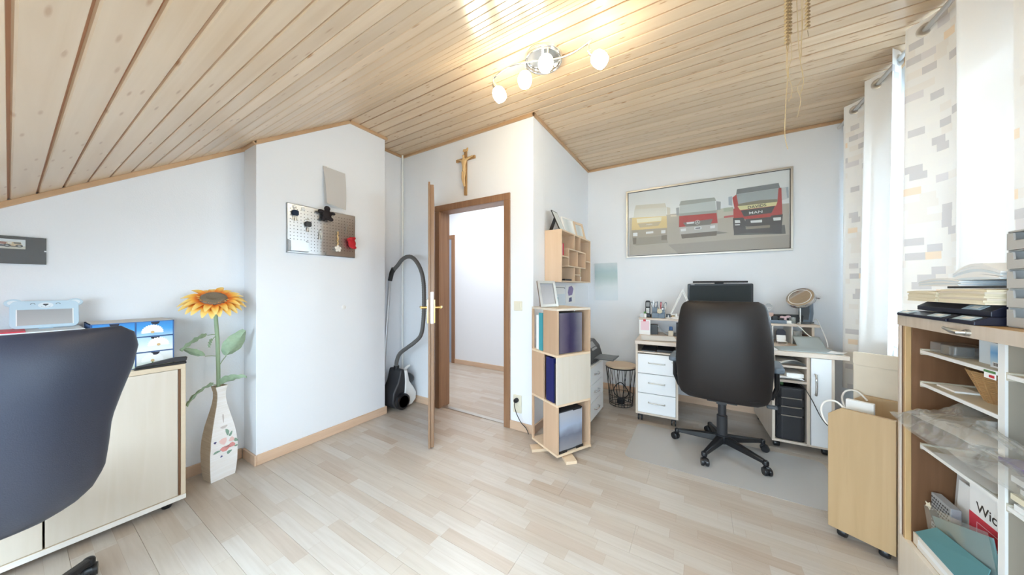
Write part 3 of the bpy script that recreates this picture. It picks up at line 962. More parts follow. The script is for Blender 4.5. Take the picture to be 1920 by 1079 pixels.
keybunch(1.12, 1.835, 1.71, 'plushblue', 3, 'key bunch with dark blue fob hanging from the white magnet')
keybunch(1.209, 1.765, 1.67, 'blacksoft', 2, 'key bunch with a black block fob below the magnets')
keybunch(1.299, 1.69, 1.60, None, 2, 'small bare key bunch hanging below the dark plush bear')
keybunch(1.518, 1.775, 1.69, None, 2, 'small bare key bunch hanging above the red plush figure')
pb = thing('plush_bear', 'dark brown plush bear key pendant on the top edge of the key board', 'plush toy', (XP + .05, 1.336, 1.765), R(90))
blob('body', [((0, 0, .05), (.036, .024, .042)), ((0, -.004, .10), (.024, .02, .022)), ((-.045, 0, .073), (.026, .013, .015)), ((.045, 0, .068), (.024, .013, .014)), ((-.026, -.004, .018), (.016, .014, .02)), ((.03, -.004, .018), (.02, .014, .017)),
               ((0, .012, .085), (.01, .018, .01))], 'plush', pb)
rb = thing('plush_figure', 'bright red plush pendant hanging at the corner of the key board', 'plush toy', (XP + .05, 1.545, 1.565), R(90))
blob('body', [((0, 0, .045), (.034, .022, .04)), ((-.008, -.002, .085), (.02, .018, .016)), ((.02, 0, .092), (.014, .012, .014)), ((-.03, 0, .075), (.014, .012, .016)), ((.016, -.004, .012), (.022, .016, .014)), ((0, .014, .06), (.01, .016, .01))], 'red', rb)
ly = thing('key_lanyard', 'braided straw lanyard ending in a pale wooden flower, on the key board', 'key pendant', (XP + .03, 1.435, 1.53), R(90))
m = MB(); m.cyl((0, -.001, .185), (0, .012, .192), .0015, 6); m.ring((0, 0, .18), .009, .0016, 'y', 14, 5); obj('ring', m, 'satin', ly, local=True)
m = MB()
for i in range(9): m.ell((.003 * math.sin(i * 2.1), 0, .162 - i * .0135), (.0075, .005, .009), 8, 6)
obj('braid', m, 'limewood', ly, local=True, smooth=60)
m = MB()
m.prism(circ(0, .025, .012, n=14), -.007, .001, 'xz')
for a in range(5):
    q = a * 2 * PI / 5 + PI / 2; m.prism(circ(.018 * math.cos(q), .025 + .018 * math.sin(q), .011, n=12), -.006, 0, 'xz')
obj('wooden_flower', m, 'lightedge', ly, local=True, bevel=.001)
m = MB(); m.lathe([(.018, 0), (.018, .005), (.014, .008), (0, .009)], (XP, 1.5, 1.06), 20, 'x')
single('blanking_disc', m, 'white', 'small round white blind cap low on the chimney breast', 'wall cap', smooth=40)

# ---------------------------------------------------------------- small picture on the gable wall
PRINTS = {}


def pmat(k, c):
    if k not in M: M[k] = plain('print_' + k, c, 0.5, spec=0.3)
    return k


pc = thing('picture_frame', 'small black framed truck photograph on the wall above the sideboard', 'picture', (XL + .001, -.03, 1.345), R(90))
m = MB(); m.box(-.14, .13, -.010, 0, 0, .132); obj('backing', m, 'blacksoft', pc, local=True, bevel=.001)
for k, c in dict(p_sky=(.80, .84, .86), p_ground=(.70, .66, .58), p_bed=(.62, .50, .36), p_rust=(.36, .16, .11), p_cab=(.72, .55, .36), p_dark=(.08, .08, .08), p_glass=(.12, .13, .13), p_hub=(.5, .5, .5), p_white=(.9, .9, .88)).items(): pmat(k, c)
names = ['p_sky', 'p_ground', 'p_dark', 'p_bed', 'p_rust', 'p_cab', 'p_glass', 'p_hub', 'p_white']
m = MB(); lay = [0]


def pol(k, pts, mb=None):
    lay[0] += 1
    m.mi = names.index(k); m.flat(pts, -.0101 - lay[0] * .00003)


def LP(x, y):      # photo units -> metres on the print (x right, y down from its top)
    return (-.0 + (x - 135) * .000405 + .02, .118 - (y - 115) * .000345 * .93)


pol('p_sky', [LP(-190, 118), LP(268, 118), LP(268, 262), LP(-190, 262)])
pol('p_ground', [LP(-190, 222), LP(268, 215), LP(268, 262), LP(-190, 262)])
pol('p_dark', [LP(-150, 200), LP(245, 205), LP(240, 230), LP(-150, 228)])
pol('p_bed', [LP(-160, 160), LP(110, 165), LP(105, 200), LP(-150, 202)])
pol('p_rust', [LP(98, 158), LP(150, 163), LP(145, 200), LP(100, 197)])
pol('p_cab', [LP(148, 160), LP(238, 158), LP(246, 205), LP(240, 224), LP(150, 215)])
pol('p_glass', [LP(190, 163), LP(236, 162), LP(242, 184), LP(196, 184)])
pol('p_white', [LP(155, 168), LP(180, 166), LP(182, 184), LP(157, 186)])
for wx in (-120, -60, 12, 152, 228):
    pol('p_dark', [LP(wx + 24 * math.cos(a * .4), 215 + 22 * math.sin(a * .4)) for a in range(15, -1, -1)])
    pol('p_hub', [LP(wx + 11 * math.cos(a * .4), 215 + 10 * math.sin(a * .4)) for a in range(15, -1, -1)])
obj('photo_print', m, names, pc, local=True)
for xx, zz in ((-.06, .130), (-.06, .0), (.128, .066)):
    m = MB(); m.cb((xx, -.006, zz), (.008, .014, .006)); obj('clip', m, 'steel', pc, local=True)
m = MB(); m.box(-.139, .129, -.0125, -.0115, .001, .131); obj('glass', m, 'pane', pc, local=True)

# ---------------------------------------------------------------- sideboard
sb = thing('sideboard', 'beech sideboard with sliding doors and pale edges against the gable wall', 'cabinet', (-2.66, -.15, 0))
SX0, SX1, SY0, SY1 = XL + .016, -2.49, -1.0, .525
m = MB(); m.box(SX0, SX1, SY0, SY1, .772, .797); m.box(SX0, SX1, SY0, SY1, .036, .062)
m.box(SX0, SX1, SY0, SY0 + .02, .062, .772); m.box(SX0, SX1, SY1 - .02, SY1, .062, .772); m.box(SX0, SX0 + .01, SY0 + .02, SY1 - .02, .062, .772)
obj('carcass', m, 'mapley', sb, bevel=.002)
m = MB(); m.box(SX1 - .018, SX1 - .003, .085, SY1 - .03, .064, .77); obj('door', m, 'maple', sb, bevel=.0015)
m = MB(); m.box(SX1 - .018, SX1 - .003, -.42, .079, .064, .77); obj('door', m, 'maple', sb, bevel=.0015)
m = MB(); m.box(SX1 - .018, SX1 - .003, -.98, -.426, .064, .77); obj('door', m, 'maple', sb, bevel=.0015)
m = MB(); m.box(SX1 - .002, SX1 + .001, SY1 - .03, SY1 - .0205, .064, .77); obj('edge_strip', m, 'brownpanel', sb)
m = MB(); m.box(SX1, SX1 + .003, SY0, SY1, .037, .061); obj('lower_edge', m, 'lightedge', sb)
for yy in (-.9, -.3, .46):
    m = MB(); m.lathe([(.018, 0), (.022, .01), (.022, .036)], (SX1 - .05, yy, 0), 16); obj('foot', m, 'black', sb, smooth=40)

# drawer box with the printed sky and daisies
TOPZ = .797
db = thing('drawer_box', 'blue cardboard drawer box printed with sky and daisies on the sideboard', 'drawer box', (-2.68, .35, TOPZ))
BX0, BX1, BY0, BY1, BZ = -2.80, -2.545, .21, .49, TOPZ + .25
M['daisysky'] = gradient('printed_sky', [(0, (.62, .74, .62)), (.18, (.80, .80, .76)), (.38, (.80, .86, .9)), (.62, (.46, .68, .86)), (.82, (.05, .33, .72)), (1, (.03, .22, .6))], 0, .25, 'Z', .35, .25)
m = MB(); m.box(BX0, BX1 - .012, BY0, BY0 + .004, TOPZ, BZ); m.box(BX0, BX1, BY1 - .004, BY1, TOPZ, BZ); m.box(BX0, BX1, BY0, BY1, BZ - .004, BZ); m.box(BX0, BX1, BY0, BY1, TOPZ, TOPZ + .004); m.box(BX0, BX0 + .004, BY0, BY1, TOPZ, BZ)
m.box(BX0, BX1 - .002, .349, .353, TOPZ, BZ)
for zz in (.083, .166): m.box(BX0, BX1 - .002, BY0, BY1, TOPZ + zz - .002, TOPZ + zz + .002)
obj('case', m, 'bluebox', db)
m = MB(); m.box(BX0 + .002, BX1 - .005, BY0 + .002, BY1 - .002, BZ, BZ + .001); obj('lid', m, 'greypaper', db)
for ya, yb in ((BY0 + .005, .348), (.354, BY1 - .005)):
    for zz in (0, 1, 2):
        z0, z1 = TOPZ + zz * .083 + .004, TOPZ + zz * .083 + .080
        m = MB(); m.box(BX1 - .2, BX1 - .001, ya, yb, z0, z1)
        # drawer front keeps heights of the whole print: mesh origin stays on the box base
        d = obj('drawer', m, 'daisysky', db)
        yc = (ya + yb) / 2
        m = MB(); m.prism([(yc + .016 * math.cos(a), z1 + .016 * math.sin(a)) for a in [PI + PI * i / 10 for i in range(11)]], BX1 - .001, BX1 + .0004, 'yz'); obj('finger_hole', m, 'navyfolder', d)
        if zz < 3:
            m = MB()
            fy, fz = yc + (.012 if zz % 2 else -.01), z0 + (.034 if zz == 2 else .046)
            for q in range(14):
                a = PI * (q / 13.0); m.T = Matrix.Translation((BX1 - .0007 + .00006 * q, fy, fz - .014)) @ Matrix.Rotation(a - PI / 2, 4, 'X')
                m.prism([(-.0035, .006), (.0035, .006), (.006, .036), (0, .042), (-.006, .036)], 0, .0007, 'yz')
            m.T = None
            obj('daisy_petals', m, 'white', d)
            m = MB(); m.prism(circ(fy, fz - .014, .007, n=14), BX1 - .001, BX1 + .0012, 'yz'); obj('daisy_centre', m, 'limewood', d)
            if zz == 0:
                m = MB(); m.prism([(fy - .003, z0), (fy + .004, z0), (fy + .003, fz - .02), (fy - .002, fz - .02)], BX1 - .001, BX1 + .0004, 'yz'); obj('daisy_stalk', m, 'green', d)
wb = thing('paper_box', 'second blue cardboard box further along the sideboard under papers', 'box', (-2.67, -.03, TOPZ))
m = MB(); m.box(-2.80, -2.54, -.24, .19, TOPZ, TOPZ + .22); obj('body', m, 'bluebox', wb, bevel=.003)
m = MB(); m.box(-2.805, -2.535, -.245, .195, TOPZ + .2, TOPZ + .235); obj('lid', m, 'bearpale', wb, bevel=.003)
m = MB(); m.box(-2.72, -2.53, -.4, .04, TOPZ + .2352, TOPZ + .2402)
single('red_folder', m, 'redcard', 'red folder lying on the paper box behind the office chair', 'folder', bevel=.001)
# bear shaped frame
BZ0 = TOPZ + .2352
bf = thing('bear_frame', 'pale blue bear-shaped frame with a blank grey picture on the paper box', 'picture frame', (-2.70, .095, BZ0), R(90))
tilt = Matrix.Rotation(R(-12), 4, 'X')
m = MB(); m.T = tilt
m.prism(rrect(-.093, .093, .003, .135, .022), -.008, .004, 'xz')
o_ = obj('face', m, 'bearblue', bf, local=True, bevel=.002)
for s in (-1, 1):
    m = MB(); m.T = tilt; m.prism(circ(s * .083, .126, .024, .019), -.006, .003, 'xz'); e_ = obj('ear', m, 'bearblue', bf, local=True, bevel=.002)
    m = MB(); m.T = tilt; m.prism(circ(s * .083, .127, .015, .011), -.0075, -.0058, 'xz'); obj('inner_ear', m, 'bearpale', e_, local=True)
    m = MB(); m.T = tilt; m.tube([(s * .034 + .006 * math.cos(a), -.0085, .117 + .006 * math.sin(a)) for a in [PI * i / 8 for i in range(9)]], .0009, 6); obj('eye', m, 'blacksoft', bf, local=True)
m = MB(); m.T = tilt; m.prism(circ(0, .112, .021, .014), -.0095, -.0078, 'xz'); obj('muzzle', m, 'bearpale', bf, local=True)
m = MB(); m.T = tilt; m.prism([(-.008, .116), (-.006, .119), (.006, .119), (.008, .116), (.001, .110), (-.001, .110)], -.011, -.0094, 'xz'); m.tube([(0, -.01, .11), (0, -.01, .106)], .0006, 5); obj('nose', m, 'anthracite', bf, local=True)
m = MB(); m.T = tilt; m.tube([(.012 * math.cos(a), -.0098, .108 + .006 * math.sin(a)) for a in [PI + PI * i / 8 for i in range(9)]], .0006, 5); obj('mouth', m, 'midgrey', bf, local=True)
M['blankscreen'] = gradient('blank_picture', [(0, (.48, .47, .46)), (1, (.36, .36, .37))], 0, .1, 'Z', .35)
m = MB(); m.T = tilt; m.prism([(-.074, .018), (.074, .018), (.074, .092), (-.074, .092)], -.0092, -.0078, 'xz'); obj('picture', m, 'blankscreen', bf, local=True)
m = MB(); m.T = tilt; m.box(-.077, -.074, -.0095, -.008, .016, .094); m.box(.074, .077, -.0095, -.008, .016, .094); obj('mount', m, 'paper', bf, local=True)
m = MB(); m.box(-.02, .02, .0, .055, 0, .004); m.tube([(0, .012, .09), (0, .055, .002)], .004, 6); obj('stand', m, 'bearblue', bf, local=True)
# stapler-like black block
st = thing('stapler', 'black desk stapler lying in front of the daisy drawer box', 'stapler', (-2.515, .43, TOPZ), R(90))
m = MB(); m.prism([(-.09, 0), (.10, 0), (.10, .012), (-.09, .008)], -.016, .016, 'xz'); obj('base', m, 'black', st, local=True, bevel=.002)
m = MB(); m.prism([(-.085, .010), (.03, .018), (.10, .014), (.105, .036), (.06, .040), (.02, .034), (-.085, .016)], -.014, .014, 'xz'); obj('arm', m, 'blacksoft', st, local=True, bevel=.003)

# ---------------------------------------------------------------- bottle vase and sunflower
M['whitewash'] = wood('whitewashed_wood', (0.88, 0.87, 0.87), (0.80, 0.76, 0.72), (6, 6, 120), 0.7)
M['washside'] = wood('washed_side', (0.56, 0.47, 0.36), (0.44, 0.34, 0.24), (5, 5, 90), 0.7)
vz = thing('floor_vase', 'whitewashed bottle-shaped floor vase with printed roses', 'vase', (-2.665, .715, 0), R(97))
prof = [(0, .062), (.03, .0655), (.10, .070), (.18, .071), (.26, .066), (.34, .054), (.41, .040), (.47, .0275), (.52, .022), (.555, .023), (.585, .031), (.592, .032)]
dep = [(0, .050), (.10, .060), (.22, .064), (.32, .056), (.42, .040), (.5, .030), (.56, .029), (.592, .033)]


def itp(tab, z):
    for (a, va), (b, vb) in zip(tab, tab[1:]):
        if a <= z <= b:
            t = (z - a) / (b - a); t = t * t * (3 - 2 * t) if False else t
            return va + (vb - va) * t
    return tab[-1][1]


zs = [i / 30 * .592 for i in range(31)]
outline = [(-itp(prof, z), z) for z in zs] + [(itp(prof, z), z) for z in reversed(zs)]
m = MB()
n_ = len(zs)
vv = []
for z in zs:
    w, d = itp(prof, z), itp(dep, z)
    vv += [(-w, -d, z), (w, -d, z), (w, d, z), (-w, d, z)]
ff = [(3, 2, 1, 0)]
mi = [1]
for i in range(n_ - 1):
    for k in range(4):
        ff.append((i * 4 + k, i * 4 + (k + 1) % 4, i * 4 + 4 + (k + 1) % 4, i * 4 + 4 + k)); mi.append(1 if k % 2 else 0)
# open mouth: inner lip going down
w, d = .026, .027
b0 = len(vv); vv += [(-w, -d, .592), (w, -d, .592), (w, d, .592), (-w, d, .592), (-w * .7, -d * .7, .5), (w * .7, -d * .7, .5), (w * .7, d * .7, .5), (-w * .7, d * .7, .5)]
t0 = (n_ - 1) * 4
for k in range(4):
    ff.append((t0 + k, t0 + (k + 1) % 4, b0 + (k + 1) % 4, b0 + k)); mi.append(1)
    ff.append((b0 + k, b0 + (k + 1) % 4, b0 + 4 + (k + 1) % 4, b0 + 4 + k)); mi.append(1)
ff.append((b0 + 4, b0 + 5, b0 + 6, b0 + 7)); mi.append(1)
m.v, m.f, m.m = vv, ff, mi
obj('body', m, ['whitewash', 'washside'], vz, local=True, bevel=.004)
for k, c in dict(pr_rose=(.78, .34, .32), pr_pale=(.85, .58, .54), pr_green=(.24, .36, .28), pr_navy=(.10, .10, .22), pr_line=(.58, .52, .5)).items(): pmat(k, c)
names = ['pr_rose', 'pr_pale', 'pr_green', 'pr_navy', 'pr_line']
m = MB()


def fpt(u, z):
    return (u, -itp(dep, z) - .0022, z)


def patch(k, cx_, cz_, rx, rz_, n=9, a=0.0):
    m.mi = names.index(k)
    p = []
    for i in range(n):
        q = 2 * PI * i / n; rr = 1 + .18 * math.sin(3 * q + cx_ * 90)
        x, z = rx * rr * math.cos(q), rz_ * rr * math.sin(q)
        p.append(fpt(cx_ + x * math.cos(a) - z * math.sin(a), cz_ + x * math.sin(a) + z * math.cos(a)))
    m.add(p, [tuple(range(n))])


for (k, x, z, a, b_, an) in [('pr_green', -.03, .195, .013, .005, .2), ('pr_green', .012, .28, .006, .016, .2), ('pr_green', .025, .265, .005, .012, -.5), ('pr_green', .045, .225, .006, .010, .6), ('pr_green', .018, .175, .010, .007, .5), ('pr_green', .046, .195, .007, .004, 0),
                              ('pr_pale', -.005, .24, .013, .015, 0), ('pr_pale', .028, .236, .010, .010, 0), ('pr_rose', .002, .2, .018, .012, .1), ('pr_rose', .028, .207, .013, .011, 0), ('pr_pale', .008, .207, .008, .005, .3),
                              ('pr_navy', -.036, .245, .005, .005, .7), ('pr_navy', -.012, .165, .0045, .004, .7), ('pr_line', .0, .31, .013, .006, .1), ('pr_line', .0, .355, .003, .02, 0)]:
    patch(k, x * 1.3, .22 + (z - .22) * 1.25, a * 1.45, b_ * 1.4, 9, an)
obj('floral_print', m, names, vz, local=True, kind='stuff')

M['petal'] = gradient('petal', [(0, (.70, .10, .015)), (.34, (.86, .25, .03)), (.58, (.93, .50, .08)), (.85, (.95, .68, .2)), (1, (.95, .72, .28))], 0, .115, 'X', .6, .15)
M['seed'] = plain('seed_head', (0.24, 0.19, 0.13), 0.9, bump=1.0, bscale=500, mottle=.5)
M['stalk'] = plain('stalk', (0.30, 0.40, 0.25), 0.6, mottle=.1, bscale=40)
M['leafcloth'] = plain('leaf_cloth', (0.32, 0.44, 0.30), 0.7, mottle=.22, bscale=60)
sf = thing('sunflower', 'artificial orange sunflower with cloth leaves standing in the floor vase', 'flower', (-2.655, .708, .505))
hc = Vector((-2.62, .676, 1.15))
m = MB(); m.tube([(-2.655, .708, .505), (-2.652, .706, .7), (-2.645, .70, .9), (-2.634, .688, 1.06), tuple(hc - Vector((.012, -.004, .02)))], .0105, 10); obj('stem', m, 'stalk', sf, smooth=60)
nrm = Vector((.50, -.12, .86)).normalized()
xa = nrm.cross(Vector((0, 1, 0))).normalized(); ya = nrm.cross(xa).normalized()
HM = Matrix((xa, ya, nrm)).transposed().to_4x4(); HM.translation = hc
m = MB(); m.T = HM; m.lathe([(.0, -.02), (.05, -.012), (.066, .004), (.064, .018), (.052, .028), (.03, .026), (.016, .018), (.0, .016)], (0, 0, 0), 28)
obj('seed_disc', m, 'seed', sf, smooth=60)
m = MB(); m.T = HM; m.lathe([(.0, -.03), (.04, -.022), (.075, -.004), (.08, .0)], (0, 0, 0), 20); obj('calyx', m, 'stalk', sf, smooth=60)
pp = None
inv = WM[sf.name].inverted()
for lay_, (cnt, rr, lift, sc_) in enumerate(((22, .056, -.18, .84), (18, .052, .12, .74), (9, .056, .9, .26))):
    for i in range(cnt):
        a = 2 * PI * (i + .5 * lay_) / cnt + random.uniform(-.05, .05)
        if lay_ == 2: a = PI * .12 + i * PI * .24 / 2.2 + .9
        mt = inv @ HM @ Matrix.Rotation(a, 4, 'Z') @ Matrix.Translation((rr, 0, .004 * lay_)) @ Matrix.Rotation(-lift + random.uniform(-.12, .12), 4, 'Y') @ Matrix.Diagonal((sc_ * random.uniform(.92, 1.08), sc_, sc_, 1))
        if pp is None:
            m = MB()
            m.grid(lambda u, v: (u * .122, (v - .5) * .050 * (math.sin(PI * (u * .86 + .10)) ** .8), .006 * math.sin(u * PI) + .010 * abs(v - .5) * 2 * math.sin(u * PI) - .022 * u * u), 7, 4)
            pp = obj('petal', m, 'petal', sf, local=True, smooth=60); pp.matrix_local = mt
        else:
            c = pp.copy(); C.objects.link(c); c.parent = sf; c.matrix_local = mt


def leafmesh(L, W, droop, fold):
    m = MB()
    def fn(u, v):
        w = W * (math.sin(PI * min(1, u * .93 + .02)) ** .7) * (1.15 - .55 * u)
        return (u * L, (v - .5) * w, -droop * u * u + fold * abs(v - .5) + .004 * math.sin(u * 22 + v * 3))
    return m.grid(fn, 10, 6)


def leaf(p, q, roll, L, W, droop, fold, stalk_from):
    p, q = Vector(p), Vector(q); x = (q - p).normalized(); up = Vector((0, 0, 1))
    z = (up - x * up.dot(x)).normalized(); y = z.cross(x)
    mt = Matrix((x, y, z)).transposed().to_4x4(); mt.translation = p
    m = leafmesh(L, W, droop, fold); m.T = None
    mt = mt @ Matrix.Rotation(roll, 4, 'X')
    m.v = [tuple(mt @ Vector(v)) for v in m.v]
    o = obj('leaf', m, 'leafcloth', sf, smooth=60)
    m = MB(); m.tube([stalk_from, tuple((Vector(stalk_from) + p) / 2 + Vector((0, 0, .004))), tuple(p)], .0025, 6); obj('leaf_stalk', m, 'stalk', o, smooth=60)


leaf((-2.63, .65, .93), (-2.58, .52, .875), R(35), .155, .075, .02, .03, (-2.645, .70, .925))
leaf((-2.635, .64, .80), (-2.60, .53, .87), R(60), .13, .045, .0, .02, (-2.65, .705, .785))
leaf((-2.62, .735, .785), (-2.585, .82, .935), R(-65), .185, .12, .0, .05, (-2.65, .708, .72))
leaf((-2.645, .715, .60), (-2.60, .80, .655), R(-40), .135, .10, .05, .04, (-2.654, .708, .58))
leaf((-2.635, .68, .61), (-2.58, .535, .60), R(30), .165, .09, .075, .03, (-2.654, .705, .6))
leaf((-2.63, .675, .905), (-2.62, .66, .86), R(60), .055, .045, .0, .02, (-2.645, .70, .92))
# ---------------------------------------------------------------- office chairs (local +y is where the sitter looks)
def office_chair(label, loc, rz, skin_mat, rows, yback, base_angle, dip, seat_z=.46, lean=0.06, arms=True, seat_w=.265, seat_y=.02, seat_d=.25, lever=True, leg_r=.30):
    t = thing('office_chair', label, 'chair', loc, rz, 'office chairs')
    m = MB(); m.lathe([(.045, .07), (.045, .125), (.034, .13), (.034, .27), (.026, .275), (.026, seat_z - .06)], (0, 0, 0), 20); obj('gas_column', m, 'blacksoft', t, local=True, smooth=40)
    for i in range(5):
        a = base_angle + i * 2 * PI / 5
        rot = Matrix.Rotation(a, 4, 'Z')
        m = MB(); m.T = rot
        m.add([(.03, -.028, .075), (.03, .028, .075), (leg_r, .016, .066), (leg_r, -.016, .066), (.03, -.022, .125), (.03, .022, .125), (leg_r - .005, .012, .092), (leg_r - .005, -.012, .092)],
              [(0, 1, 2, 3), (7, 6, 5, 4), (0, 4, 5, 1), (1, 5, 6, 2), (2, 6, 7, 3), (3, 7, 4, 0)])
        m.lathe([(.0, .094), (.014, .092), (.019, .082), (.019, .058), (.0, .056)], (leg_r, 0, 0), 12)
        lg = obj('base_leg', m, 'black', t, local=True, bevel=.006, smooth=50)
        sw = Matrix.Rotation(1.1 + i * .9, 4, 'Z')
        m = MB(); m.T = Matrix.Translation((leg_r * math.cos(a), leg_r * math.sin(a), 0)) @ Matrix.Rotation(a + (0.6 if i % 2 else -.5), 4, 'Z')
        for s in (-1, 1): m.lathe([(.006, -.008), (.024, -.009), (.0265, -.004), (.0265, .006), (.02, .011), (.0, .011)], (.016, s * .014, .0265), 16, 'y')
        m.cyl((.016, -.012, .0265), (.016, .012, .0265), .006, 8)
        m.prism(circ(.012, .032, .026, n=14, a0=-.2, a1=PI + .2), -.010, .010, 'xz')
        obj('caster', m, 'black', t, local=True, smooth=40)
    mw = .09 if lever else .04
    m = MB(); m.box(-mw, mw, -.13 if lever else -.06, .11, seat_z - .07, seat_z - .03); m.box(-.03, .03, -abs(yback) + .02, -.1, seat_z - .06, seat_z - .035); m.box(-.03, .03, -abs(yback) - .0, -abs(yback) + .03, seat_z - .06, seat_z + .1)
    if lever: m.tube([(.08, .0, seat_z - .05), (.22, -.03, seat_z - .055), (seat_w + .005, -.035, seat_z - .06)], .005, 8)
    obj('mechanism', m, 'blacksoft', t, local=True, bevel=.004)
    if lever: m = MB(); m.prism(rrect(seat_w - .01, seat_w + .05, -.055, -.015, .012), seat_z - .075, seat_z - .055); obj('lever_paddle', m, 'darkgrey', t, local=True, bevel=.005)
    # seat cushion
    def cush(u, v):
        a = 2 * PI * u; b = PI * (v - .5)
        s = lambda c, e: math.copysign(abs(c) ** e, c)
        return (seat_w * s(math.cos(b), .45) * s(math.cos(a), .4), seat_y + seat_d * s(math.cos(b), .45) * s(math.sin(a), .4), seat_z + .035 + .06 * s(math.sin(b), .6) + .008 * math.cos(a * 2))
    m = MB(); m.grid(cush, 40, 14); obj('seat', m, skin_mat, t, local=True, smooth=80)
    # backrest shell: rows of (z, half width)
    NB = 44
    vs, fs = [], []
    zs_ = [r_[0] for r_ in rows]; z0, z1 = zs_[0], zs_[-1]
    K = 30
    for j in range(K + 1):
        f = j / K
        f = .5 - .5 * math.cos(PI * f)
        z = z0 + (z1 - z0) * f
        w = 0
        for (a_, wa), (b_, wb_) in zip(rows, rows[1:]):
            if a_ <= z <= b_ + 1e-9: q = (z - a_) / (b_ - a_); w = wa + (wb_ - wa) * q
        th = .058 * (max(0.0, 1 - (2 * f - 1) ** 4)) ** .5 + .004
        for i in range(NB):
            a = 2 * PI * i / NB
            cx_ = math.copysign(abs(math.cos(a)) ** .45, math.cos(a)); sy = math.copysign(abs(math.sin(a)) ** .6, math.sin(a))
            x = w * cx_
            y = yback + th * sy * (1 - .45 * abs(cx_) ** 3) + dip * (abs(x) / .28) ** 2 - lean * (f - .3) - .03 * math.sin(PI * f)
            vs.append((x, y, z))
    for j in range(K):
        for i in range(NB): fs.append((j * NB + i, j * NB + (i + 1) % NB, (j + 1) * NB + (i + 1) % NB, (j + 1) * NB + i))
    fs.append(tuple(range(NB - 1, -1, -1))); fs.append(tuple(K * NB + i for i in range(NB)))
    m = MB(); m.add(vs, fs)
    bk = obj('backrest', m, skin_mat, t, local=True, smooth=85)
    for s in ((-1, 1) if arms else ()):
        m = MB(); m.tube([(s * .20, .02, seat_z - .03), (s * .29, .02, seat_z - .02), (s * .315, .0, seat_z + .06), (s * .31, -.03, seat_z + .17), (s * .305, -.03, seat_z + .20)], [.012, .014, .015, .015, .013], 10)
        ar = obj('arm', m, 'black', t, local=True, smooth=60)
        m = MB(); m.prism(rrect(s * .305 - .035, s * .305 + .035, -.17, .10, .03), seat_z + .195, seat_z + .235); obj('arm_pad', m, 'armpad', t, local=True, bevel=.012, smooth=60, seg=3, label='grey padded armrest top')
    return t


office_chair('black leather office chair with grey arm pads at the desk, on the frosted mat', (.15, 2.79, .0), R(-4), 'leatherbrown',
             [(.425, .20), (.45, .252), (.50, .272), (.70, .284), (.88, .278), (1.0, .264), (1.08, .25), (1.115, .235), (1.135, .20)], -.20, R(35), .035, seat_z=.47, lean=.05)
office_chair('black office chair with broad rounded back in front of the sideboard', (-1.93, -.07, .0), R(90), 'leather',
             [(.53, .12), (.55, .175), (.58, .212), (.64, .238), (.72, .245), (.80, .250), (.88, .272), (.96, .298), (1.03, .312), (1.075, .302), (1.10, .27)], -.29, R(-25), .085, seat_z=.47, lean=.05, arms=False, seat_w=.23, seat_y=.13, seat_d=.21, lever=False, leg_r=.36)

# ---------------------------------------------------------------- vacuum cleaner in the corner
vc = thing('vacuum_cleaner', 'grey and white vacuum cleaner with a long looping hose in the corner by the door', 'vacuum cleaner', (-2.62, 2.06, 0))
m = MB()
m.prism([(2.00, .02), (2.17, .02), (2.21, .07), (2.20, .14), (2.16, .2), (2.12, .3), (2.10, .40), (2.06, .40), (2.03, .28), (1.97, .18), (1.96, .08)], -2.75, -2.56, 'yz')
obj('body', m, 'blacksoft', vc, bevel=.015, seg=3, smooth=50)
m = MB(); m.prism([(2.06, .02), (2.18, .02), (2.235, .06), (2.24, .13), (2.20, .20), (2.15, .27), (2.125, .385), (2.10, .385), (2.105, .27), (2.10, .17)], -2.775, -2.545, 'yz'); obj('shell', m, 'white', vc, bevel=.008, smooth=50)
for xx, s in ((-2.545, 1), (-2.775, -1)):
    m = MB(); m.lathe([(.0, .034 * s), (.058, .034 * s), (.060, .026 * s)], (xx, 2.055, .09), 28, 'x'); w_ = obj('wheel_disc', m, 'white', vc, smooth=40)
    m = MB(); m.lathe([(.060, .034 * s), (.078, .026 * s), (.082, .0), (.0, .0)], (xx, 2.055, .088), 28, 'x'); obj('wheel', m, 'black', vc, smooth=40)
m = MB(); m.T = Matrix.Translation((-2.655, 2.20, .24)) @ Matrix.Rotation(R(-50), 4, 'X'); m.lathe([(.0, -.10), (.055, -.09), (.06, -.07), (.06, .05), (.045, .07), (.0, .075)], (0, 0, 0), 24)
m.v = [(x, min(y, 2.268), z) for x, y, z in m.v]
obj('dust_cup', m, 'anthracite', vc, smooth=50)
m = MB(); m.tube([(-2.66, 2.11, .33), (-2.65, 2.15, .345), (-2.645, 2.20, .385), (-2.64, 2.235, .40)], [.02, .018, .014, .01], 8); obj('handle', m, 'white', vc, smooth=60)
m = MB()
ctrl = [(-2.66, 2.08, .40), (-2.655, 2.08, .47), (-2.62, 2.09, .55), (-2.52, 2.10, .62), (-2.42, 2.10, .68), (-2.335, 2.11, .76), (-2.30, 2.11, .90), (-2.29, 2.11, 1.10), (-2.30, 2.11, 1.30), (-2.35, 2.11, 1.43), (-2.44, 2.115, 1.52), (-2.53, 2.12, 1.545), (-2.62, 2.12, 1.52), (-2.70, 2.12, 1.455), (-2.77, 2.11, 1.40)]


def spline(P_, n=8):
    P_ = [Vector(p) for p in P_]; out = []
    for i in range(len(P_) - 1):
        a, b, c, d = P_[max(i - 1, 0)], P_[i], P_[i + 1], P_[min(i + 2, len(P_) - 1)]
        for k_ in range(n):
            t = k_ / n
            out.append(.5 * ((2 * b) + (c - a) * t + (2 * a - 5 * b + 4 * c - d) * t * t + (3 * b - a - 3 * c + d) * t ** 3))
    out.append(P_[-1]); return out


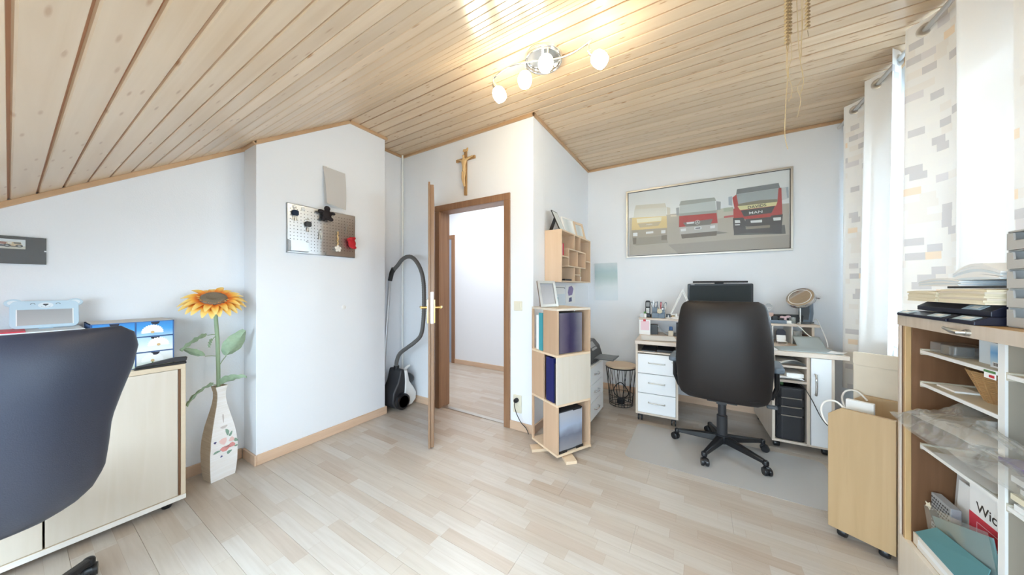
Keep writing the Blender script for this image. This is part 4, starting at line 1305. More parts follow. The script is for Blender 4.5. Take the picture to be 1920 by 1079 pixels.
sp_ = spline(ctrl, 18)
m.tube(sp_, [.0205 if i % 2 else .0185 for i in range(len(sp_))], 12); obj('hose', m, 'hose', vc, smooth=180)
m = MB(); m.cyl((-2.66, 2.08, .375), (-2.66, 2.08, .425), .027, 16); obj('hose_collar', m, 'black', vc, smooth=40)
m = MB(); m.tube([(-2.745, 2.115, 1.43), (-2.775, 2.11, 1.385), (-2.79, 2.10, 1.30)], [.026, .024, .022], 12); obj('hose_grip', m, 'black', vc, smooth=50)
m = MB(); m.tube([(-2.79, 2.10, 1.30), (-2.76, 2.02, .6), (-2.735, 1.96, .12)], .016, 12); obj('suction_tube', m, 'steel', vc, smooth=50)

# ---------------------------------------------------------------- switch, socket, plug
sw = thing('light_switch', 'cream square rocker light switch beside the door frame', 'switch', (-1.329, YD - .001, 1.03))
m = MB(); m.box(-.041, .041, -.011, 0, 0, .082); obj('frame', m, 'switch', sw, local=True, bevel=.005)
m = MB(); m.prism([(-.011, .012), (-.014, .012), (-.019, .07), (-.011, .07)], -.028, .028, 'yz'); obj('rocker', m, 'switch', sw, local=True, bevel=.002)
so = thing('wall_socket', 'cream double wall socket low beside the door', 'socket', (-1.335, YD - .001, .15))
m = MB(); m.box(-.041, .041, -.012, 0, 0, .153); obj('frame', m, 'switch', so, local=True, bevel=.004)
for zz in (.041, .112):
    m = MB(); m.lathe([(.020, -.0135), (.020, -.006), (.0, -.006)], (0, 0, zz), 20, 'y'); m.lathe([(.0205, -.012), (.0205, -.015), (.026, -.015), (.027, -.012)], (0, 0, zz), 24, 'y'); obj('outlet', m, 'switch', so, local=True, smooth=40)
pg = thing('power_plug', 'black plug with its cable running down from the wall socket', 'plug', (-1.335, YD - .015, .262))
m = MB(); m.lathe([(.0, -.04), (.012, -.038), (.019, -.028), (.019, .0), (.0, .0)], (0, 0, 0), 18, 'y'); obj('plug', m, 'black', pg, local=True, smooth=40)
m = MB(); m.tube(spline([(-1.335, YD - .05, .258), (-1.33, YD - .065, .225), (-1.31, YD - .06, .16), (-1.275, YD - .05, .095), (-1.23, YD - .045, .055), (-1.205, YD - .045, .012)], 6), .0035, 8); obj('cable', m, 'black', pg, smooth=60)

# ---------------------------------------------------------------- revolving file tower (local: near corner at origin, x along its right face, y along its left face)
TW = thing('file_tower', 'tall revolving beech file tower of three tiers on crossed foot boards', 'shelf tower', (-.845, 1.995, 0), R(61.5))
W_ = .318
ZB, ZT = .035, 1.080
Z1, Z2 = .385, .735
th_ = .016


def tb(x0, x1, y0, y1, z0, z1, nm='board', mt='towershaded'):
    m = MB(); m.box(x0, x1, y0, y1, z0, z1); return obj(nm, m, mt, TW, local=True, bevel=.0015)


for nm, z in (('bottom_board', ZB), ('shelf_board', Z1), ('shelf_board', Z2), ('top_board', ZT - th_)):
    tb(0, W_, 0, W_, z, z + th_, nm, 'beechx' if nm != 'top_board' else 'maple')
hw = .165
# (face, from, to) panels that close each tier: right face is y=0, left face is x=0
for z0, z1, kind in ((ZB + th_, Z1, 0), (Z1 + th_, Z2, 1), (Z2 + th_, ZT - th_, 0)):
    if kind == 0:
        tb(0, th_, 0, hw, z0, z1, 'side_panel'); tb(W_ - th_, W_, 0, W_ - hw, z0, z1, 'side_panel')
        tb(W_ - hw, W_ - th_, W_ - th_, W_, z0, z1, 'side_panel'); tb(0, th_, W_ - th_, W_, z0, z1, 'corner_post')
        tb(th_, W_ - th_, hw, hw + .01, z0, z1, 'divider')
    else:
        tb(0, W_, 0, th_, z0, z1, 'side_panel', 'maple'); tb(0, th_, hw, W_, z0, z1, 'side_panel')
        tb(W_ - th_, W_, W_ - hw, W_, z0, z1, 'side_panel'); tb(th_, W_ - th_, W_ - th_, W_, z0, z1, 'side_panel')
        tb(hw, hw + .01, th_, W_ - th_, z0, z1, 'divider')
m = MB(); m.cyl((W_ / 2, W_ / 2, .022), (W_ / 2, W_ / 2, ZB), .09, 24); obj('turntable', m, 'steel', TW, local=True)
for i, a in enumerate((R(-20), R(70))):
    m = MB(); m.T = Matrix.Translation((W_ / 2, W_ / 2, 0)) @ Matrix.Rotation(a, 4, 'Z'); m.box(-.235, .235, -.04, .04, 0, .022 - .0005 * i); obj('foot_board', m, 'beechx', TW, local=True, bevel=.002)
TI = WM[TW.name]


def in_tower(nm, label, cat, mats, fn, **kw):
    m = MB(); m.T = TI; fn(m); return single(nm, m, mats, label, cat, **kw)


M['purpleart'] = gradient('purple_print', [(0, (.15, .125, .17)), (.42, (.03, .02, .07)), (.6, (.045, .04, .09)), (1, (.2, .19, .22))], -.1, .1, 'X', .4, .25)
M['greyart'] = gradient('grey_print', [(0, (.30, .29, .31)), (.4, (.17, .18, .23)), (.62, (.36, .42, .54)), (1, (.42, .42, .45))], 0, .29, 'Z', .4, .3)
t = thing('purple_file_box', 'purple and grey printed file box in the top tier of the tower', 'file box', tuple(TI @ Vector((.155, .03, Z2 + th_))), R(61.5))
m = MB(); m.box(-.115, .105, 0, .12, 0, .295); obj('box', m, 'darkgrey', t, local=True, bevel=.002)
m = MB(); m.box(-.113, .103, -.0012, 0, .004, .292); obj('printed_front', m, 'purpleart', t, local=True)
t = thing('grey_file_box', 'dark grey printed file box standing in the bottom tier of the tower', 'file box', tuple(TI @ Vector((.135, .012, ZB + th_))), R(63))
m = MB(); m.box(-.112, .112, .0, .13, .004, .296); obj('box', m, 'blacksoft', t, local=True, bevel=.002)
m = MB(); m.box(-.110, .110, -.0012, 0, .016, .288); obj('printed_front', m, 'greyart', t, local=True)
m = MB(); m.box(-.118, -.04, -.004, .0, .0, .018); m.box(.05, .118, -.004, 0, .0, .018); m.box(.02, .1, -.003, .0, .284, .3); obj('corner_clip', m, 'black', t, local=True)
t = thing('teal_binder', 'teal folder with white paper edges in the top tier, facing the door', 'binder', tuple(TI @ Vector((.02, .24, Z2 + th_))), R(61.5))
m = MB(); m.box(.0, .22, -.045, -.041, 0, .285); m.box(0, .22, .0, .004, 0, .28); m.box(-.004, .0, -.045, .004, 0, .285); obj('cover', m, 'teal', t, local=True)
m = MB(); m.box(.004, .21, -.040, -.001, .004, .27); obj('pages', m, 'paper', t, local=True)
m = MB(); m.box(.0, .21, .006, .044, 0, .265); obj('pages', m, 'paper', t, local=True)
t = thing('blue_binder', 'dark blue lever-arch binder in the middle tier of the tower', 'binder', tuple(TI @ Vector((.012, .09, Z1 + th_))), R(61.5))
m = MB(); m.box(0, .003, -.035, .055, 0, .318); m.box(.003, .13, -.035, -.032, 0, .318); m.box(.003, .13, .052, .055, 0, .318); obj('cover', m, 'navy', t, local=True)
m = MB(); m.box(.006, .125, -.02, .04, .004, .3); obj('pages', m, 'paper', t, local=True)
in_tower('binder', 'thin dark binder beside the blue one in the middle tier', 'binder', 'blacksoft', lambda m: m.box(.016, .13, .022, .05, Z1 + th_ + .0005, Z1 + .3))

# photo frame on the tower (seen from its left edge, leaning back on a strut)
def easel_frame(label, loc, rz, w, h, edge, face, d=.014, tilt_=12, border=.02, photo=None, strut='midgrey'):
    t = thing('photo_frame', label, 'photo frame', loc, rz)
    mt = Matrix.Rotation(R(-tilt_), 4, 'X')
    m = MB(); m.T = mt
    for bx in ((-w / 2, -w / 2 + border, 0, h), (w / 2 - border, w / 2, 0, h), (-w / 2 + border, w / 2 - border, 0, border), (-w / 2 + border, w / 2 - border, h - border, h)):
        m.box(bx[0], bx[1], -d, 0, bx[2], bx[3])
    obj('frame', m, edge, t, local=True, bevel=.001)
    m = MB(); m.T = mt; m.box(-w / 2 + .002, w / 2 - .002, -.004, -.001, .002, h - .002); obj('picture', m, face, t, local=True)
    q = mt @ Vector((0, .0, h * .62))
    m = MB(); sy = q.y + h * .28
    m.add([(-.022, q.y, q.z), (.022, q.y, q.z), (.028, sy, .001), (-.028, sy, .001), (-.022, q.y + .004, q.z), (.022, q.y + .004, q.z), (.028, sy + .004, .001), (-.028, sy + .004, .001)],
          [(0, 3, 2, 1), (4, 5, 6, 7), (0, 1, 5, 4), (1, 2, 6, 5), (2, 3, 7, 6), (3, 0, 4, 7)])
    obj('strut', m, strut, t, local=True)
    return t


M['blankphoto'] = gradient('blank_photo', [(0, (.46, .46, .48)), (1, (.32, .32, .34))], 0, .18, 'Z', .4)
M['palephoto'] = gradient('pale_photo', [(0, (.76, .79, .79)), (.5, (.62, .68, .68)), (1, (.80, .82, .82))], -.07, .07, 'X', .4, .2)
easel_frame('silver photo frame with a blank picture standing on the file tower', tuple(TI @ Vector((.07, .185, ZT + .001))), R(60), .165, .205, 'satin', 'blankphoto', border=.022, tilt_=15)

# ---------------------------------------------------------------- wall shelf of small compartments
WS = thing('wall_shelf', 'beech wall shelf of staggered compartments above the file tower', 'shelf', (XN + .001, 2.51, 1.28), R(90))
# local x runs along the wall, front at -y
SD, SL_, SH = .163, .836, .463
tk = .012


def ws(x0, x1, z0, z1, nm='board'):
    m = MB(); m.box(x0, x1, -SD, 0, z0, z1); return obj(nm, m, 'beech' if (z1 - z0) > (x1 - x0) else 'beechx', WS, local=True, bevel=.001)


ws(0, tk, 0, SH, 'side_panel'); ws(SL_ - tk, SL_, 0, SH, 'side_panel'); ws(tk, SL_ - tk, 0, tk, 'bottom_board'); ws(tk, SL_ - tk, SH - tk, SH, 'top_board')
ws(.17, .17 + tk, .143 + tk, .302, 'divider'); ws(.655, .655 + tk, .143 + tk, .302, 'divider'); ws(.41, .41 + tk, .143 + tk, .302, 'divider')
ws(.17, .667, .143, .143 + tk, 'shelf_board'); ws(.17, .667, .302, .302 + tk, 'shelf_board')
ws(tk, .17, .222, .222 + tk, 'shelf_board'); ws(.667, SL_ - tk, .222, .222 + tk, 'shelf_board')
ws(.325, .325 + tk, .302 + tk, SH - tk, 'divider'); ws(.487, .487 + tk, .302 + tk, SH - tk, 'divider')
ws(.325, .325 + tk, tk, .143, 'divider'); ws(.487, .487 + tk, tk, .143, 'divider')
ws(.337, .487, .07, .078, 'shelf_board')
WI = WM[WS.name]


def on_shelf(nm, label, cat, mat, fn, **kw):
    m = MB(); m.T = WI; fn(m); return single(nm, m, mat, label, cat, **kw)


on_shelf('booklet', 'white booklet standing in the upper compartment of the wall shelf', 'book', 'paper', lambda m: m.box(.02, .05, -.15, -.03, .235, .34))
on_shelf('booklet', 'red booklet standing beside the white one in the wall shelf', 'book', 'redcard', lambda m: m.box(.06, .085, -.15, -.03, .235, .345))
on_shelf('booklet', 'grey booklet behind the red one in the wall shelf', 'book', 'greypaper', lambda m: m.box(.09, .11, -.12, -.03, .235, .335))
v = thing('round_vase', 'round white vase in the upper compartment near the wooden frame', 'vase', tuple(WI @ Vector((.565, -.09, .3145))))
m = MB(); m.lathe([(.02, 0), (.035, .012), (.046, .04), (.042, .068), (.022, .086), (.015, .092), (.017, .10), (.012, .1), (.012, .05), (0, .05)], (0, 0, 0), 20); obj('body', m, 'white', v, local=True, smooth=50)
v = thing('small_figurine', 'tiny dark red figurine in the middle compartment of the wall shelf', 'figurine', tuple(WI @ Vector((.455, -.13, .1555))))
blob('body', [((0, 0, .014), (.014, .012, .015)), ((0, 0, .036), (.012, .012, .012)), ((.012, 0, .02), (.008, .007, .009)), ((-.012, 0, .02), (.008, .007, .009))], 'redcard', v, .002)
blob('head', [((0, 0, .04), (.011, .011, .011)), ((-.008, 0, .049), (.004, .004, .004)), ((.008, 0, .049), (.004, .004, .004))], 'plush', v, .002)
v = thing('plush_animal', 'small dark blue plush animal seated in the lower compartment', 'plush toy', tuple(WI @ Vector((.055, -.115, .0125))))
blob('body', [((0, 0, .035), (.026, .024, .035)), ((0, -.006, .08), (.024, .023, .022)), ((-.02, 0, .1), (.009, .006, .012)), ((.02, 0, .1), (.009, .006, .012)), ((-.022, -.02, .014), (.012, .018, .012)), ((.022, -.02, .014), (.012, .018, .012)), ((0, -.028, .074), (.011, .01, .009))], 'plushblue', v, .003)
on_shelf('wallet', 'flat black wallet lying in the lower compartment beside the plush animal', 'wallet', 'blacksoft', lambda m: m.box(.13, .30, -.145, -.03, .0125, .03), bevel=.004)
v = thing('small_cup', 'tiny white cup on the little shelf in the lower row', 'cup', tuple(WI @ Vector((.41, -.1, .0785))))
m = MB(); m.lathe([(.012, 0), (.017, .005), (.02, .03), (.018, .03), (.015, .006), (0, .005)], (0, 0, 0), 16); obj('body', m, 'white', v, local=True, smooth=50)
v = thing('potted_plant', 'little green plant in a white pot in the lower compartment', 'plant', tuple(WI @ Vector((.545, -.125, .0125))))
m = MB(); m.lathe([(.016, 0), (.024, .004), (.028, .045), (.025, .045), (.02, .036), (0, .036)], (0, 0, 0), 18); obj('pot', m, 'white', v, local=True, smooth=50)
m = MB()
for i in range(26):
    a = random.uniform(0, 2 * PI); r_ = random.uniform(.004, .024); h_ = random.uniform(.05, .115)
    c = Vector((r_ * math.cos(a), r_ * math.sin(a), h_)); d = Vector((math.cos(a), math.sin(a), .7)).normalized() * .018; s_ = Vector((-math.sin(a), math.cos(a), 0)) * .007
    m.add([c - d * .6, c + s_, c + d, c - s_, (c.x * .2, c.y * .2, .034)], [(0, 1, 2, 3), (4, 0, 1)])
obj('leaves', m, 'green', v, local=True, kind='stuff')
# frames on top of the wall shelf
t = thing('photo_frame', 'black photo frame seen edge on, standing at the near end of the wall shelf', 'photo frame', tuple(WI @ Vector((.09, -.06, SH + .001))), R(90))
m = MB(); m.T = Matrix.Translation((0, -.07, 0)) @ Matrix.Rotation(R(-24), 4, 'X'); m.box(-.065, .065, -.006, .002, 0, .20); obj('frame', m, 'black', t, local=True, bevel=.001)
m = MB(); m.T = Matrix.Translation((0, -.07, 0)) @ Matrix.Rotation(R(-24), 4, 'X'); m.box(-.055, .055, -.0068, -.0058, .01, .19); obj('picture', m, 'palephoto', t, local=True)
m = MB(); m.T = Matrix.Translation((0, .045, 0)) @ Matrix.Rotation(R(22), 4, 'X'); m.box(-.03, .03, -.002, .002, 0.001, .15); obj('strut', m, 'black', t, local=True)
easel_frame('pale glass photo frame in the middle of the wall shelf top', tuple(WI @ Vector((.315, -.115, SH + .001))), R(80), .20, .165, 'white', 'palephoto', border=.014, tilt_=14)
easel_frame('light wooden photo frame at the far end of the wall shelf top', tuple(WI @ Vector((.62, -.12, SH + .001))), R(80), .20, .175, 'beechx', 'palephoto', border=.024, tilt_=14)
M['violet'] = plain('violet_print', (.24, .18, .38), .5)
pmat('pr_navy', (.10, .10, .22))
# cards pinned on the wall between shelf and tower
WX = XN + .001


def card(lab, y0, y1, z0, z1, mat, dz=0.0, extra=None):
    t = thing('wall_card', lab, 'card', (WX, (y0 + y1) / 2, z0), R(90))
    w = y1 - y0; h = z1 - z0
    m = MB(); m.box(-w / 2, w / 2, -.0025 - dz, -.0005, 0, h); obj('sheet', m, mat, t, local=True)
    if extra:
        for nm, mt, pts in extra:
            m = MB(); m.prism([(x * w - w / 2, z * h) for x, z in pts], -.0034 - dz, -.0024 - dz, 'xz'); obj(nm, m, mt, t, local=True)
    return t


card('white sheet with a dark metal clip along its top under the wall shelf', 2.62, 2.99, 1.10, 1.245, 'paper', 0, [('clip', 'midgrey', [(0, .93), (1, .9), (1.02, .80), (.96, .80), (.95, .86), (0, .9)])])
card('pale blue card with a green corner standing low on the wall', 2.72, 2.98, 1.0, 1.165, 'bearpale', .006, [('green_corner', 'teal', [(.06, .55), (.3, .5), (.32, .8), (.1, .85)])])
card('white card with a violet picture pinned near the wall corner', 3.02, 3.30, 1.06, 1.255, 'paper', 0, [('picture', 'pr_navy', [(.30, .08), (.62, .1), (.6, .34), (.34, .3)]), ('picture', 'violet', [(.28, .42), (.66, .46), (.8, .8), (.6, .97), (.3, .9), (.2, .6)])])
# blurred sheet on the far wall beside the picture
M['paleposter'] = gradient('pale_poster', [(0, (.74, .80, .84)), (.35, (.72, .78, .80)), (.62, (.47, .60, .60)), (.78, (.45, .59, .62)), (1, (.66, .72, .75))], 0, .46, 'Z', .5, .2)
t = thing('poster', 'pale blue-green poster hanging on the wall between wall shelf and truck picture', 'poster', (-.965, YF - .001, 1.075))
m = MB(); m.grid(lambda u, v: (-.135 + u * .27 + .01 * (1 - v), -.004 - .006 * math.sin(v * PI) * (1 - u), v * .452), 4, 8); obj('sheet', m, 'paleposter', t, local=True, smooth=60)

# ---------------------------------------------------------------- low white drawer unit with printer
lc = thing('drawer_unit', 'low white drawer unit on casters behind the file tower', 'drawer unit', (-.98, 2.76, 0))
LX0, LX1, LY0, LY1 = XN + .02, -.795, 2.52, 3.02
m = MB(); m.box(LX0, LX1 - .018, LY0, LY1, .06, .53); obj('carcass', m, 'whitefront', lc, bevel=.002)
m = MB(); m.box(LX0 - .003, LX1 + .008, LY0 - .005, LY1 + .005, .53, .552); obj('top', m, 'lightedge', lc, bevel=.002)
for i in range(3):
    z0 = .068 + i * .154
    m = MB(); m.box(LX1 - .018, LX1, LY0 + .004, LY1 - .004, z0, z0 + .149); d = obj('drawer', m, 'whitefront', lc, bevel=.0015)
    m = MB(); m.tube([(LX1, 2.71, z0 + .08), (LX1 + .018, 2.72, z0 + .08), (LX1 + .025, 2.77, z0 + .078), (LX1 + .018, 2.82, z0 + .08), (LX1, 2.83, z0 + .08)], .007, 8); obj('handle', m, 'chrome', d, smooth=60)
for xx in (LX0 + .05, LX1 - .06):
    for yy in (LY0 + .05, LY1 - .05):
        m = MB(); m.lathe([(.0, -.012), (.024, -.012), (.028, -.006), (.028, .006), (.024, .012), (.0, .012)], (xx, yy, .028), 16, 'y'); m.box(xx - .012, xx + .012, yy - .016, yy + .016, .034, .06); obj('caster', m, 'black', lc, smooth=40)
pr = thing('printer', 'dark grey inkjet printer with its paper tray pulled out on the white drawer unit', 'printer', (-.98, 2.78, .5525))
m = MB(); m.prism([(-1.15, .5525), (-.80, .5525), (-.79, .58), (-.82, .68), (-.87, .735), (-1.15, .735)], 2.60, 2.98, 'xz'); obj('body', m, 'anthracite', pr, bevel=.01, seg=3)
m = MB(); m.prism([(-1.14, .7355), (-.89, .7355), (-.93, .765), (-1.12, .775)], 2.63, 2.95, 'xz'); obj('lid', m, 'bluegrey', pr, bevel=.006)
m = MB(); m.prism([(-.815, .66), (-.862, .722), (-.857, .726), (-.808, .664)], 2.72, 2.86, 'xz'); obj('control_panel', m, 'midgrey', pr)
m = MB(); m.box(-.79, -.62, 2.68, 2.90, .60, .606); m.box(-.625, -.62, 2.70, 2.88, .606, .614); obj('paper_tray', m, 'darkgrey', pr, bevel=.001)

# ---------------------------------------------------------------- wire basket table
wbk = thing('wire_basket_table', 'round black wire basket with a wooden lid, used as a side table', 'side table', (-.70, 3.36, 0))
bc = Vector((-.70, 3.36, 0))
m = MB(); m.lathe([(.0, .402), (.150, .402), (.153, .406), (.153, .418), (.150, .421), (.0, .421)], bc, 40); obj('lid', m, 'beechx', wbk, smooth=40)
m = MB(); m.ring(bc + Vector((0, 0, .396)), .150, .006, n=40); obj('rim', m, 'black', wbk, smooth=60)
m = MB()
for r_, z in ((.115, .006), (.117, .03), (.124, .11)): m.ring(bc + Vector((0, 0, z)), r_, .003, n=36, k=6)
for i in range(3): m.cyl(bc + Vector((.115 * math.cos(i * 1.05), .115 * math.sin(i * 1.05), .006)), bc - Vector((.115 * math.cos(i * 1.05), .115 * math.sin(i * 1.05), -.006)), .0025, 6)
obj('base_rings', m, 'black', wbk, smooth=60)
pw = None
for i in range(24):
    a = 2 * PI * i / 24
    off = (.26 if i % 2 else -.26)
    if i < 2:
        m = MB(); m.tube([(.115, 0, .006), (.13 * math.cos(off * .5), .13 * math.sin(off * .5), .2), (.150 * math.cos(off), .150 * math.sin(off), .394)], .0026, 6)
        q = obj('wire', m, 'black', wbk, local=True, smooth=60); q.rotation_euler = (0, 0, a); pw = [q] if i == 0 else pw + [q]
    else:
        copy_part(pw[i % 2], wbk, (0, 0, 0), (0, 0, a))
bb = thing('cable_bundle', 'black charger with bundled cable lying inside the wire basket', 'cable', (-.70, 3.36, .012))
m = MB(); m.box(-.735, -.665, 3.33, 3.39, .012, .06); obj('charger', m, 'black', bb, bevel=.006)
m = MB(); m.tube(spline([(-.70, 3.36, .06), (-.76, 3.35, .10), (-.77, 3.36, .16), (-.70, 3.35, .23), (-.63, 3.36, .15), (-.64, 3.37, .09), (-.70, 3.37, .062)], 6), .005, 8); obj('cable', m, 'black', bb, smooth=60)

# ---------------------------------------------------------------- big framed truck picture
TRUCKS = [
('sky',[(-700,365),(705,345),(709,26),(-700,48)]),
('ground',[(-700,82),(707,53),(711,-369),(-704,-358)]),
('far1',[(155,72),(286,74),(286,-5),(155,-29)]),
('far2',[(204,75),(286,76),(282,35),(206,35)]),
('far3',[(209,-7),(286,-5),(286,-25),(209,-27)]),
('far4',[(-272,64),(-215,61),(-215,41),(-272,45)]),
('ground2',[(-297,-259),(707,-240),(711,-369),(-201,-362)]),
('shade1',[(-655,-152),(-316,-159),(-297,-237),(-633,-245)]),
('shade2',[(-164,-162),(163,-156),(245,-179),(-154,-205)]),
('shade3',[(290,-143),(676,-145),(683,-229),(290,-208)]),
('ymir',[(-311,158),(-275,142),(-277,70),(-308,68)]),
('yvisor',[(-628,220),(-326,201),(-314,154),(-644,173)]),
('ywind',[(-644,173),(-314,154),(-314,56),(-655,74)]),
('ybody',[(-671,79),(-311,58),(-306,-73),(-676,-68)]),
('ystripe',[(-622,62),(-360,53),(-365,10),(-617,15)]),
('ygrille',[(-610,5),(-365,3),(-395,-40),(-585,-43)]),
('ybump',[(-676,-65),(-306,-73),(-306,-151),(-671,-153)]),
('ywheel',[(-666,-154),(-622,-153),(-628,-229),(-658,-232)]),
('ywheel',[(-363,-153),(-306,-151),(-308,-209),(-363,-204)]),
('light',[(-660,-97),(-612,-98),(-612,-138),(-660,-136)]),
('light',[(-365,-95),(-323,-95),(-323,-130),(-365,-130)]),
('light',[(-522,-97),(-445,-96),(-445,-119),(-522,-120)]),
('mmir',[(-220,133),(-192,137),(-190,54),(-215,53)]),
('mmir',[(143,154),(182,143),(180,61),(148,61)]),
('mvisor',[(-175,201),(128,195),(143,158),(-190,154)]),
('mwind',[(-184,153),(134,160),(143,41),(-188,51)]),
('red',[(-190,41),(146,33),(156,-70),(-192,-78)]),
('mwind2',[(-184,69),(141,62),(143,33),(-188,41)]),
('mgrille',[(-154,-35),(114,-24),(95,-83),(-117,-92)]),
('mbump',[(-190,-81),(155,-81),(155,-152),(-182,-157)]),
('mlow',[(-173,-158),(150,-152),(146,-198),(-164,-204)]),
('light',[(-177,-99),(-127,-98),(-125,-125),(-173,-126)]),
('light',[(91,-95),(133,-91),(133,-118),(93,-121)]),
('light',[(-49,-94),(14,-93),(14,-118),(-48,-118)]),
('dark',[(-40,-101),(5,-100),(5,-112),(-40,-112)]),
('light',[(-122,-33),(-52,-34),(-52,-53),(-119,-52)]),
('rmir',[(245,181),(276,184),(278,89),(247,99)]),
('rdoor',[(651,205),(684,208),(698,96),(655,87)]),
('rmir',[(683,204),(701,205),(704,104),(693,101)]),
('red',[(286,54),(330,78),(651,205),(658,-51),(287,-37)]),
('red',[(278,169),(311,197),(330,70),(294,61)]),
('red',[(633,208),(652,205),(659,-51),(622,66)]),
('rvisor',[(316,247),(632,254),(642,206),(308,197)]),
('rwind',[(310,195),(631,204),(623,78),(329,74)]),
('rdash',[(322,99),(427,108),(510,112),(623,103),(623,77),(329,72)]),
('cream',[(320,77),(623,78),(613,43),(340,36)]),
('dark',[(346,31),(606,40),(580,-22),(370,-31)]),
('red',[(357,-35),(592,-28),(580,-60),(371,-58)]),
('dark',[(283,-36),(367,-40),(393,-105),(381,-137),(286,-137)]),
('dark',[(381,-59),(576,-59),(570,-137),(387,-132)]),
('dark',[(576,-48),(662,-44),(656,-134),(570,-137)]),
('rlow',[(286,-135),(656,-132),(652,-226),(576,-211),(388,-194),(292,-201)]),
('light',[(297,-59),(338,-62),(342,-90),(299,-89)]),
('light',[(592,-69),(649,-70),(648,-98),(595,-97)]),
('light',[(299,-100),(338,-102),(338,-113),(299,-111)]),
('light',[(422,-77),(510,-78),(510,-103),(424,-100)]),
('rbar',[(385,-133),(569,-135),(569,-160),(385,-159)]),
]
COL = dict(sky=(.84, .86, .88), ground=(.52, .47, .41), ground2=(.42, .38, .34), far1=(.60, .58, .50), far2=(.46, .50, .40), far3=(.55, .12, .12), far4=(.76, .68, .56), shade1=(.40, .36, .30), shade2=(.26, .25, .23), shade3=(.14, .14, .15),
           ymir=(.66, .62, .54), yvisor=(.68, .65, .58), ywind=(.72, .72, .68), ybody=(.80, .62, .30), ystripe=(.84, .80, .62), ygrille=(.60, .50, .34), ybump=(.46, .40, .33), ywheel=(.26, .23, .19),
           light=(.85, .86, .88), mmir=(.36, .38, .40), mvisor=(.42, .44, .42), mwind=(.58, .63, .63), mwind2=(.40, .42, .40), red=(.50, .035, .04), mgrille=(.22, .20, .19), mbump=(.56, .54, .52), mlow=(.18, .15, .13), dark=(.05, .05, .06),
           rmir=(.40, .46, .54), rdoor=(.66, .68, .70), rvisor=(.22, .25, .28), rwind=(.42, .47, .50), rdash=(.24, .22, .16), cream=(.80, .74, .40), rlow=(.07, .07, .08), rbar=(.30, .26, .22))
for k, c in COL.items(): pmat('t_' + k, c)
names = ['t_' + k for k in COL]
TP = thing('truck_picture', 'wide silver framed picture of three tipper trucks on the wall above the desk', 'picture', (.01, YF - .001, 1.575))
PZ = .385                                                # print origin above the frame's lower edge
fw_, fz0, fz1 = .735, 0.0, .775
m = MB()
for a in ((-fw_, fw_, fz0, fz0 + .018), (-fw_, fw_, fz1 - .018, fz1), (-fw_, -fw_ + .018, fz0 + .018, fz1 - .018), (fw_ - .018, fw_, fz0 + .018, fz1 - .018)): m.box(a[0], a[1], -.022, 0, a[2], a[3])
obj('frame', m, 'satin', TP, local=True, bevel=.002)
m = MB()
for a in ((-.717, .717, .018, .024), (-.717, .717, .751, .757), (-.717, -.711, .024, .751), (.711, .717, .024, .751)): m.box(a[0], a[1], -.017, -.010, a[2], a[3])
obj('inner_edge', m, 'blacksoft', TP, local=True)
m = MB(); lay = 0
clip = lambda p: [(min(.711, max(-.711, x / 1000)), min(.751, max(.024, z / 1000 + PZ))) for x, z in p]
m.mi = names.index('t_sky'); m.flat([(-.711, .024), (.711, .024), (.711, .751), (-.711, .751)], -.011)
for k, p in TRUCKS:
    lay += 1; m.mi = names.index('t_' + k); m.flat(clip(p), -.011 - lay * .00006)
m.mi = names.index('t_light')
# star in a ring on the middle truck's grille
for sgn in range(3):
    a = PI / 2 + sgn * 2 * PI / 3; lay += 1
    m.flat([(-.021 + .019 * math.cos(a), PZ - .043 + .019 * math.sin(a)), (-.021 + .004 * math.cos(a + 1.05), PZ - .043 + .004 * math.sin(a + 1.05)), (-.021 + .004 * math.cos(a - 1.05), PZ - .043 + .004 * math.sin(a - 1.05))], -.011 - lay * .00006)
lay += 1
for i in range(20):
    a, b = 2 * PI * i / 20, 2 * PI * (i + 1) / 20
    m.flat([(-.021 + r_ * math.cos(q), PZ - .043 + r_ * math.sin(q)) for r_, q in ((.019, a), (.0225, a), (.0225, b), (.019, b))], -.011 - lay * .00006)
print_ = obj('photo_print', m, names, TP, local=True)
yy = -.011 - (lay + 2) * .00006
text_mesh('DAVIDS', .036, print_, 'blacksoft', (.470, yy, PZ + .055), (R(90), R(-3), 0), 'lettering', 1.15, 0, .0006)
text_mesh('MAN', .036, print_, 't_light', (.462, yy, PZ - .002), (R(90), R(-2), 0), 'lettering', 1.35, 0, .0003)
text_mesh('MAN', .022, print_, 't_light', (-.486, yy, PZ - .018), (R(90), 0, 0), 'lettering', 1.2)
m = MB(); m.box(-.716, .716, -.0175, -.0165, .02, .755); obj('glass', m, 'pane', TP, local=True)
# ---------------------------------------------------------------- desk (u along its front, v into the room's depth)
DI = Matrix.Translation((-.5, 2.985, 0)) @ Matrix.Rotation(R(3), 4, 'Z')


def DW(u, v, z): return DI @ Vector((u, v, z))


def dthing(name, label, cat, u, v, z, rz=0.0, group=None): return thing(name, label, cat, tuple(DW(u, v, z)), R(3) + rz, group)


def dobj(name, mat, parent, boxes, **kw):
    m = MB(); m.T = DI
    for b in boxes: m.box(*b)
    return obj(name, m, mat, parent, **kw)


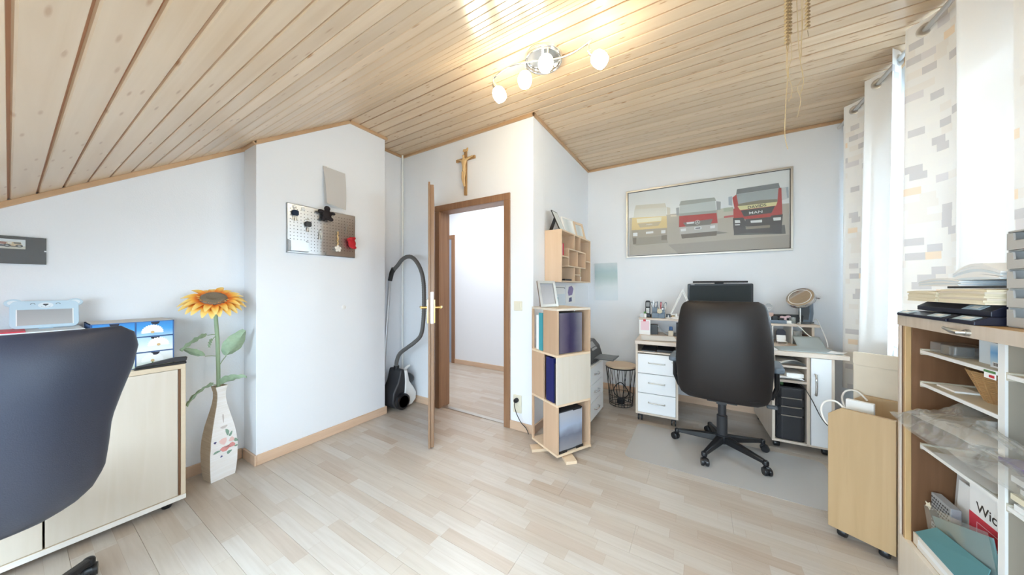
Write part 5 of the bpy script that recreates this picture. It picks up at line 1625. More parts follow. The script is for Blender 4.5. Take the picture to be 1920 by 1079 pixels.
dt = dthing('worktop', 'pale oak desk top running from the drawer pedestal to the computer cabinet', 'desk', .7, .35, .715)
dobj('board', 'oakpalex', dt, [(0, 1.405, 0, .70, .715, .745)], bevel=.002)
dobj('end_support', 'oakpale', dt, [(.36, .985, .62, .64, .60, .715)])
pd = dthing('drawer_pedestal', 'pale drawer pedestal with three white drawers on casters under the desk end', 'pedestal', .18, .34, 0)
dobj('carcass', 'oakpale', pd, [(.005, .023, .02, .66, .075, .714), (.332, .35, .02, .66, .075, .714), (.023, .332, .02, .66, .075, .093), (.023, .332, .64, .66, .093, .714), (.023, .332, .03, .64, .632, .646)], bevel=.001)
for i in range(3):
    z0 = .097 + i * .178
    d = dobj('drawer', 'whitefront', pd, [(.025, .330, .012, .03, z0, z0 + .173)], bevel=.0015)
    m = MB(); m.T = DI; m.tube([(.115, .012, z0 + .098), (.115, -.010, z0 + .098), (.145, -.014, z0 + .097), (.215, -.014, z0 + .096), (.245, -.010, z0 + .096), (.245, .012, z0 + .096)], .005, 8); obj('handle', m, 'satin', d, smooth=60)
m = MB(); m.T = DI; m.cyl((.31, .012, .60), (.31, -.006, .60), .006, 10); m.prism(circ(.31, .575, .011, n=12), -.004, -.002, 'xz'); m.box(.307, .313, -.004, -.002, .538, .568); obj('key', m, 'satin', pd)
for u in (.04, .315):
    for v in (.07, .6):
        m = MB(); m.T = DI
        for s in (-1, 1): m.lathe([(.0, -.006), (.026, -.006), (.03, -.002), (.03, .004), (.0, .006)], (u + s * .014, v, .03), 16, 'x')
        m.box(u - .018, u + .018, v - .018, v + .018, .05, .075); obj('caster', m, 'black', pd, smooth=40)
m = MB(); m.T = DI; m.box(.05, .17, .04, .3, .6462, .655); single('document_tray', m, 'darkgrey', 'flat dark tray in the open compartment above the desk drawers', 'tray', bevel=.002)
m = MB(); m.T = DI; m.box(.18, .32, .05, .28, .6462, .668); single('dark_book', m, 'blacksoft', 'dark book lying in the compartment above the desk drawers', 'book', bevel=.002)

cc = dthing('computer_cabinet', 'pale oak cabinet with open computer bay and white door at the desk end', 'cabinet', 1.16, .33, 0)
dobj('carcass', 'oakpale', cc, [(.985, 1.003, .02, .66, .055, .714), (1.185, 1.203, .02, .66, .055, .714), (1.315, 1.335, .02, .66, .055, .714), (1.003, 1.315, .02, .66, .055, .073), (1.003, 1.315, .645, .66, .073, .714)], bevel=.001)
dobj('shelf_board', 'oakpalex', cc, [(1.003, 1.185, .02, .645, .625, .641)]); dobj('shelf_board', 'oakpalex', cc, [(1.003, 1.185, .02, .645, .512, .53)])
dr = dobj('door', 'whitefront', cc, [(1.2045, 1.3135, .004, .02, .075, .712)], bevel=.0015)
m = MB(); m.T = DI; m.tube([(1.225, .004, .60), (1.225, -.02, .598), (1.226, -.026, .55), (1.226, -.026, .49), (1.225, -.02, .45), (1.225, .004, .448)], .007, 8); obj('handle', m, 'chrome', dr, smooth=60)
for u in (1.02, 1.30):
    for v in (.07, .6):
        m = MB(); m.T = DI; m.lathe([(.0, -.018), (.022, -.018), (.025, -.012), (.025, .012), (.022, .018), (.0, .018)], (u, v, .025), 16, 'x'); m.box(u - .012, u + .012, v - .015, v + .015, .03, .055); obj('caster', m, 'black', cc, smooth=40)
pcx = dthing('computer', 'black computer tower in the open bay of the cabinet', 'computer', 1.095, .2, .0735)
m = MB(); m.T = DI; m.box(1.012, 1.176, .03, .46, .0735, .478); obj('case', m, 'black', pcx, bevel=.006)
m = MB(); m.T = DI
for z0, z1 in ((.40, .474), (.334, .396), (.268, .330), (.085, .264)): m.prism([(1.016, .03), (1.04, .008), (1.15, .008), (1.172, .03)], z0, z1)
obj('front_panel', m, 'blacksoft', pcx, bevel=.006)
m = MB(); m.T = DI
for z in (.398, .332, .266): m.box(1.035, 1.155, .0055, .008, z - .0035, z + .0035)
obj('chrome_line', m, 'satin', pcx)
m = MB(); m.T = DI; m.tube(spline([(1.13, .06, .479), (1.16, .03, .50), (1.20, -.012, .42), (1.26, -.014, .28), (1.33, -.01, .2)], 6), .0025, 6); single('thin_cable', m, 'black', 'thin black cable hanging from the computer across the white door', 'cable', smooth=60)
m = MB(); m.T = DI; m.lathe([(.010, 0), (.011, .01), (.008, .03), (.009, .045), (.0, .047)], (1.055, .08, .4785), 14); single('green_stick', m, 'green', 'small green cap standing on the computer tower', 'cap', smooth=40)
for i, (lab, z, rz_, mt) in enumerate((('white envelope stack on the upper shelf above the computer', .6415, .05, 'paper'), ('grey-white papers on the lower shelf above the computer', .5305, -.04, 'paper'))):
    t = dthing('paper_stack', lab, 'papers', 1.094, .2, z, rz_)
    for k in range(5):
        m = MB(); z0 = .0035 * k
        m.grid(lambda u, v: ((u - .5) * .158, (v - .5) * .3 - .02 - .01 * k, z0 + .002 + (.012 + .004 * k) * math.sin(PI * u) * (1 - v) * (1 if i == 0 else .3)), 8, 4); obj('sheet', m, 'paper', t, local=True, smooth=60)
t = dthing('white_box', 'flat white box on the lower shelf above the computer', 'box', 1.125, .12, .5505)
m = MB(); m.box(-.05, .05, -.08, .10, 0, .03); obj('body', m, 'white', t, local=True, bevel=.002)

# raised shelf
rs = dthing('desk_riser', 'long pale raised shelf standing along the back of the desk', 'shelf', .68, .56, .7455)
dobj('board', 'oakpalex', rs, [(-.012, 1.385, .44, .69, .895, .915)], bevel=.002)
for u in (.0, 1.335): dobj('end_panel', 'oakpale', rs, [(u, u + .018, .45, .68, .7455, .895)], bevel=.001)
for u in (1.075, 1.205): dobj('divider', 'white', rs, [(u, u + .006, .44, .68, .7455, .895)])
RT = .9155


def on_riser(nm, label, cat, u, v, rz=0.0, z=RT, group=None): return dthing(nm, label, cat, u, v, z, rz, group)


t = on_riser('cordless_phone', 'black cordless phone upright in its cradle on the desk riser', 'phone', .065, .565)
m = MB(); m.prism(rrect(-.035, .035, -.04, .04, .012), 0, .03); obj('cradle', m, 'black', t, local=True, bevel=.004)
m = MB(); m.T = Matrix.Rotation(R(-8), 4, 'X'); m.prism(rrect(-.024, .024, .02, .175, .014), -.012, .014, 'xz'); h = obj('handset', m, 'black', t, local=True, bevel=.005)
m = MB(); m.T = Matrix.Rotation(R(-8), 4, 'X'); m.prism(rrect(-.017, .017, .11, .155, .003), -.0135, -.0115, 'xz'); obj('display', m, 'midgrey', h, local=True)
m = MB(); m.T = Matrix.Rotation(R(-8), 4, 'X')
for r_ in range(4):
    for c_ in range(3): m.cb((-.011 + c_ * .011, -.013, .045 + r_ * .014), (.008, .003, .009))
obj('keypad', m, 'satin', h, local=True)
t = on_riser('glue_bottle', 'small white and green bottle in front of the cordless phone', 'bottle', .045, .475)
m = MB(); m.lathe([(.014, 0), (.015, .003), (.015, .035), (.010, .042), (0, .042)], (0, 0, 0), 16); obj('body', m, 'white', t, local=True, smooth=40)
m = MB(); m.lathe([(.011, .042), (.011, .062), (0, .064)], (0, 0, 0), 14); obj('cap', m, 'green', t, local=True, smooth=40)
t = on_riser('eraser', 'pale green tape roll beside the small bottle on the riser', 'tape', .018, .48)
m = MB(); m.lathe([(.010, -.008), (.021, -.008), (.021, .008), (.010, .008), (.010, -.008)], (0, 0, .021), 20, 'y'); obj('body', m, 'bearpale', t, local=True, smooth=40)
t = on_riser('pen_cup', 'blue-grey stepped desk organiser full of pens and scissors', 'pen holder', .17, .53)
m = MB()
for x0, x1, y0, y1, h_ in ((-.06, .0, 0, .05, .105), (.0, .06, 0, .05, .085), (-.06, .0, -.05, 0, .05), (.0, .06, -.05, 0, .045)):
    w_ = .003
    m.box(x0, x1, y0, y1, 0, .004); m.box(x0, x0 + w_, y0, y1, 0, h_); m.box(x1 - w_, x1, y0, y1, 0, h_); m.box(x0, x1, y0, y0 + w_, 0, h_); m.box(x0, x1, y1 - w_, y1, 0, h_)
obj('body', m, 'bluegrey', t, local=True, bevel=.001)
for k, (lab, du, dv, l1, l2) in enumerate((('scissors with steel loops standing in the desk organiser, next to the phone', -.03, .022, -.03, -.1), ('second scissors with steel loops in the desk organiser, next to the lamp', .03, .025, .035, .1))):
    s = on_riser('scissors', lab, 'scissors', .17 + du, .53 + dv, 0, RT + .006)
    m = MB(); m.T = Matrix.Rotation(l2, 4, 'Y')
    m.prism([(-.003, 0), (.003, 0), (.006, .09), (-.006, .09)], -.001, .001, 'xz'); obj('blades', m, 'steel', s, local=True)
    for sx in (-1, 1):
        m = MB(); m.T = Matrix.Rotation(l2, 4, 'Y') @ Matrix.Translation((sx * .016, 0, .125)) @ Matrix.Rotation(sx * .25, 4, 'Y') @ Matrix.Diagonal((.62, 1, 1.5, 1)); m.ring((0, 0, 0), .021, .0032, 'y', 20, 6); obj('loop', m, 'bluegrey', s, local=True, smooth=60)
for k, (du, dv, h_, ax, mt, lab) in enumerate(((-.045, .02, .17, -.05, 'steel', 'thin steel pen in the rear of the desk organiser'), (-.012, .03, .165, .02, 'bluegrey', 'blue-grey pencil in the rear of the desk organiser'), (.018, .02, .155, .06, 'redcard', 'red pen in the rear of the desk organiser'), (.05, .02, .135, .25, 'white', 'white marker leaning out of the organiser towards the lamp'), (-.01, -.02, .10, .1, 'limewood', 'short pencil in the front of the desk organiser'))):
    m = MB(); m.T = DI @ Matrix.Translation((.17 + du, .53 + dv, RT + .0045)) @ Matrix.Rotation(ax * .5, 4, 'Y'); m.lathe([(.001, 0), (.004, .014), (.004, h_ - .01), (.0032, h_), (0, h_)], (0, 0, 0), 10); single('pen', m, mt, lab, 'pen', smooth=40)
t = on_riser('adhesive_roll', 'thick roll of pale tape lying in the front of the organiser', 'tape', .172, .505, 0, RT + .05)
m = MB(); m.T = Matrix.Rotation(.5, 4, 'Y'); m.lathe([(.011, -.008), (.024, -.008), (.024, .008), (.011, .008), (.011, -.008)], (0, 0, .022), 20, 'y'); obj('body', m, 'cream', t, local=True, smooth=40)
t = on_riser('table_clock', 'small black cube clock with a white mark on the riser beside the organiser', 'clock', .262, .53)
m = MB(); m.box(-.021, .021, -.02, .02, 0, .042); obj('body', m, 'black', t, local=True, bevel=.003)
m = MB(); m.prism([(-.006, .010), (.007, .010), (.009, .016), (.002, .022), (.004, .032), (.0, .034), (-.004, .022)], -.0215, -.0198, 'xz'); obj('mark', m, 'white', t, local=True)
m = MB(); m.T = DI @ Matrix.Translation((.305, .53, RT)); m.lathe([(.006, 0), (.018, .0), (.018, .028), (.006, .028), (.006, 0)], (0, 0, 0), 20); single('tape_roll', m, 'brass', 'golden tape roll standing beside the black cube clock', 'tape', smooth=40)
m = MB(); m.T = DI @ Matrix.Translation((.265, .475, RT)); m.lathe([(.0, .003), (.02, .0), (.03, .004), (.03, .010), (.0, .008)], (0, 0, 0), 28); single('saucer', m, 'white', 'flat white dish at the riser edge beneath the desk lamp', 'dish', smooth=40)
dl = on_riser('desk_lamp', 'white articulated desk lamp with twin-rod arms next to the monitor', 'lamp', .335, .49)
m = MB(); m.lathe([(.0, .0), (.06, .0), (.062, .006), (.05, .016), (.012, .022), (.010, .05), (0, .05)], (0, .02, 0), 28); obj('base', m, 'white', dl, local=True, smooth=40)
for s in (-1, 1):
    m = MB(); m.tube([(-.05 + s * .004, .02, .046), (.055 + s * .006, .02, .285)], .004, 8); obj('lower_rod', m, 'white', dl, local=True, smooth=60)
    m = MB(); m.tube([(.055 + s * .006, .02, .285), (.115 + s * .006, -.0, .135)], .004, 8); obj('upper_rod', m, 'white', dl, local=True, smooth=60)
m = MB(); m.cyl((-.05, .02, .04), (-.01, .02, .04), .008, 10); m.cyl((.055, .005, .285), (.055, .035, .285), .012, 12); obj('joint', m, 'white', dl, local=True, smooth=40)
m = MB(); m.T = Matrix.Translation((.12, 0, .125)) @ Matrix.Rotation(R(25), 4, 'Y'); m.lathe([(.0, .03), (.015, .03), (.022, .01), (.05, -.045), (.047, -.045), (.018, .01), (0, .012)], (0, 0, 0), 24); obj('lamp_shade', m, 'white', dl, local=True, smooth=40)

mo = on_riser('monitor', 'black flat computer monitor on the desk riser behind the leather chair', 'monitor', .70, .575)
m = MB(); m.prism(rrect(-.265, .265, .045, .352, .012), -.012, .02, 'xz'); m.box(-.15, .15, .02, .045, .1, .30); obj('housing', m, 'black', mo, local=True, bevel=.003)
m = MB(); m.box(-.249, .249, -.0132, -.0118, .062, .335); obj('screen', m, 'screen', mo, local=True)
m = MB(); m.box(-.24, -.205, -.0128, -.0118, .339, .346); obj('badge', m, 'midgrey', mo, local=True)
m = MB(); m.box(-.03, .03, .01, .05, .012, .12); m.prism(rrect(-.12, .12, -.09, .09, .04), 0, .012); obj('stand', m, 'black', mo, local=True, bevel=.003)
lb = on_riser('monitor_light', 'slim black light bar clipped on the monitor top', 'lamp', .70, .56, 0, RT + .3525)
m = MB(); m.tube([(-.22, -.012, .016), (.22, -.012, .016)], .0085, 12); obj('bar', m, 'black', lb, local=True, smooth=40)
m = MB(); m.box(-.035, .035, -.012, .045, .0, .022); m.box(-.03, .03, .036, .045, -.05, .0); obj('clip', m, 'blacksoft', lb, local=True, bevel=.003)

M['cardprint'] = gradient('calendar_print', [(0, (.55, .72, .45)), (.08, (.85, .82, .74)), (.3, (.84, .60, .5)), (.45, (.85, .62, .55)), (.52, (.45, .47, .52)), (.75, (.55, .56, .58)), (1, (.32, .34, .38))], 0, .17, 'Z', .4, .12)
t = on_riser('desk_calendar', 'upright printed card with orange lower half behind the chair edge', 'card', 1.088, .62)
m = MB(); m.prism([(-.033, 0), (.033, 0), (.033, .12), (.024, .15), (.008, .165), (-.012, .165), (-.028, .15), (-.033, .12)], -.003, .003, 'xz'); obj('card', m, 'cardprint', t, local=True)
m = MB(); m.ring((.002, -.0035, .118), .014, .002, 'y', 18, 6); obj('ring_print', m, 'paper', t, local=True)
m = MB(); m.box(-.03, .03, -.02, .02, 0, .006); obj('stand', m, 'sleeve', t, local=True)
t = on_riser('desk_tray', 'low blue-grey open tray of small things on the riser', 'tray', 1.105, .49)
m = MB(); m.box(-.085, .07, -.04, .04, 0, .004)
for b in ((-.085, .07, -.04, -.036, 0, .03), (-.085, .07, .036, .04, 0, .03), (-.085, -.081, -.036, .036, 0, .03), (.066, .07, -.036, .036, 0, .03)): m.box(*b)
obj('body', m, 'bluegrey', t, local=True, bevel=.001)
for i, (du, dv, h_, mt, nm, lab) in enumerate(((-.04, 0, .05, 'blacksoft', 'black_box', 'black box with a dark top in the blue-grey tray'), (.0, .01, .056, 'anthracite', 'grey_case', 'dark grey case in the middle of the blue-grey tray'), (.042, .012, .04, 'black', 'round_tin', 'black tin at the end of the blue-grey tray'))):
    m = MB(); m.T = DI @ Matrix.Translation((1.105 + du, .49 + dv, RT + .0045)); m.box(-.018, .018, -.015, .015, 0, h_); single(nm, m, mt, lab, 'box', bevel=.004)
m = MB(); m.T = DI @ Matrix.Translation((1.06, .462, RT + .0045)); m.ell((0, 0, .03), (.011, .009, .03), 12, 8); single('white_stopper', m, 'white', 'white rounded stopper at the front of the blue-grey tray', 'stopper', smooth=80)
m = MB(); m.T = DI @ Matrix.Translation((1.19, .47, RT)); m.box(-.02, .02, -.012, .012, 0, .028); single('white_clip', m, 'white', 'white clip lying beside the blue-grey tray', 'clip', bevel=.006)
t = on_riser('speaker_bar', 'long low black speaker lying across the riser behind the mirror', 'speaker', 1.225, .61)
m = MB(); m.box(-.10, .11, -.03, .03, 0, .07); obj('body', m, 'blacksoft', t, local=True, bevel=.006)
m = MB(); m.box(-.09, .10, -.0315, -.0298, .008, .062); obj('grille', m, 'black', t, local=True)
t = on_riser('trinket', 'pale pink ribbon bundle on the riser in front of the black speaker bar', 'trinket', 1.185, .54)
blob('ribbon', [((-.02, 0, .05), (.018, .01, .012)), ((.0, 0, .045), (.012, .01, .014)), ((.022, .0, .055), (.02, .01, .012)), ((.0, 0, .02), (.014, .012, .022))], 'pink', t, .003)
t = on_riser('small_glass', 'small clear glass jar on the riser before the mirror', 'jar', 1.225, .50)
m = MB(); m.lathe([(.02, 0), (.022, .004), (.022, .055), (.02, .055), (.02, .006), (0, .006)], (0, 0, 0), 20); obj('body', m, 'sleeve', t, local=True, smooth=40)
mi_ = on_riser('vanity_mirror', 'round chrome vanity mirror tilted up on a thin stand at the riser', 'mirror', 1.275, .50)
m = MB(); m.lathe([(.0, 0), (.055, 0), (.056, .005), (.012, .012), (.006, .016), (.006, .19), (0, .19)], (0, 0, 0), 28); obj('stand', m, 'chrome', mi_, local=True, smooth=40)
nm_ = Vector((-.50, -.62, .60)).normalized(); q = Vector((0, 0, 1)).rotation_difference(nm_).to_matrix().to_4x4(); q.translation = (0, -.01, .222)
m = MB(); m.T = q; m.lathe([(.088, .020), (.095, .018), (.098, .008), (.098, -.012), (.09, -.02), (.0, -.024)], (0, 0, 0), 40); obj('rim', m, 'chrome', mi_, local=True, smooth=50)
m = MB(); m.T = q; m.lathe([(.0, .0198), (.088, .0198), (.088, .016)], (0, 0, 0), 40); obj('mirror_glass', m, 'mirror', mi_, local=True)
m = MB(); m.T = q; m.ring((0, 0, .019), .076, .003, 'z', 40, 6); obj('light_ring', m, 'white', mi_, local=True, smooth=60)
m = MB(); m.tube([(0, 0, .19), (.05, .01, .165), (.10, .03, .19), (.105, .0, .235)], .006, 8); m.cyl((.098, -.0, .235), (.125, .005, .228), .014, 14); obj('yoke', m, 'chrome', mi_, local=True, smooth=60)
t = on_riser('speaker', 'dark grey curved desktop speaker at the window end of the riser', 'speaker', 1.335, .60, R(-28))
m = MB(); m.T = Matrix.Rotation(R(-6), 4, 'X'); m.prism([(-.035, .004), (.035, .004), (.042, .09), (.036, .2), (.028, .235), (-.03, .235), (-.037, .2), (-.042, .09)], -.03, .06, 'xz'); obj('cabinet', m, 'bluegrey', t, local=True, bevel=.008, seg=3)
m = MB(); m.T = Matrix.Rotation(R(-6), 4, 'X'); m.prism([(-.028, .03), (.028, .03), (.034, .1), (.028, .21), (-.028, .21), (-.034, .1)], -.0325, -.0295, 'xz'); obj('grille', m, 'darkgrey', t, local=True)
m = MB(); m.prism(rrect(-.05, .05, -.06, .05, .015), 0, .012); obj('foot', m, 'darkgrey', t, local=True, bevel=.003)
m = MB(); m.tube([tuple(DW(*p)) for p in spline([(1.20, .46, RT + .004), (1.245, .435, RT - .012), (1.30, .41, RT - .08), (1.345, .39, .80)], 6)], .0035, 8); single('white_cable', m, 'white', 'white cable hanging over the riser edge above the grey desk pad', 'cable', smooth=60)
m = MB(); m.tube([tuple(DW(*p)) for p in spline([(1.385, .60, .93), (1.40, .57, .955), (1.405, .50, .90), (1.41, .40, .80), (1.40, .34, .75)], 6)], .0035, 8); single('white_cable', m, 'white', 'white cable looping down from the grey speaker to the desk', 'cable', smooth=60)

# things between riser and desk top
TZ = .7455
t = dthing('note_pad', 'white notepad with a pink sheet and a clip leaning at the riser end', 'notepad', .045, .425, TZ)
m = MB(); m.T = Matrix.Rotation(R(-4), 4, 'X'); m.box(-.05, .055, -.004, .004, 0.0005, .150); obj('pad', m, 'paper', t, local=True)
m = MB(); m.T = Matrix.Rotation(R(-4), 4, 'X'); m.box(-.035, .045, -.0052, -.0042, .045, .14); obj('pink_sheet', m, 'pink', t, local=True)
m = MB(); m.T = Matrix.Rotation(R(-4), 4, 'X'); m.box(-.012, .012, -.009, .008, .135, .155); obj('clip', m, 'redcard', t, local=True, bevel=.002)
m = MB(); m.T = DI @ Matrix.Translation((.135, .50, TZ)); m.box(-.04, .03, -.02, .05, 0, .10); single('dark_box', m, 'anthracite', 'dark grey box under the riser beside the notepad', 'box', bevel=.003)
t = dthing('paper_holder', 'pale grey curved paper holder under the riser', 'holder', .215, .50, TZ)
m = MB(); m.grid(lambda u, v: (-.05 + .12 * u, -.04 + .09 * v, .003 + .085 * (1 - u) ** 2 + .0 * v), 10, 2); m.grid(lambda u, v: (-.05 + .12 * u, -.04 + .09 * v, .0 + .085 * (1 - u) ** 2), 10, 2); obj('sheet', m, 'midgrey' if False else 'bearpale', t, local=True, smooth=60)
m = MB(); m.T = DI @ Matrix.Translation((.285, .52, TZ)); m.lathe([(.018, 0), (.018, .07), (.014, .085), (0, .085)], (0, 0, 0), 16); single('blue_bottle', m, 'bluebox', 'small blue bottle under the riser near the lamp', 'bottle', smooth=40)
m = MB(); m.T = DI @ Matrix.Translation((.285, .455, TZ)); m.box(-.022, .022, -.02, .02, 0, .05); single('tan_block', m, 'beigecard', 'small tan paper block in front of the blue bottle', 'paper block', bevel=.002)
m = MB(); m.T = DI @ Matrix.Translation((.33, .46, TZ)); m.prism(rrect(-.018, .018, -.03, .03, .008), 0, .03); single('hole_punch', m, 'anthracite', 'dark hole punch beside the tan paper block', 'hole punch', bevel=.004)
m = MB(); m.T = DI @ Matrix.Translation((.345, .54, TZ)); m.box(-.012, .03, -.03, .03, 0, .125); single('dark_case', m, 'blacksoft', 'tall black case under the riser just beside the chair back', 'case', bevel=.003)
t = dthing('phone_stand', 'small white and black chair-shaped phone stand under the riser', 'phone stand', 1.14, .45, TZ)
m = MB(); m.T = Matrix.Rotation(R(-14), 4, 'X'); m.prism(rrect(-.032, .032, .008, .085, .01), -.003, .003, 'xz'); m.box(-.032, .032, -.035, .0, .008, .014); obj('front', m, 'white', t, local=True, bevel=.002)
m = MB(); m.T = Matrix.Rotation(R(-14), 4, 'X'); m.prism([(-.034, .07), (.034, .07), (.034, .10), (.02, .122), (-.02, .122), (-.034, .10)], -.006, .006, 'xz'); obj('back', m, 'navyfolder', t, local=True, bevel=.004)
for a_, b_ in (((-.026, .0, .03), (-.03, .045, .0045)), ((.026, .0, .03), (.03, .045, .0045)), ((-.03, -.03, .014), (-.03, -.034, .003)), ((.03, -.03, .014), (.03, -.034, .003))):
    m = MB(); m.tube([a_, b_], .0035, 6); obj('leg', m, 'steel', t, local=True)
t = dthing('water_glass', 'clear drinking glass under the riser beside the phone stand', 'glass', 1.245, .47, TZ)
m = MB(); m.lathe([(.024, 0), (.026, .004), (.03, .11), (.028, .11), (.024, .008), (0, .008)], (0, 0, 0), 24); obj('body', m, 'plastic', t, local=True, smooth=40)
for i, (du, h_, mt, lab) in enumerate(((1.275, .09, 'greypaper', 'grey letter pile under the riser end next to the glass'), (1.31, .075, 'brownpanel', 'brown folded cards under the window end of the riser'))):
    m = MB(); m.T = DI @ Matrix.Translation((du, .56, TZ)) @ Matrix.Rotation(.2 * i, 4, 'Z'); m.box(-.012, .012, -.06, .06, 0, h_); single('letter_pile', m, mt, lab, 'papers', bevel=.002)
m = MB(); m.T = DI @ Matrix.Translation((1.035, .42, TZ)); m.lathe([(.012, 0), (.013, .004), (.011, .045), (.006, .055), (.006, .07), (0, .07)], (0, 0, 0), 14); single('pink_bottle', m, 'hotpink', 'small bright pink bottle on the desk beside the chair back', 'bottle', smooth=40)
t = dthing('desk_pad', 'grey-green desk pad with its rear edge bent up against the riser', 'desk pad', 1.2, .25, TZ)
m = MB()


def pad(u, v):
    k_ = min(1.0, max(0.0, (v - .50) / .16)); k_ = k_ * k_ * (3 - 2 * k_)
    uu = 1.03 + u * .36 + k_ * (.17 - u * .19)
    vv = .045 + .36 * v
    zz = .0015 + .075 * max(0.0, (v - .55) / .45) ** 1.4
    return tuple(DW(uu, vv, TZ + zz))


m.grid(pad, 10, 14); o_ = obj('sheet', m, 'midpad' if 'midpad' in M else 'greypaper', t, smooth=60)
M['midpad'] = plain('desk_pad_grey', (.40, .45, .45), .55); o_.data.materials[0] = M['midpad']
sd_ = o_.modifiers.new('thick', 'SOLIDIFY'); sd_.thickness = .002; sd_.offset = 1


def sheet(label, u0, u1, v0, v1, z, rz, mat='paper', curl=.0, n=3, name='paper_sheet'):
    t = dthing(name, label, 'papers', (u0 + u1) / 2, (v0 + v1) / 2, z, rz)
    for k in range(n):
        m = MB(); m.grid(lambda u, v: ((u - .5) * (u1 - u0) + .008 * k, (v - .5) * (v1 - v0) - .006 * k, .001 + .0015 * k + curl * (u - .3) ** 2), 6, 4); obj('sheet', m, mat, t, local=True, smooth=60)
    return t


sheet('loose white papers on the desk top above the drawer pedestal', .035, .31, .06, .37, TZ, R(6), curl=.008)
sheet('white papers on the desk top right beside the chair back', .93, 1.035, .03, .24, TZ, R(-14), n=2)
sheet('single white sheet sticking out over the desk corner by the trolley', 1.33, 1.415, .035, .16, TZ + .004, R(-30), n=1, curl=.01)

# chair mat
t = thing('chair_mat', 'frosted clear plastic chair mat on the laminate in front of the desk', 'chair mat', (.2, 2.75, 0))
m = MB(); m.prism(rrect(-.468, .74, 2.335, 2.975, .05, 6), .0004, .0022); obj('sheet', m, 'matplastic', t)

# ---------------------------------------------------------------- straw hanging
def HS(q):
    return (q[0] * .94, q[1] * .94, 2.657 if q[2] > 2.65 else 1.23 + (q[2] - 1.23) * .94)


sh = thing('straw_hanging', 'dried straw braids and loose strands hanging from the ceiling', 'decoration', (.395, 1.941, 2.685))
m = MB(); m.cyl((.395, 1.941, 2.689), (.395, 1.941, 2.665), .004, 8); m.ring((.395, 1.941, 2.655), .012, .002, 'y', 16, 6); obj('hook', m, 'satin', sh, smooth=60)
m = MB(); m.tube([(.353, 1.921, 2.657), (.395, 1.941, 2.66), (.447, 1.974, 2.657)], .006, 8); obj('twig', m, 'strawdark', sh, smooth=60)
for (x, y, z1) in ((.380, 2.046, 2.455), (.470, 2.100, 2.530), (.392, 2.054, 2.50)):
    x, y, z1 = HS((x, y, z1))
    m = MB(); n_ = int((2.655 - z1) / .0085)
    for i in range(n_):
        m.mi = i % 2; m.ell((x + .0035 * (1 if i % 2 else -1), y, 2.65 - i * .0085), (.0072, .006, .0062), 8, 6)
    m.mi = 1; m.tube([(x, y, z1), (x + .003, y, z1 - .03)], .001, 5)
    obj('braid', m, ['strawlight', 'strawdark'], sh, smooth=80)
STR = [[(.388, 2.05, 2.655), (.395, 2.053, 2.52), (.402, 2.06, 2.40), (.385, 2.048, 2.32), (.402, 2.058, 2.24), (.40, 2.06, 2.20), (.388, 2.05, 2.17)],
       [(.40, 2.058, 2.655), (.392, 2.052, 2.5), (.378, 2.044, 2.36), (.383, 2.046, 2.29), (.375, 2.04, 2.15), (.372, 2.04, 2.0), (.385, 2.05, 1.93)],
       [(.44, 2.08, 2.655), (.445, 2.084, 2.5), (.438, 2.08, 2.38), (.45, 2.086, 2.30), (.425, 2.072, 2.24), (.44, 2.08, 2.18), (.425, 2.07, 2.09)],
       [(.42, 2.066, 2.655), (.43, 2.072, 2.46), (.44, 2.08, 2.36), (.452, 2.088, 2.27), (.436, 2.078, 2.20)],
       [(.375, 2.044, 2.655), (.378, 2.046, 2.46), (.388, 2.05, 2.31), (.372, 2.04, 2.28)],
       [(.45, 2.088, 2.655), (.448, 2.086, 2.56), (.442, 2.082, 2.46), (.444, 2.084, 2.40)]]
for i, p in enumerate(STR):
    m = MB(); m.tube(spline([HS(q) for q in p], 8), .0016 if i % 2 else .0012, 5); obj('strand', m, 'strawlight', sh, smooth=60)

# ---------------------------------------------------------------- curtains on their rod
CX, CRZ = 1.040, 2.615
rd = thing('curtain_rod', 'steel curtain rod along the window wall just under the ceiling', 'curtain rod', (CX, 2.3, CRZ))
m = MB(); m.cyl((CX, 1.36, CRZ), (CX, 3.745, CRZ), .012, 16); obj('rod', m, 'steel', rd, smooth=40)
for yy in (1.42, 2.55, 3.70):
    m = MB(); m.cyl((CX, yy, CRZ), (1.14, yy, CRZ), .007, 10); m.lathe([(.0, .0), (.022, .0), (.022, -.008), (.0, -.012)], (1.14, yy, CRZ), 16, 'x'); obj('bracket', m, 'steel', rd, smooth=40)


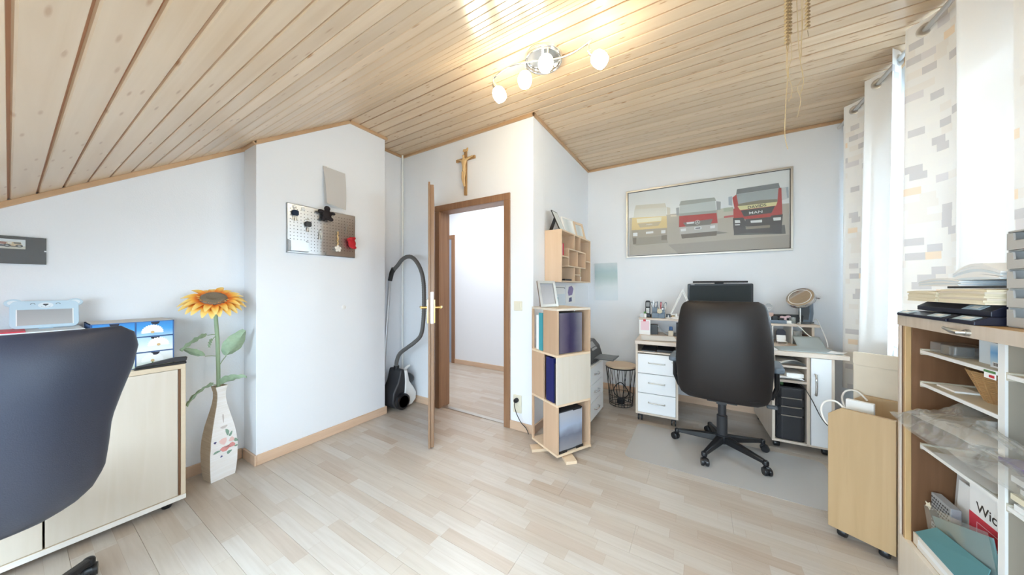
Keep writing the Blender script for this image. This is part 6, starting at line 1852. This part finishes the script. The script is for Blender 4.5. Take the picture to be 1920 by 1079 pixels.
def curtain(label, ya, yb, waves, amp, phase, zbot, gather, nseg, u0, drift=0.0):
    t = thing('curtain', label, 'curtain', (CX, (ya + yb) / 2, CRZ + .058), 0, 'eyelet curtains')
    ztop = CRZ + .058
    m = MB(); L = abs(ya - yb); cl = [u0]
    N, NV = nseg, 26

    def pt(s, v):
        y = ya + (yb - ya) * s
        low = (1 - v)
        a = amp * (1 + .25 * low * math.sin(s * 9 + 1.3))
        x = CX + a * math.sin(2 * PI * waves * s + phase + .5 * low * math.sin(s * 5)) + .010 * low * math.sin(s * 31 + 2)
        y2 = y + (ya - y) * gather * low ** 1.2 + .035 * math.cos(2 * PI * waves * s + phase) * (1 - .3 * low) + drift * low
        return (min(x, XW - .054), y2, zbot + (ztop - zbot) * v)
    us = [u0]
    for i in range(N):
        p, q = Vector(pt(i / N, 1)), Vector(pt((i + 1) / N, 1)); us.append(us[-1] + (q - p).length)
    m.grid(pt, N, NV, lambda u, v: (us[int(round(u * N))], v * (ztop - zbot)))
    obj('cloth', m, 'curtain', t, smooth=180)
    for k in range(int(waves * 2) + 2):
        s = (k * PI - phase) / (2 * PI * waves)
        if 0.02 < s < .98:
            p = pt(s, 1 - (ztop - CRZ) / (ztop - zbot)); up = (math.cos(k * PI) > 0)
            ang = R(90) - math.atan2(amp * 2 * PI * waves / L, 1) * (1 if up else -1) * (-1 if yb < ya else 1)
            m = MB(); m.T = Matrix.Translation((CX, p[1], CRZ)) @ Matrix.Rotation((-1 if up else 1) * R(38), 4, 'Z')
            m.lathe([(.021, -.004), (.024, -.005), (.034, -.003), (.035, 0), (.034, .003), (.024, .005), (.021, .004), (.021, -.004)], (0, 0, 0), 26, 'y'); obj('eyelet', m, 'steel', t, smooth=50)
    return t


curtain('patterned eyelet curtain hanging in the corner behind the desk', 3.72, 2.78, 2.6, .046, .6, .42, .16, 108, 0.31)
curtain('patterned eyelet curtain hanging behind the roll-front cabinet', 2.74, 1.40, 3.4, .046, PI * .9, .5, -.03, 130, .53)

# ---------------------------------------------------------------- trolley
TM = Matrix.Translation((.549, 2.12, 0)) @ Matrix.Rotation(R(-29), 4, 'Z')
tr = thing('file_trolley', 'beech hanging-file trolley on casters beside the roll-front cabinet', 'trolley', (.549, 2.12, 0), R(-29))
TWd = .215
m = MB(); m.prism([(0, .05), (TWd, .05), (TWd, .645), (.045, .645), (0, .605)], 0, .018, 'xz'); obj('end_panel', m, 'trolleyshaded', tr, local=True, bevel=.002)
m = MB(); m.prism([(0, .05), (TWd, .05), (TWd, .645), (.045, .645), (0, .605)], .36, .378, 'xz'); obj('end_panel', m, 'trolleyshaded', tr, local=True, bevel=.002)
m = MB(); m.box(.004, TWd - .004, .018, .36, .06, .078); obj('bottom_board', m, 'beechx', tr, local=True)
m = MB(); m.box(.006, .02, .018, .36, .078, .34); obj('side_board', m, 'trolleyshaded', tr, local=True); m = MB(); m.box(TWd - .02, TWd - .006, .018, .36, .078, .34); obj('side_board', m, 'trolleyshaded', tr, local=True)
for yy in (.012, .33):
    m = MB(); m.tube(spline([(.06, yy + .03, .62), (.02, yy + .03, .66), (-.02, yy + .03, .648), (-.035, yy + .028, .605), (-.02, yy + .026, .55), (.008, yy + .026, .53)], 6), .0045, 8); obj('rope_loop', m, 'lightedge', tr, local=True, smooth=60)
for xx in (.04, TWd - .04):
    for yy in (.05, .33):
        m = MB(); m.lathe([(.0, -.016), (.02, -.016), (.024, -.01), (.024, .01), (.02, .016), (.0, .016)], (xx, yy, .024), 16, 'x'); m.box(xx - .014, xx + .014, yy - .014, yy + .014, .03, .06); obj('caster', m, 'black', tr, local=True, smooth=40)


def in_trolley(nm, label, cat, mat, fn, **kw):
    m = MB(); m.T = TM; fn(m); return single(nm, m, mat, label, cat, **kw)


bx = thing('padded_mailer', 'large beige cardboard mailer with a folded flap standing behind the trolley', 'mailer', tuple(TM @ Vector((.0, .405, 0))), R(-29))
m = MB(); m.box(0, .265, -.012, .012, .0, .87); obj('body', m, 'beigecard', bx, local=True, bevel=.004)
m = MB(); m.prism([(0, .87), (0, .81), (.02, .80), (.245, .80), (.265, .81), (.265, .87)], -.0165, -.0125, 'xz'); obj('flap', m, 'beigecard', bx, local=True, bevel=.001)
in_trolley('white_paper', 'white papers standing in the trolley in front of the beige mailer', 'papers', 'paper', lambda m: m.box(.025, .12, .16, .185, .0785, .655))
in_trolley('hanging_file', 'pale hanging file behind the trolley end panel', 'file', 'lightedge', lambda m: m.box(.022, .19, .09, .105, .0785, .60))
in_trolley('hanging_file', 'cream hanging file in the middle of the trolley', 'file', 'cream', lambda m: m.box(.022, .19, .12, .135, .0785, .61))

# ---------------------------------------------------------------- roll-front cabinet
RX0, RX1, RY0, RY1, RZ = .73, .985, 1.16, 1.985, 1.113
rc = thing('roll_front_cabinet', 'tall roll-front office cabinet standing open by the curtains', 'cabinet', (.9, 1.57, 0))


def rb_(nm, mat, *bs, **kw):
    m = MB()
    for b in bs: m.box(*b)
    return obj(nm, m, mat, rc, **kw)


rb_('side_panel', 'oakpale', (RX0, RX1, RY1 - .014, RY1, 0, RZ - .043), bevel=.001); rb_('side_panel', 'oakpale', (RX0, RX1, RY0, RY0 + .014, 0, RZ - .043))
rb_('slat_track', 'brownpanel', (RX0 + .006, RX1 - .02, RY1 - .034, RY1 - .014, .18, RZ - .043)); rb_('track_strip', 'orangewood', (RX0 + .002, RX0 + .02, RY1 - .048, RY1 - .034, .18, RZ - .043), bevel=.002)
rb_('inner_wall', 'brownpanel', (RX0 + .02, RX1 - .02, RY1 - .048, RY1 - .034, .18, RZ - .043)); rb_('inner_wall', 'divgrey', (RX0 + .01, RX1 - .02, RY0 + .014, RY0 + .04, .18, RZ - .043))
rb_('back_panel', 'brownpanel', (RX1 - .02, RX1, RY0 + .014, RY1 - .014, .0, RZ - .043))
rb_('top_board', 'orangewood', (RX0, RX1, RY0, RY1, RZ - .043, RZ), bevel=.002); rb_('top_edge', 'oakpale', (RX0 - .002, RX0, RY0, RY1, RZ - .042, RZ - .001))
rb_('base_front', 'maple', (RX0, RX0 + .018, RY0 + .014, RY1 - .014, 0, .185), bevel=.001); rb_('bottom_board', 'orangewood', (RX0 + .018, RX1 - .02, RY0 + .014, RY1 - .048, .165, .183))
dv_ = rb_('divider', 'divgrey', (.776, RX1 - .02, 1.526, 1.55, .183, RZ - .043)); m = MB(); m.box(.770, .776, 1.5255, 1.5505, .183, RZ - .043); obj('divider_edge', m, 'white', dv_)
for z in (.965, .834, .710, .581):
    s_ = rb_('shelf_board', 'shelfgrey', (.776, RX1 - .022, 1.551, 1.936, z, z + .010)); rb_2 = MB(); rb_2.box(.770, .776, 1.551, 1.930, z - .001, z + .011); obj('shelf_edge', rb_2, 'white', s_)
    m = MB(); m.box(.772, RX1 - .05, 1.928, 1.9365, z - .008, z + .016); obj('shelf_rail', m, 'shelfgrey', s_)
for z in (.965, .581):
    s_ = rb_('shelf_board', 'shelfgrey', (.776, RX1 - .022, 1.201, 1.525, z, z + .010)); m = MB(); m.box(.770, .776, 1.201, 1.518, z - .001, z + .011); obj('shelf_edge', m, 'white', s_)
    m = MB(); m.box(.772, RX1 - .05, 1.516, 1.5255, z - .008, z + .016); obj('shelf_rail', m, 'shelfgrey', s_)
m = MB(); m.lathe([(.0, -.012), (.010, -.012), (.011, 0)], (RX0, 1.575, RZ - .026), 14, 'x'); m.tube([(RX0 - .012, 1.575, RZ - .026), (RX0 - .024, 1.575, RZ - .026), (RX0 - .026, 1.60, RZ - .024), (RX0 - .018, 1.655, RZ - .020)], [.007, .008, .008, .005], 10); obj('lever_handle', m, 'satin', rc, smooth=50)


def put(nm, label, cat, mat, *bs, rot=0.0, at=None, **kw):
    m = MB()
    if rot: m.T = Matrix.Translation(at) @ rot @ Matrix.Translation([-a for a in at])
    for b in bs: m.box(*b)
    return single(nm, m, mat, label, cat, **kw)


S1, S2, S3, S4, SB = .9755, .8445, .7205, .5915, .1835
M['bluepack'] = gradient('blue_package', [(0, (.85, .86, .88)), (.3, (.45, .66, .82)), (.6, (.16, .42, .74)), (.85, (.45, .65, .84)), (1, (.8, .85, .9))], 0, .078, 'Z', .35)
t = thing('gadget_pack', 'dark gadget in clear packaging on the top shelf of the cabinet', 'package', (.83, 1.86, S1))
m = MB(); m.box(.80, .86, 1.83, 1.88, S1 + .001, S1 + .035); obj('gadget', m, 'darkgrey', t, bevel=.003)
m = MB(); m.box(.79, .88, 1.78, 1.92, S1, S1 + .04); obj('wrapping', m, 'plastic', t, bevel=.004)
t = thing('medicine_box', 'pale blue and white box on the top shelf, further in', 'box', (.84, 1.715, S1), 0)
m = MB(); m.box(.82, .85, 1.668, 1.728, S1, S1 + .082); obj('carton', m, 'bearpale', t)
t = thing('medicine_box', 'bright blue printed box on the top shelf beside the cabinet divider', 'box', (.84, 1.61, S1), 0)
m = MB(); m.box(.80, .83, 1.585, 1.64, S1, S1 + .078); obj('carton', m, 'bluepack', t)
m = MB(); m.box(.7992, .80, 1.595, 1.63, S1 + .004, S1 + .018); obj('label', m, 'paper', t)
m = MB()
for i in range(9): m.box(.7988, .7992, 1.598 + i * .0034, 1.598 + i * .0034 + (.0012 if i % 3 else .002), S1 + .006, S1 + .016)
obj('bars', m, 'black', t, kind='stuff')
t = thing('shelf_label', 'white shelf label with a green bar on the front edge of the top shelf', 'label', (.769, 1.585, .95))
m = MB(); m.box(.7685, .7695, 1.555, 1.60, .948, .975); obj('card', m, 'paper', t)
m = MB(); m.box(.7678, .7685, 1.555, 1.60, .966, .973); obj('green_bar', m, 'green', t); m = MB(); m.box(.7678, .7685, 1.56, 1.58, .952, .96); obj('red_bar', m, 'redcard', t)
# wicker basket
wk = thing('wicker_basket', 'tilted brown wicker basket on the second shelf of the cabinet', 'basket', (.86, 1.72, S2), 0)
m = MB()
for i in range(15):
    f = i / 14
    z = S2 + .004 + f * .095; r = .045 + .038 * f
    pts = [(.868 + r * .9 * math.cos(2 * PI * k / 36), 1.705 + (r * 1.15) * math.sin(2 * PI * k / 36) + .006 * ((k + i) % 2), z + .0) for k in range(36)]
    pts = [(p[0] + .003 * ((k + i) % 2), p[1], p[2]) for k, p in enumerate(pts)]
    m.tube(pts, .0032, 5, closed=True)
obj('weave', m, 'wicker', wk, smooth=60, kind='stuff')
m = MB()
for k in range(18):
    a = 2 * PI * k / 18; m.tube([(.868 + .0405 * math.cos(a), 1.705 + .052 * math.sin(a), S2 + .002), (.868 + .075 * math.cos(a), 1.705 + .0955 * math.sin(a), S2 + .1)], .0026, 5)
obj('stakes', m, 'wicker', wk, smooth=60, kind='stuff')
m = MB(); m.lathe([(.0, 0), (.042, 0), (.042, .003), (0, .003)], (.868, 1.705, S2), 24); obj('base', m, 'wicker', wk)
# clear bag with sheets
pbg = thing('plastic_bag', 'crumpled clear plastic bag with white sheets hanging out of the third shelf', 'bag', (.85, 1.68, S3))
m = MB()


def bag(top):
    def fn(u, v):
        y = 1.90 - .62 * u
        x = .955 - .275 * v
        nz_ = noise.noise(Vector((u * 6.1, v * 5.3, 3.0 * top))) * .02 + noise.noise(Vector((u * 15, v * 13, 7 + top))) * .010
        edge = math.sin(PI * min(1, max(0, u))) ** .5
        z = S3 + .014 + (.085 * edge * math.sin(PI * min(1, .15 + v * .8)) if top else .0) - .07 * max(0, v - .66) * (1 + u) + (nz_ if top else abs(nz_) * .5)
        if y < 1.56 and v < .70: x = .762 - .06 * v; z = max(z, S3 + .01)
        x -= .02 * math.sin(u * 5) * v + nz_ * .5
        return (x, y, z)
    return fn


m.grid(bag(1), 48, 26); m.grid(bag(0), 48, 26)
obj('film', m, 'plastic', pbg, smooth=60)
for k in range(3):
    m = MB(); m.grid(lambda u, v: (.945 - .215 * v - .01 * k, 1.86 - .30 * u - .012 * k, S3 + .005 + .004 * k + .02 * u * v), 8, 6); obj('sheet', m, 'paper', pbg, smooth=60)
t = thing('paper_stack', 'white sheets lying on the fourth shelf of the cabinet', 'papers', (.88, 1.72, S4))
for k in range(3):
    m = MB(); m.grid(lambda u, v: (.955 - .18 * v - .002 * k, 1.86 - .26 * u - .016 * k, S4 + .001 + .002 * k + .010 * (u - .4) ** 2), 6, 5); obj('sheet', m, 'paper', t, smooth=60)
t = thing('paper_stack', 'small white notes lying on the second shelf beside the wicker basket', 'papers', (.83, 1.85, S2))
m = MB(); m.box(.80, .86, 1.80, 1.9, S2, S2 + .006); obj('sheet', m, 'paper', t)
# bottom compartment
def leaning(nm, label, mat, x, y0, y1, h, lean, dx=.002, z=SB, cat='papers'):
    t = thing(nm, label, cat, (x, (y0 + y1) / 2, z))
    m = MB(); m.T = Matrix.Translation((x, 0, z)) @ Matrix.Rotation(lean, 4, 'Y'); m.box(-dx, 0, y0, y1, 0.0, h); obj('sheet', m, mat, t)
    return t


leaning('paper_sheet', 'grey folded sheets standing highest in the corner of the bottom compartment', 'greypaper', .855, 1.80, 1.93, .375, R(3), .008)
leaning('paper_sheet', 'white letter with bent top leaning before the grey sheets in the bottom compartment', 'paper', .835, 1.785, 1.885, .315, R(3), .003)
leaning('paper_sheet', 'second white letter reaching up beside the red and white folder', 'paper', .842, 1.745, 1.83, .345, R(3), .003)
t = thing('perforated_box', 'dark grey perforated metal box in the bottom compartment', 'box', (.80, 1.85, SB))
m = MB(); m.box(.786, .812, 1.79, 1.90, SB, SB + .238); obj('body', m, 'midgrey', t, bevel=.002)
m = MB()
for i in range(8):
    for j in range(18): m.prism(circ(1.80 + i * .0125 + (.006 if j % 2 else 0), SB + .02 + j * .012, .0035, n=6), .7852, .786, 'yz')
obj('holes', m, 'black', t, kind='stuff')
wf = thing('important_folder', 'white and red folder printed Wichtig standing by the divider', 'folder', (.82, 1.665, SB))
m = MB(); m.box(.822, .826, 1.556, 1.775, SB, SB + .385); obj('cover', m, 'paper', wf)
m = MB(); m.box(.8208, .822, 1.556, 1.775, SB + .17, SB + .258); rbn = obj('red_band', m, 'redcard', wf)
m = MB()
for a in ((1.60, 1.74, .236, .2375), (1.60, 1.74, .195, .1965), (1.7385, 1.74, .195, .2375), (1.60, 1.6015, .195, .2375)): m.box(.8204, .8208, a[0], a[1], SB + a[2], SB + a[3])
obj('outline', m, 'pink', rbn)
text_mesh('Wichtig', .046, wf, 'black', (.8215 - .82, 1.662 - 1.665, .288), (R(90), 0, R(-90)), 'lettering', 1.12, 0, .0006)
sv = thing('plastic_sleeve', 'clear plastic sleeve with dark teal contents across the bottom compartment', 'sleeve', (.77, 1.72, SB))
SM = Matrix.Translation((.770, 1.885, SB + .165)) @ Matrix.Rotation(R(-18), 4, 'X')
m = MB(); m.T = SM
m.grid(lambda u, v: (-.006 + .005 * math.sin(u * 7), -.325 * u, -.155 + .175 * v), 14, 8); obj('film', m, 'sleeve', sv, smooth=60)
m = MB(); m.T = SM; m.prism([(-.02, -.01), (-.325, .008), (-.325, -.16), (-.14, -.17), (-.03, -.04)], .003, .007, 'yz'); obj('teal_cover', m, 'tealgrey', sv)
m = MB(); m.T = SM; m.prism([(.005, .005), (-.03, .012), (-.17, -.15), (-.14, -.17), (-.005, -.03)], .0075, .011, 'yz'); obj('dark_pages', m, 'anthracite', sv)
t = thing('teal_card', 'large teal card lying slanted at the front of the bottom compartment', 'card', (.76, 1.70, SB + .07))
m = MB(); m.add([(.7345, 1.875, .258), (.7345, 1.555, .262), (.758, 1.555, .37), (.758, 1.80, .335), (.7365, 1.875, .257), (.7365, 1.555, .261), (.760, 1.555, .369), (.760, 1.80, .334)], [(0, 1, 2, 3), (7, 6, 5, 4), (0, 4, 5, 1), (1, 5, 6, 2), (2, 6, 7, 3), (3, 7, 4, 0)]); obj('sheet', m, 'tealcard', t)
t = thing('paper_pile', 'low pile of white papers under the teal card on the cabinet floor', 'papers', (.76, 1.72, SB))
for k in range(4):
    m = MB(); m.box(.750, .784, 1.556 + .004 * k, 1.90 - .006 * k, SB + k * .018, SB + k * .018 + .0175); obj('bundle', m, 'paper' if k % 2 else 'lightedge', t)
t = thing('wood_offcut', 'pale wooden strip lying in the corner of the bottom compartment', 'wood strip', (.78, 1.915, SB))
m = MB(); m.box(.752, .85, 1.902, 1.932, SB, SB + .045); obj('strip', m, 'maple', t, bevel=.001)
t = thing('ribbon_tag', 'small cream star-shaped tag at the inner edge of the bottom compartment', 'tag', (.79, 1.925, SB + .17), R(-75))
m = MB(); m.prism([((.016 if i % 2 == 0 else .008) * math.cos(i * PI / 5), (.016 if i % 2 == 0 else .008) * math.sin(i * PI / 5)) for i in range(10)], -.001, .001, 'xz'); obj('star', m, 'cream', t, local=True)
# right bay
put('red_booklet', 'red booklet lying on the upper shelf of the second bay', 'booklet', 'redcard', (.80, .95, 1.25, 1.46, S1, S1 + .012))
put('white_booklet', 'white booklet under the slanted red one in the second bay', 'booklet', 'paper', (.785, .955, 1.24, 1.47, S1 + .0122, S1 + .018))
put('purple_folder', 'purple folder on the paper pile in the second bay', 'folder', 'purple', (.74, .955, 1.22, 1.49, S4 + .138, S4 + .150), bevel=.001)
put('black_folder', 'black folder right under the purple one in the second bay', 'folder', 'blacksoft', (.76, .955, 1.22, 1.515, S4 + .12, S4 + .137), bevel=.001)
t = thing('paper_pile', 'pile of white and grey papers on the lower shelf of the second bay', 'papers', (.88, 1.36, S4))
for k in range(7):
    m = MB(); o2 = .012 * math.sin(k * 2.3); m.box(.775 + o2, .955, 1.215 + abs(o2), 1.505 - abs(o2), S4 + k * .017, S4 + k * .017 + .0165); obj('bundle', m, ('paper', 'greypaper', 'cream', 'paper', 'blacksoft', 'paper', 'paper')[k], t)
# ---------------------------------------------------------------- on top of the cabinet
CT = RZ + .0005


def foil(label, y0, y1, x0, x1, z, h, rz, tab, tilt_=0.0):
    t = thing('document_folder', label, 'folder', ((x0 + x1) / 2, (y0 + y1) / 2, z), rz)
    hx, hy = (x1 - x0) / 2, (y1 - y0) / 2
    m = MB(); m.prism([(-hx, 0), (hx, 0), (hx, h), (-hx + .03, h), (-hx, h * .45)], -hy, hy, 'xz'); obj('cover', m, 'navyfolder', t, local=True, bevel=.002)
    m = MB(); m.T = Matrix.Translation((-hx, 0, h * .45)) @ Matrix.Rotation(-math.atan2(h * .55, .03), 4, 'Y'); m.box(.002, .026, tab - .04, tab + .04, .0006, .0016); obj('label_tab', m, 'bearblue', t, local=True)
    m = MB(); m.T = Matrix.Translation((-hx, 0, h * .45)) @ Matrix.Rotation(-math.atan2(h * .55, .03), 4, 'Y'); m.box(.008, .022, tab - .02, tab + .015, .0017, .0022); obj('label_print', m, 'paper', t, local=True)
    return t


foil('black folder at the window end of the cabinet top', 1.80, 1.97, .722, .965, CT, .022, R(2), .05)
foil('black folder in the middle of the cabinet top with a pale label', 1.66, 1.795, .720, .97, CT, .024, R(-1), .0)
foil('black folder nearest the drawer tower with a printed label', 1.546, 1.655, .722, .97, CT, .026, R(1), .0)
foil('black folder lying across the others under the cream stack', 1.56, 1.93, .762, .975, CT + .0265, .036, 0, -.1)


def stack(name, label, cat, mat, n, h, y0, y1, x0, x1, z, wav, piece):
    t = thing(name, label, cat, ((x0 + x1) / 2, (y0 + y1) / 2, z))
    for k in range(n):
        zz = z + k * h
        a, b = y0 + .006 * math.sin(k * 2.1), y1 - .006 * abs(math.sin(k * 1.7)); c = x0 + .004 * math.sin(k * 3.3)
        def top(u, v, zz=zz): return (c + (x1 - c) * u, a + (b - a) * v, zz + h + wav * math.sin(PI * v) * (k + 1) / n)
        def bot(u, v, zz=zz): return (c + (x1 - c) * u, a + (b - a) * (1 - v), zz + wav * math.sin(PI * v) * k / n + .0002)
        m = MB(); N = 10; m.grid(top, 2, N); m.grid(bot, 2, N); w = 3; o2 = w * (N + 1)
        for j in range(N):
            for cidx in (0, 2):
                A, B = j * w + cidx, (j + 1) * w + cidx; Cq, Dq = o2 + (N - j) * w + cidx, o2 + (N - j - 1) * w + cidx
                m.f.append((A, B, Dq, Cq) if cidx == 0 else (B, A, Cq, Dq)); m.m.append(0)
        for e in (0, N):
            A = [e * w + q for q in range(w)]; B = [o2 + (N - e) * w + q for q in range(w)]
            for q in range(w - 1):
                m.f.append((A[q], A[q + 1], B[q + 1], B[q]) if e else (A[q + 1], A[q], B[q], B[q + 1])); m.m.append(0)
        obj(piece, m, mat if isinstance(mat, str) else mat[k % len(mat)], t)
    return t


SZ = CT + .063
stack('envelope_stack', 'cream envelope stack with curled edges at the window end over the black folders', 'envelopes', 'cream', 6, .0062, 1.765, 1.945, .742, .97, SZ, .004, 'envelope')
stack('envelope_stack', 'tall cream envelope stack against the drawer tower over the black folders', 'envelopes', ['cream', 'cream', 'beigecard'], 7, .0066, 1.548, 1.76, .745, .97, SZ, .003, 'envelope')
put('dark_folder', 'dark folder between the cream envelopes and the white papers', 'folder', 'anthracite', (.80, .975, 1.552, 1.84, SZ + .0505, SZ + .058), bevel=.001)
stack('white_papers', 'curled white papers and clear sleeves topmost at the window end of the cabinet', 'papers', ['paper', 'bearpale'], 5, .0036, 1.70, 1.93, .765, .975, SZ + .0585, .012, 'sheet')
stack('white_papers', 'white papers bulging high against the drawer tower on the cabinet', 'papers', ['bearpale', 'paper', 'paper'], 6, .004, 1.55, 1.755, .775, .975, SZ + .0785, .030, 'sheet')
M['traygrey'] = plain('tray_grey', (.50, .49, .47), .45)
dtw = thing('drawer_tower', 'grey five-drawer letter tray tower on top of the cabinet', 'drawer tower', (.9, 1.4, CT))
DX0, DX1, DY0, DY1 = .782, .98, 1.27, 1.538
m = MB(); m.box(DX0, DX1, DY0, DY0 + .005, CT, CT + .282); m.box(DX0, DX1, DY1 - .005, DY1, CT, CT + .282); m.box(DX0, DX1, DY0, DY1, CT + .277, CT + .282); m.box(DX1 - .005, DX1, DY0, DY1, CT, CT + .282)
for k in range(5): m.box(DX0, DX1, DY0, DY1, CT + k * .0555, CT + k * .0555 + .003)
obj('shell', m, 'traygrey', dtw, bevel=.001)
m = MB(); m.box(DX0 + .05, DX0 + .055, DY0 + .006, DY1 - .006, CT + .004, CT + .276); obj('shade_sheet', m, 'blacksoft', dtw)  # black sheet standing in for the shade inside the drawers
for k in range(5):
    z0 = CT + k * .0555 + .004
    m = MB(); y0, y1 = DY0 + .007, DY1 - .007
    m.prism([(y1, z0), (y0, z0), (y0, z0 + .048), (y0 + .02, z0 + .048), (y0 + .024, z0 + .026), (y1 - .024, z0 + .026), (y1 - .02, z0 + .048), (y1, z0 + .048)], DX0 - .006, DX0 - .002, 'yz')
    m.box(DX0 - .002, DX1 - .01, y0, y1, z0, z0 + .003); m.box(DX0 - .002, DX1 - .01, y0, y0 + .003, z0, z0 + .03); m.box(DX0 - .002, DX1 - .01, y1 - .003, y1, z0, z0 + .03)
    obj('drawer', m, 'traygrey', dtw)
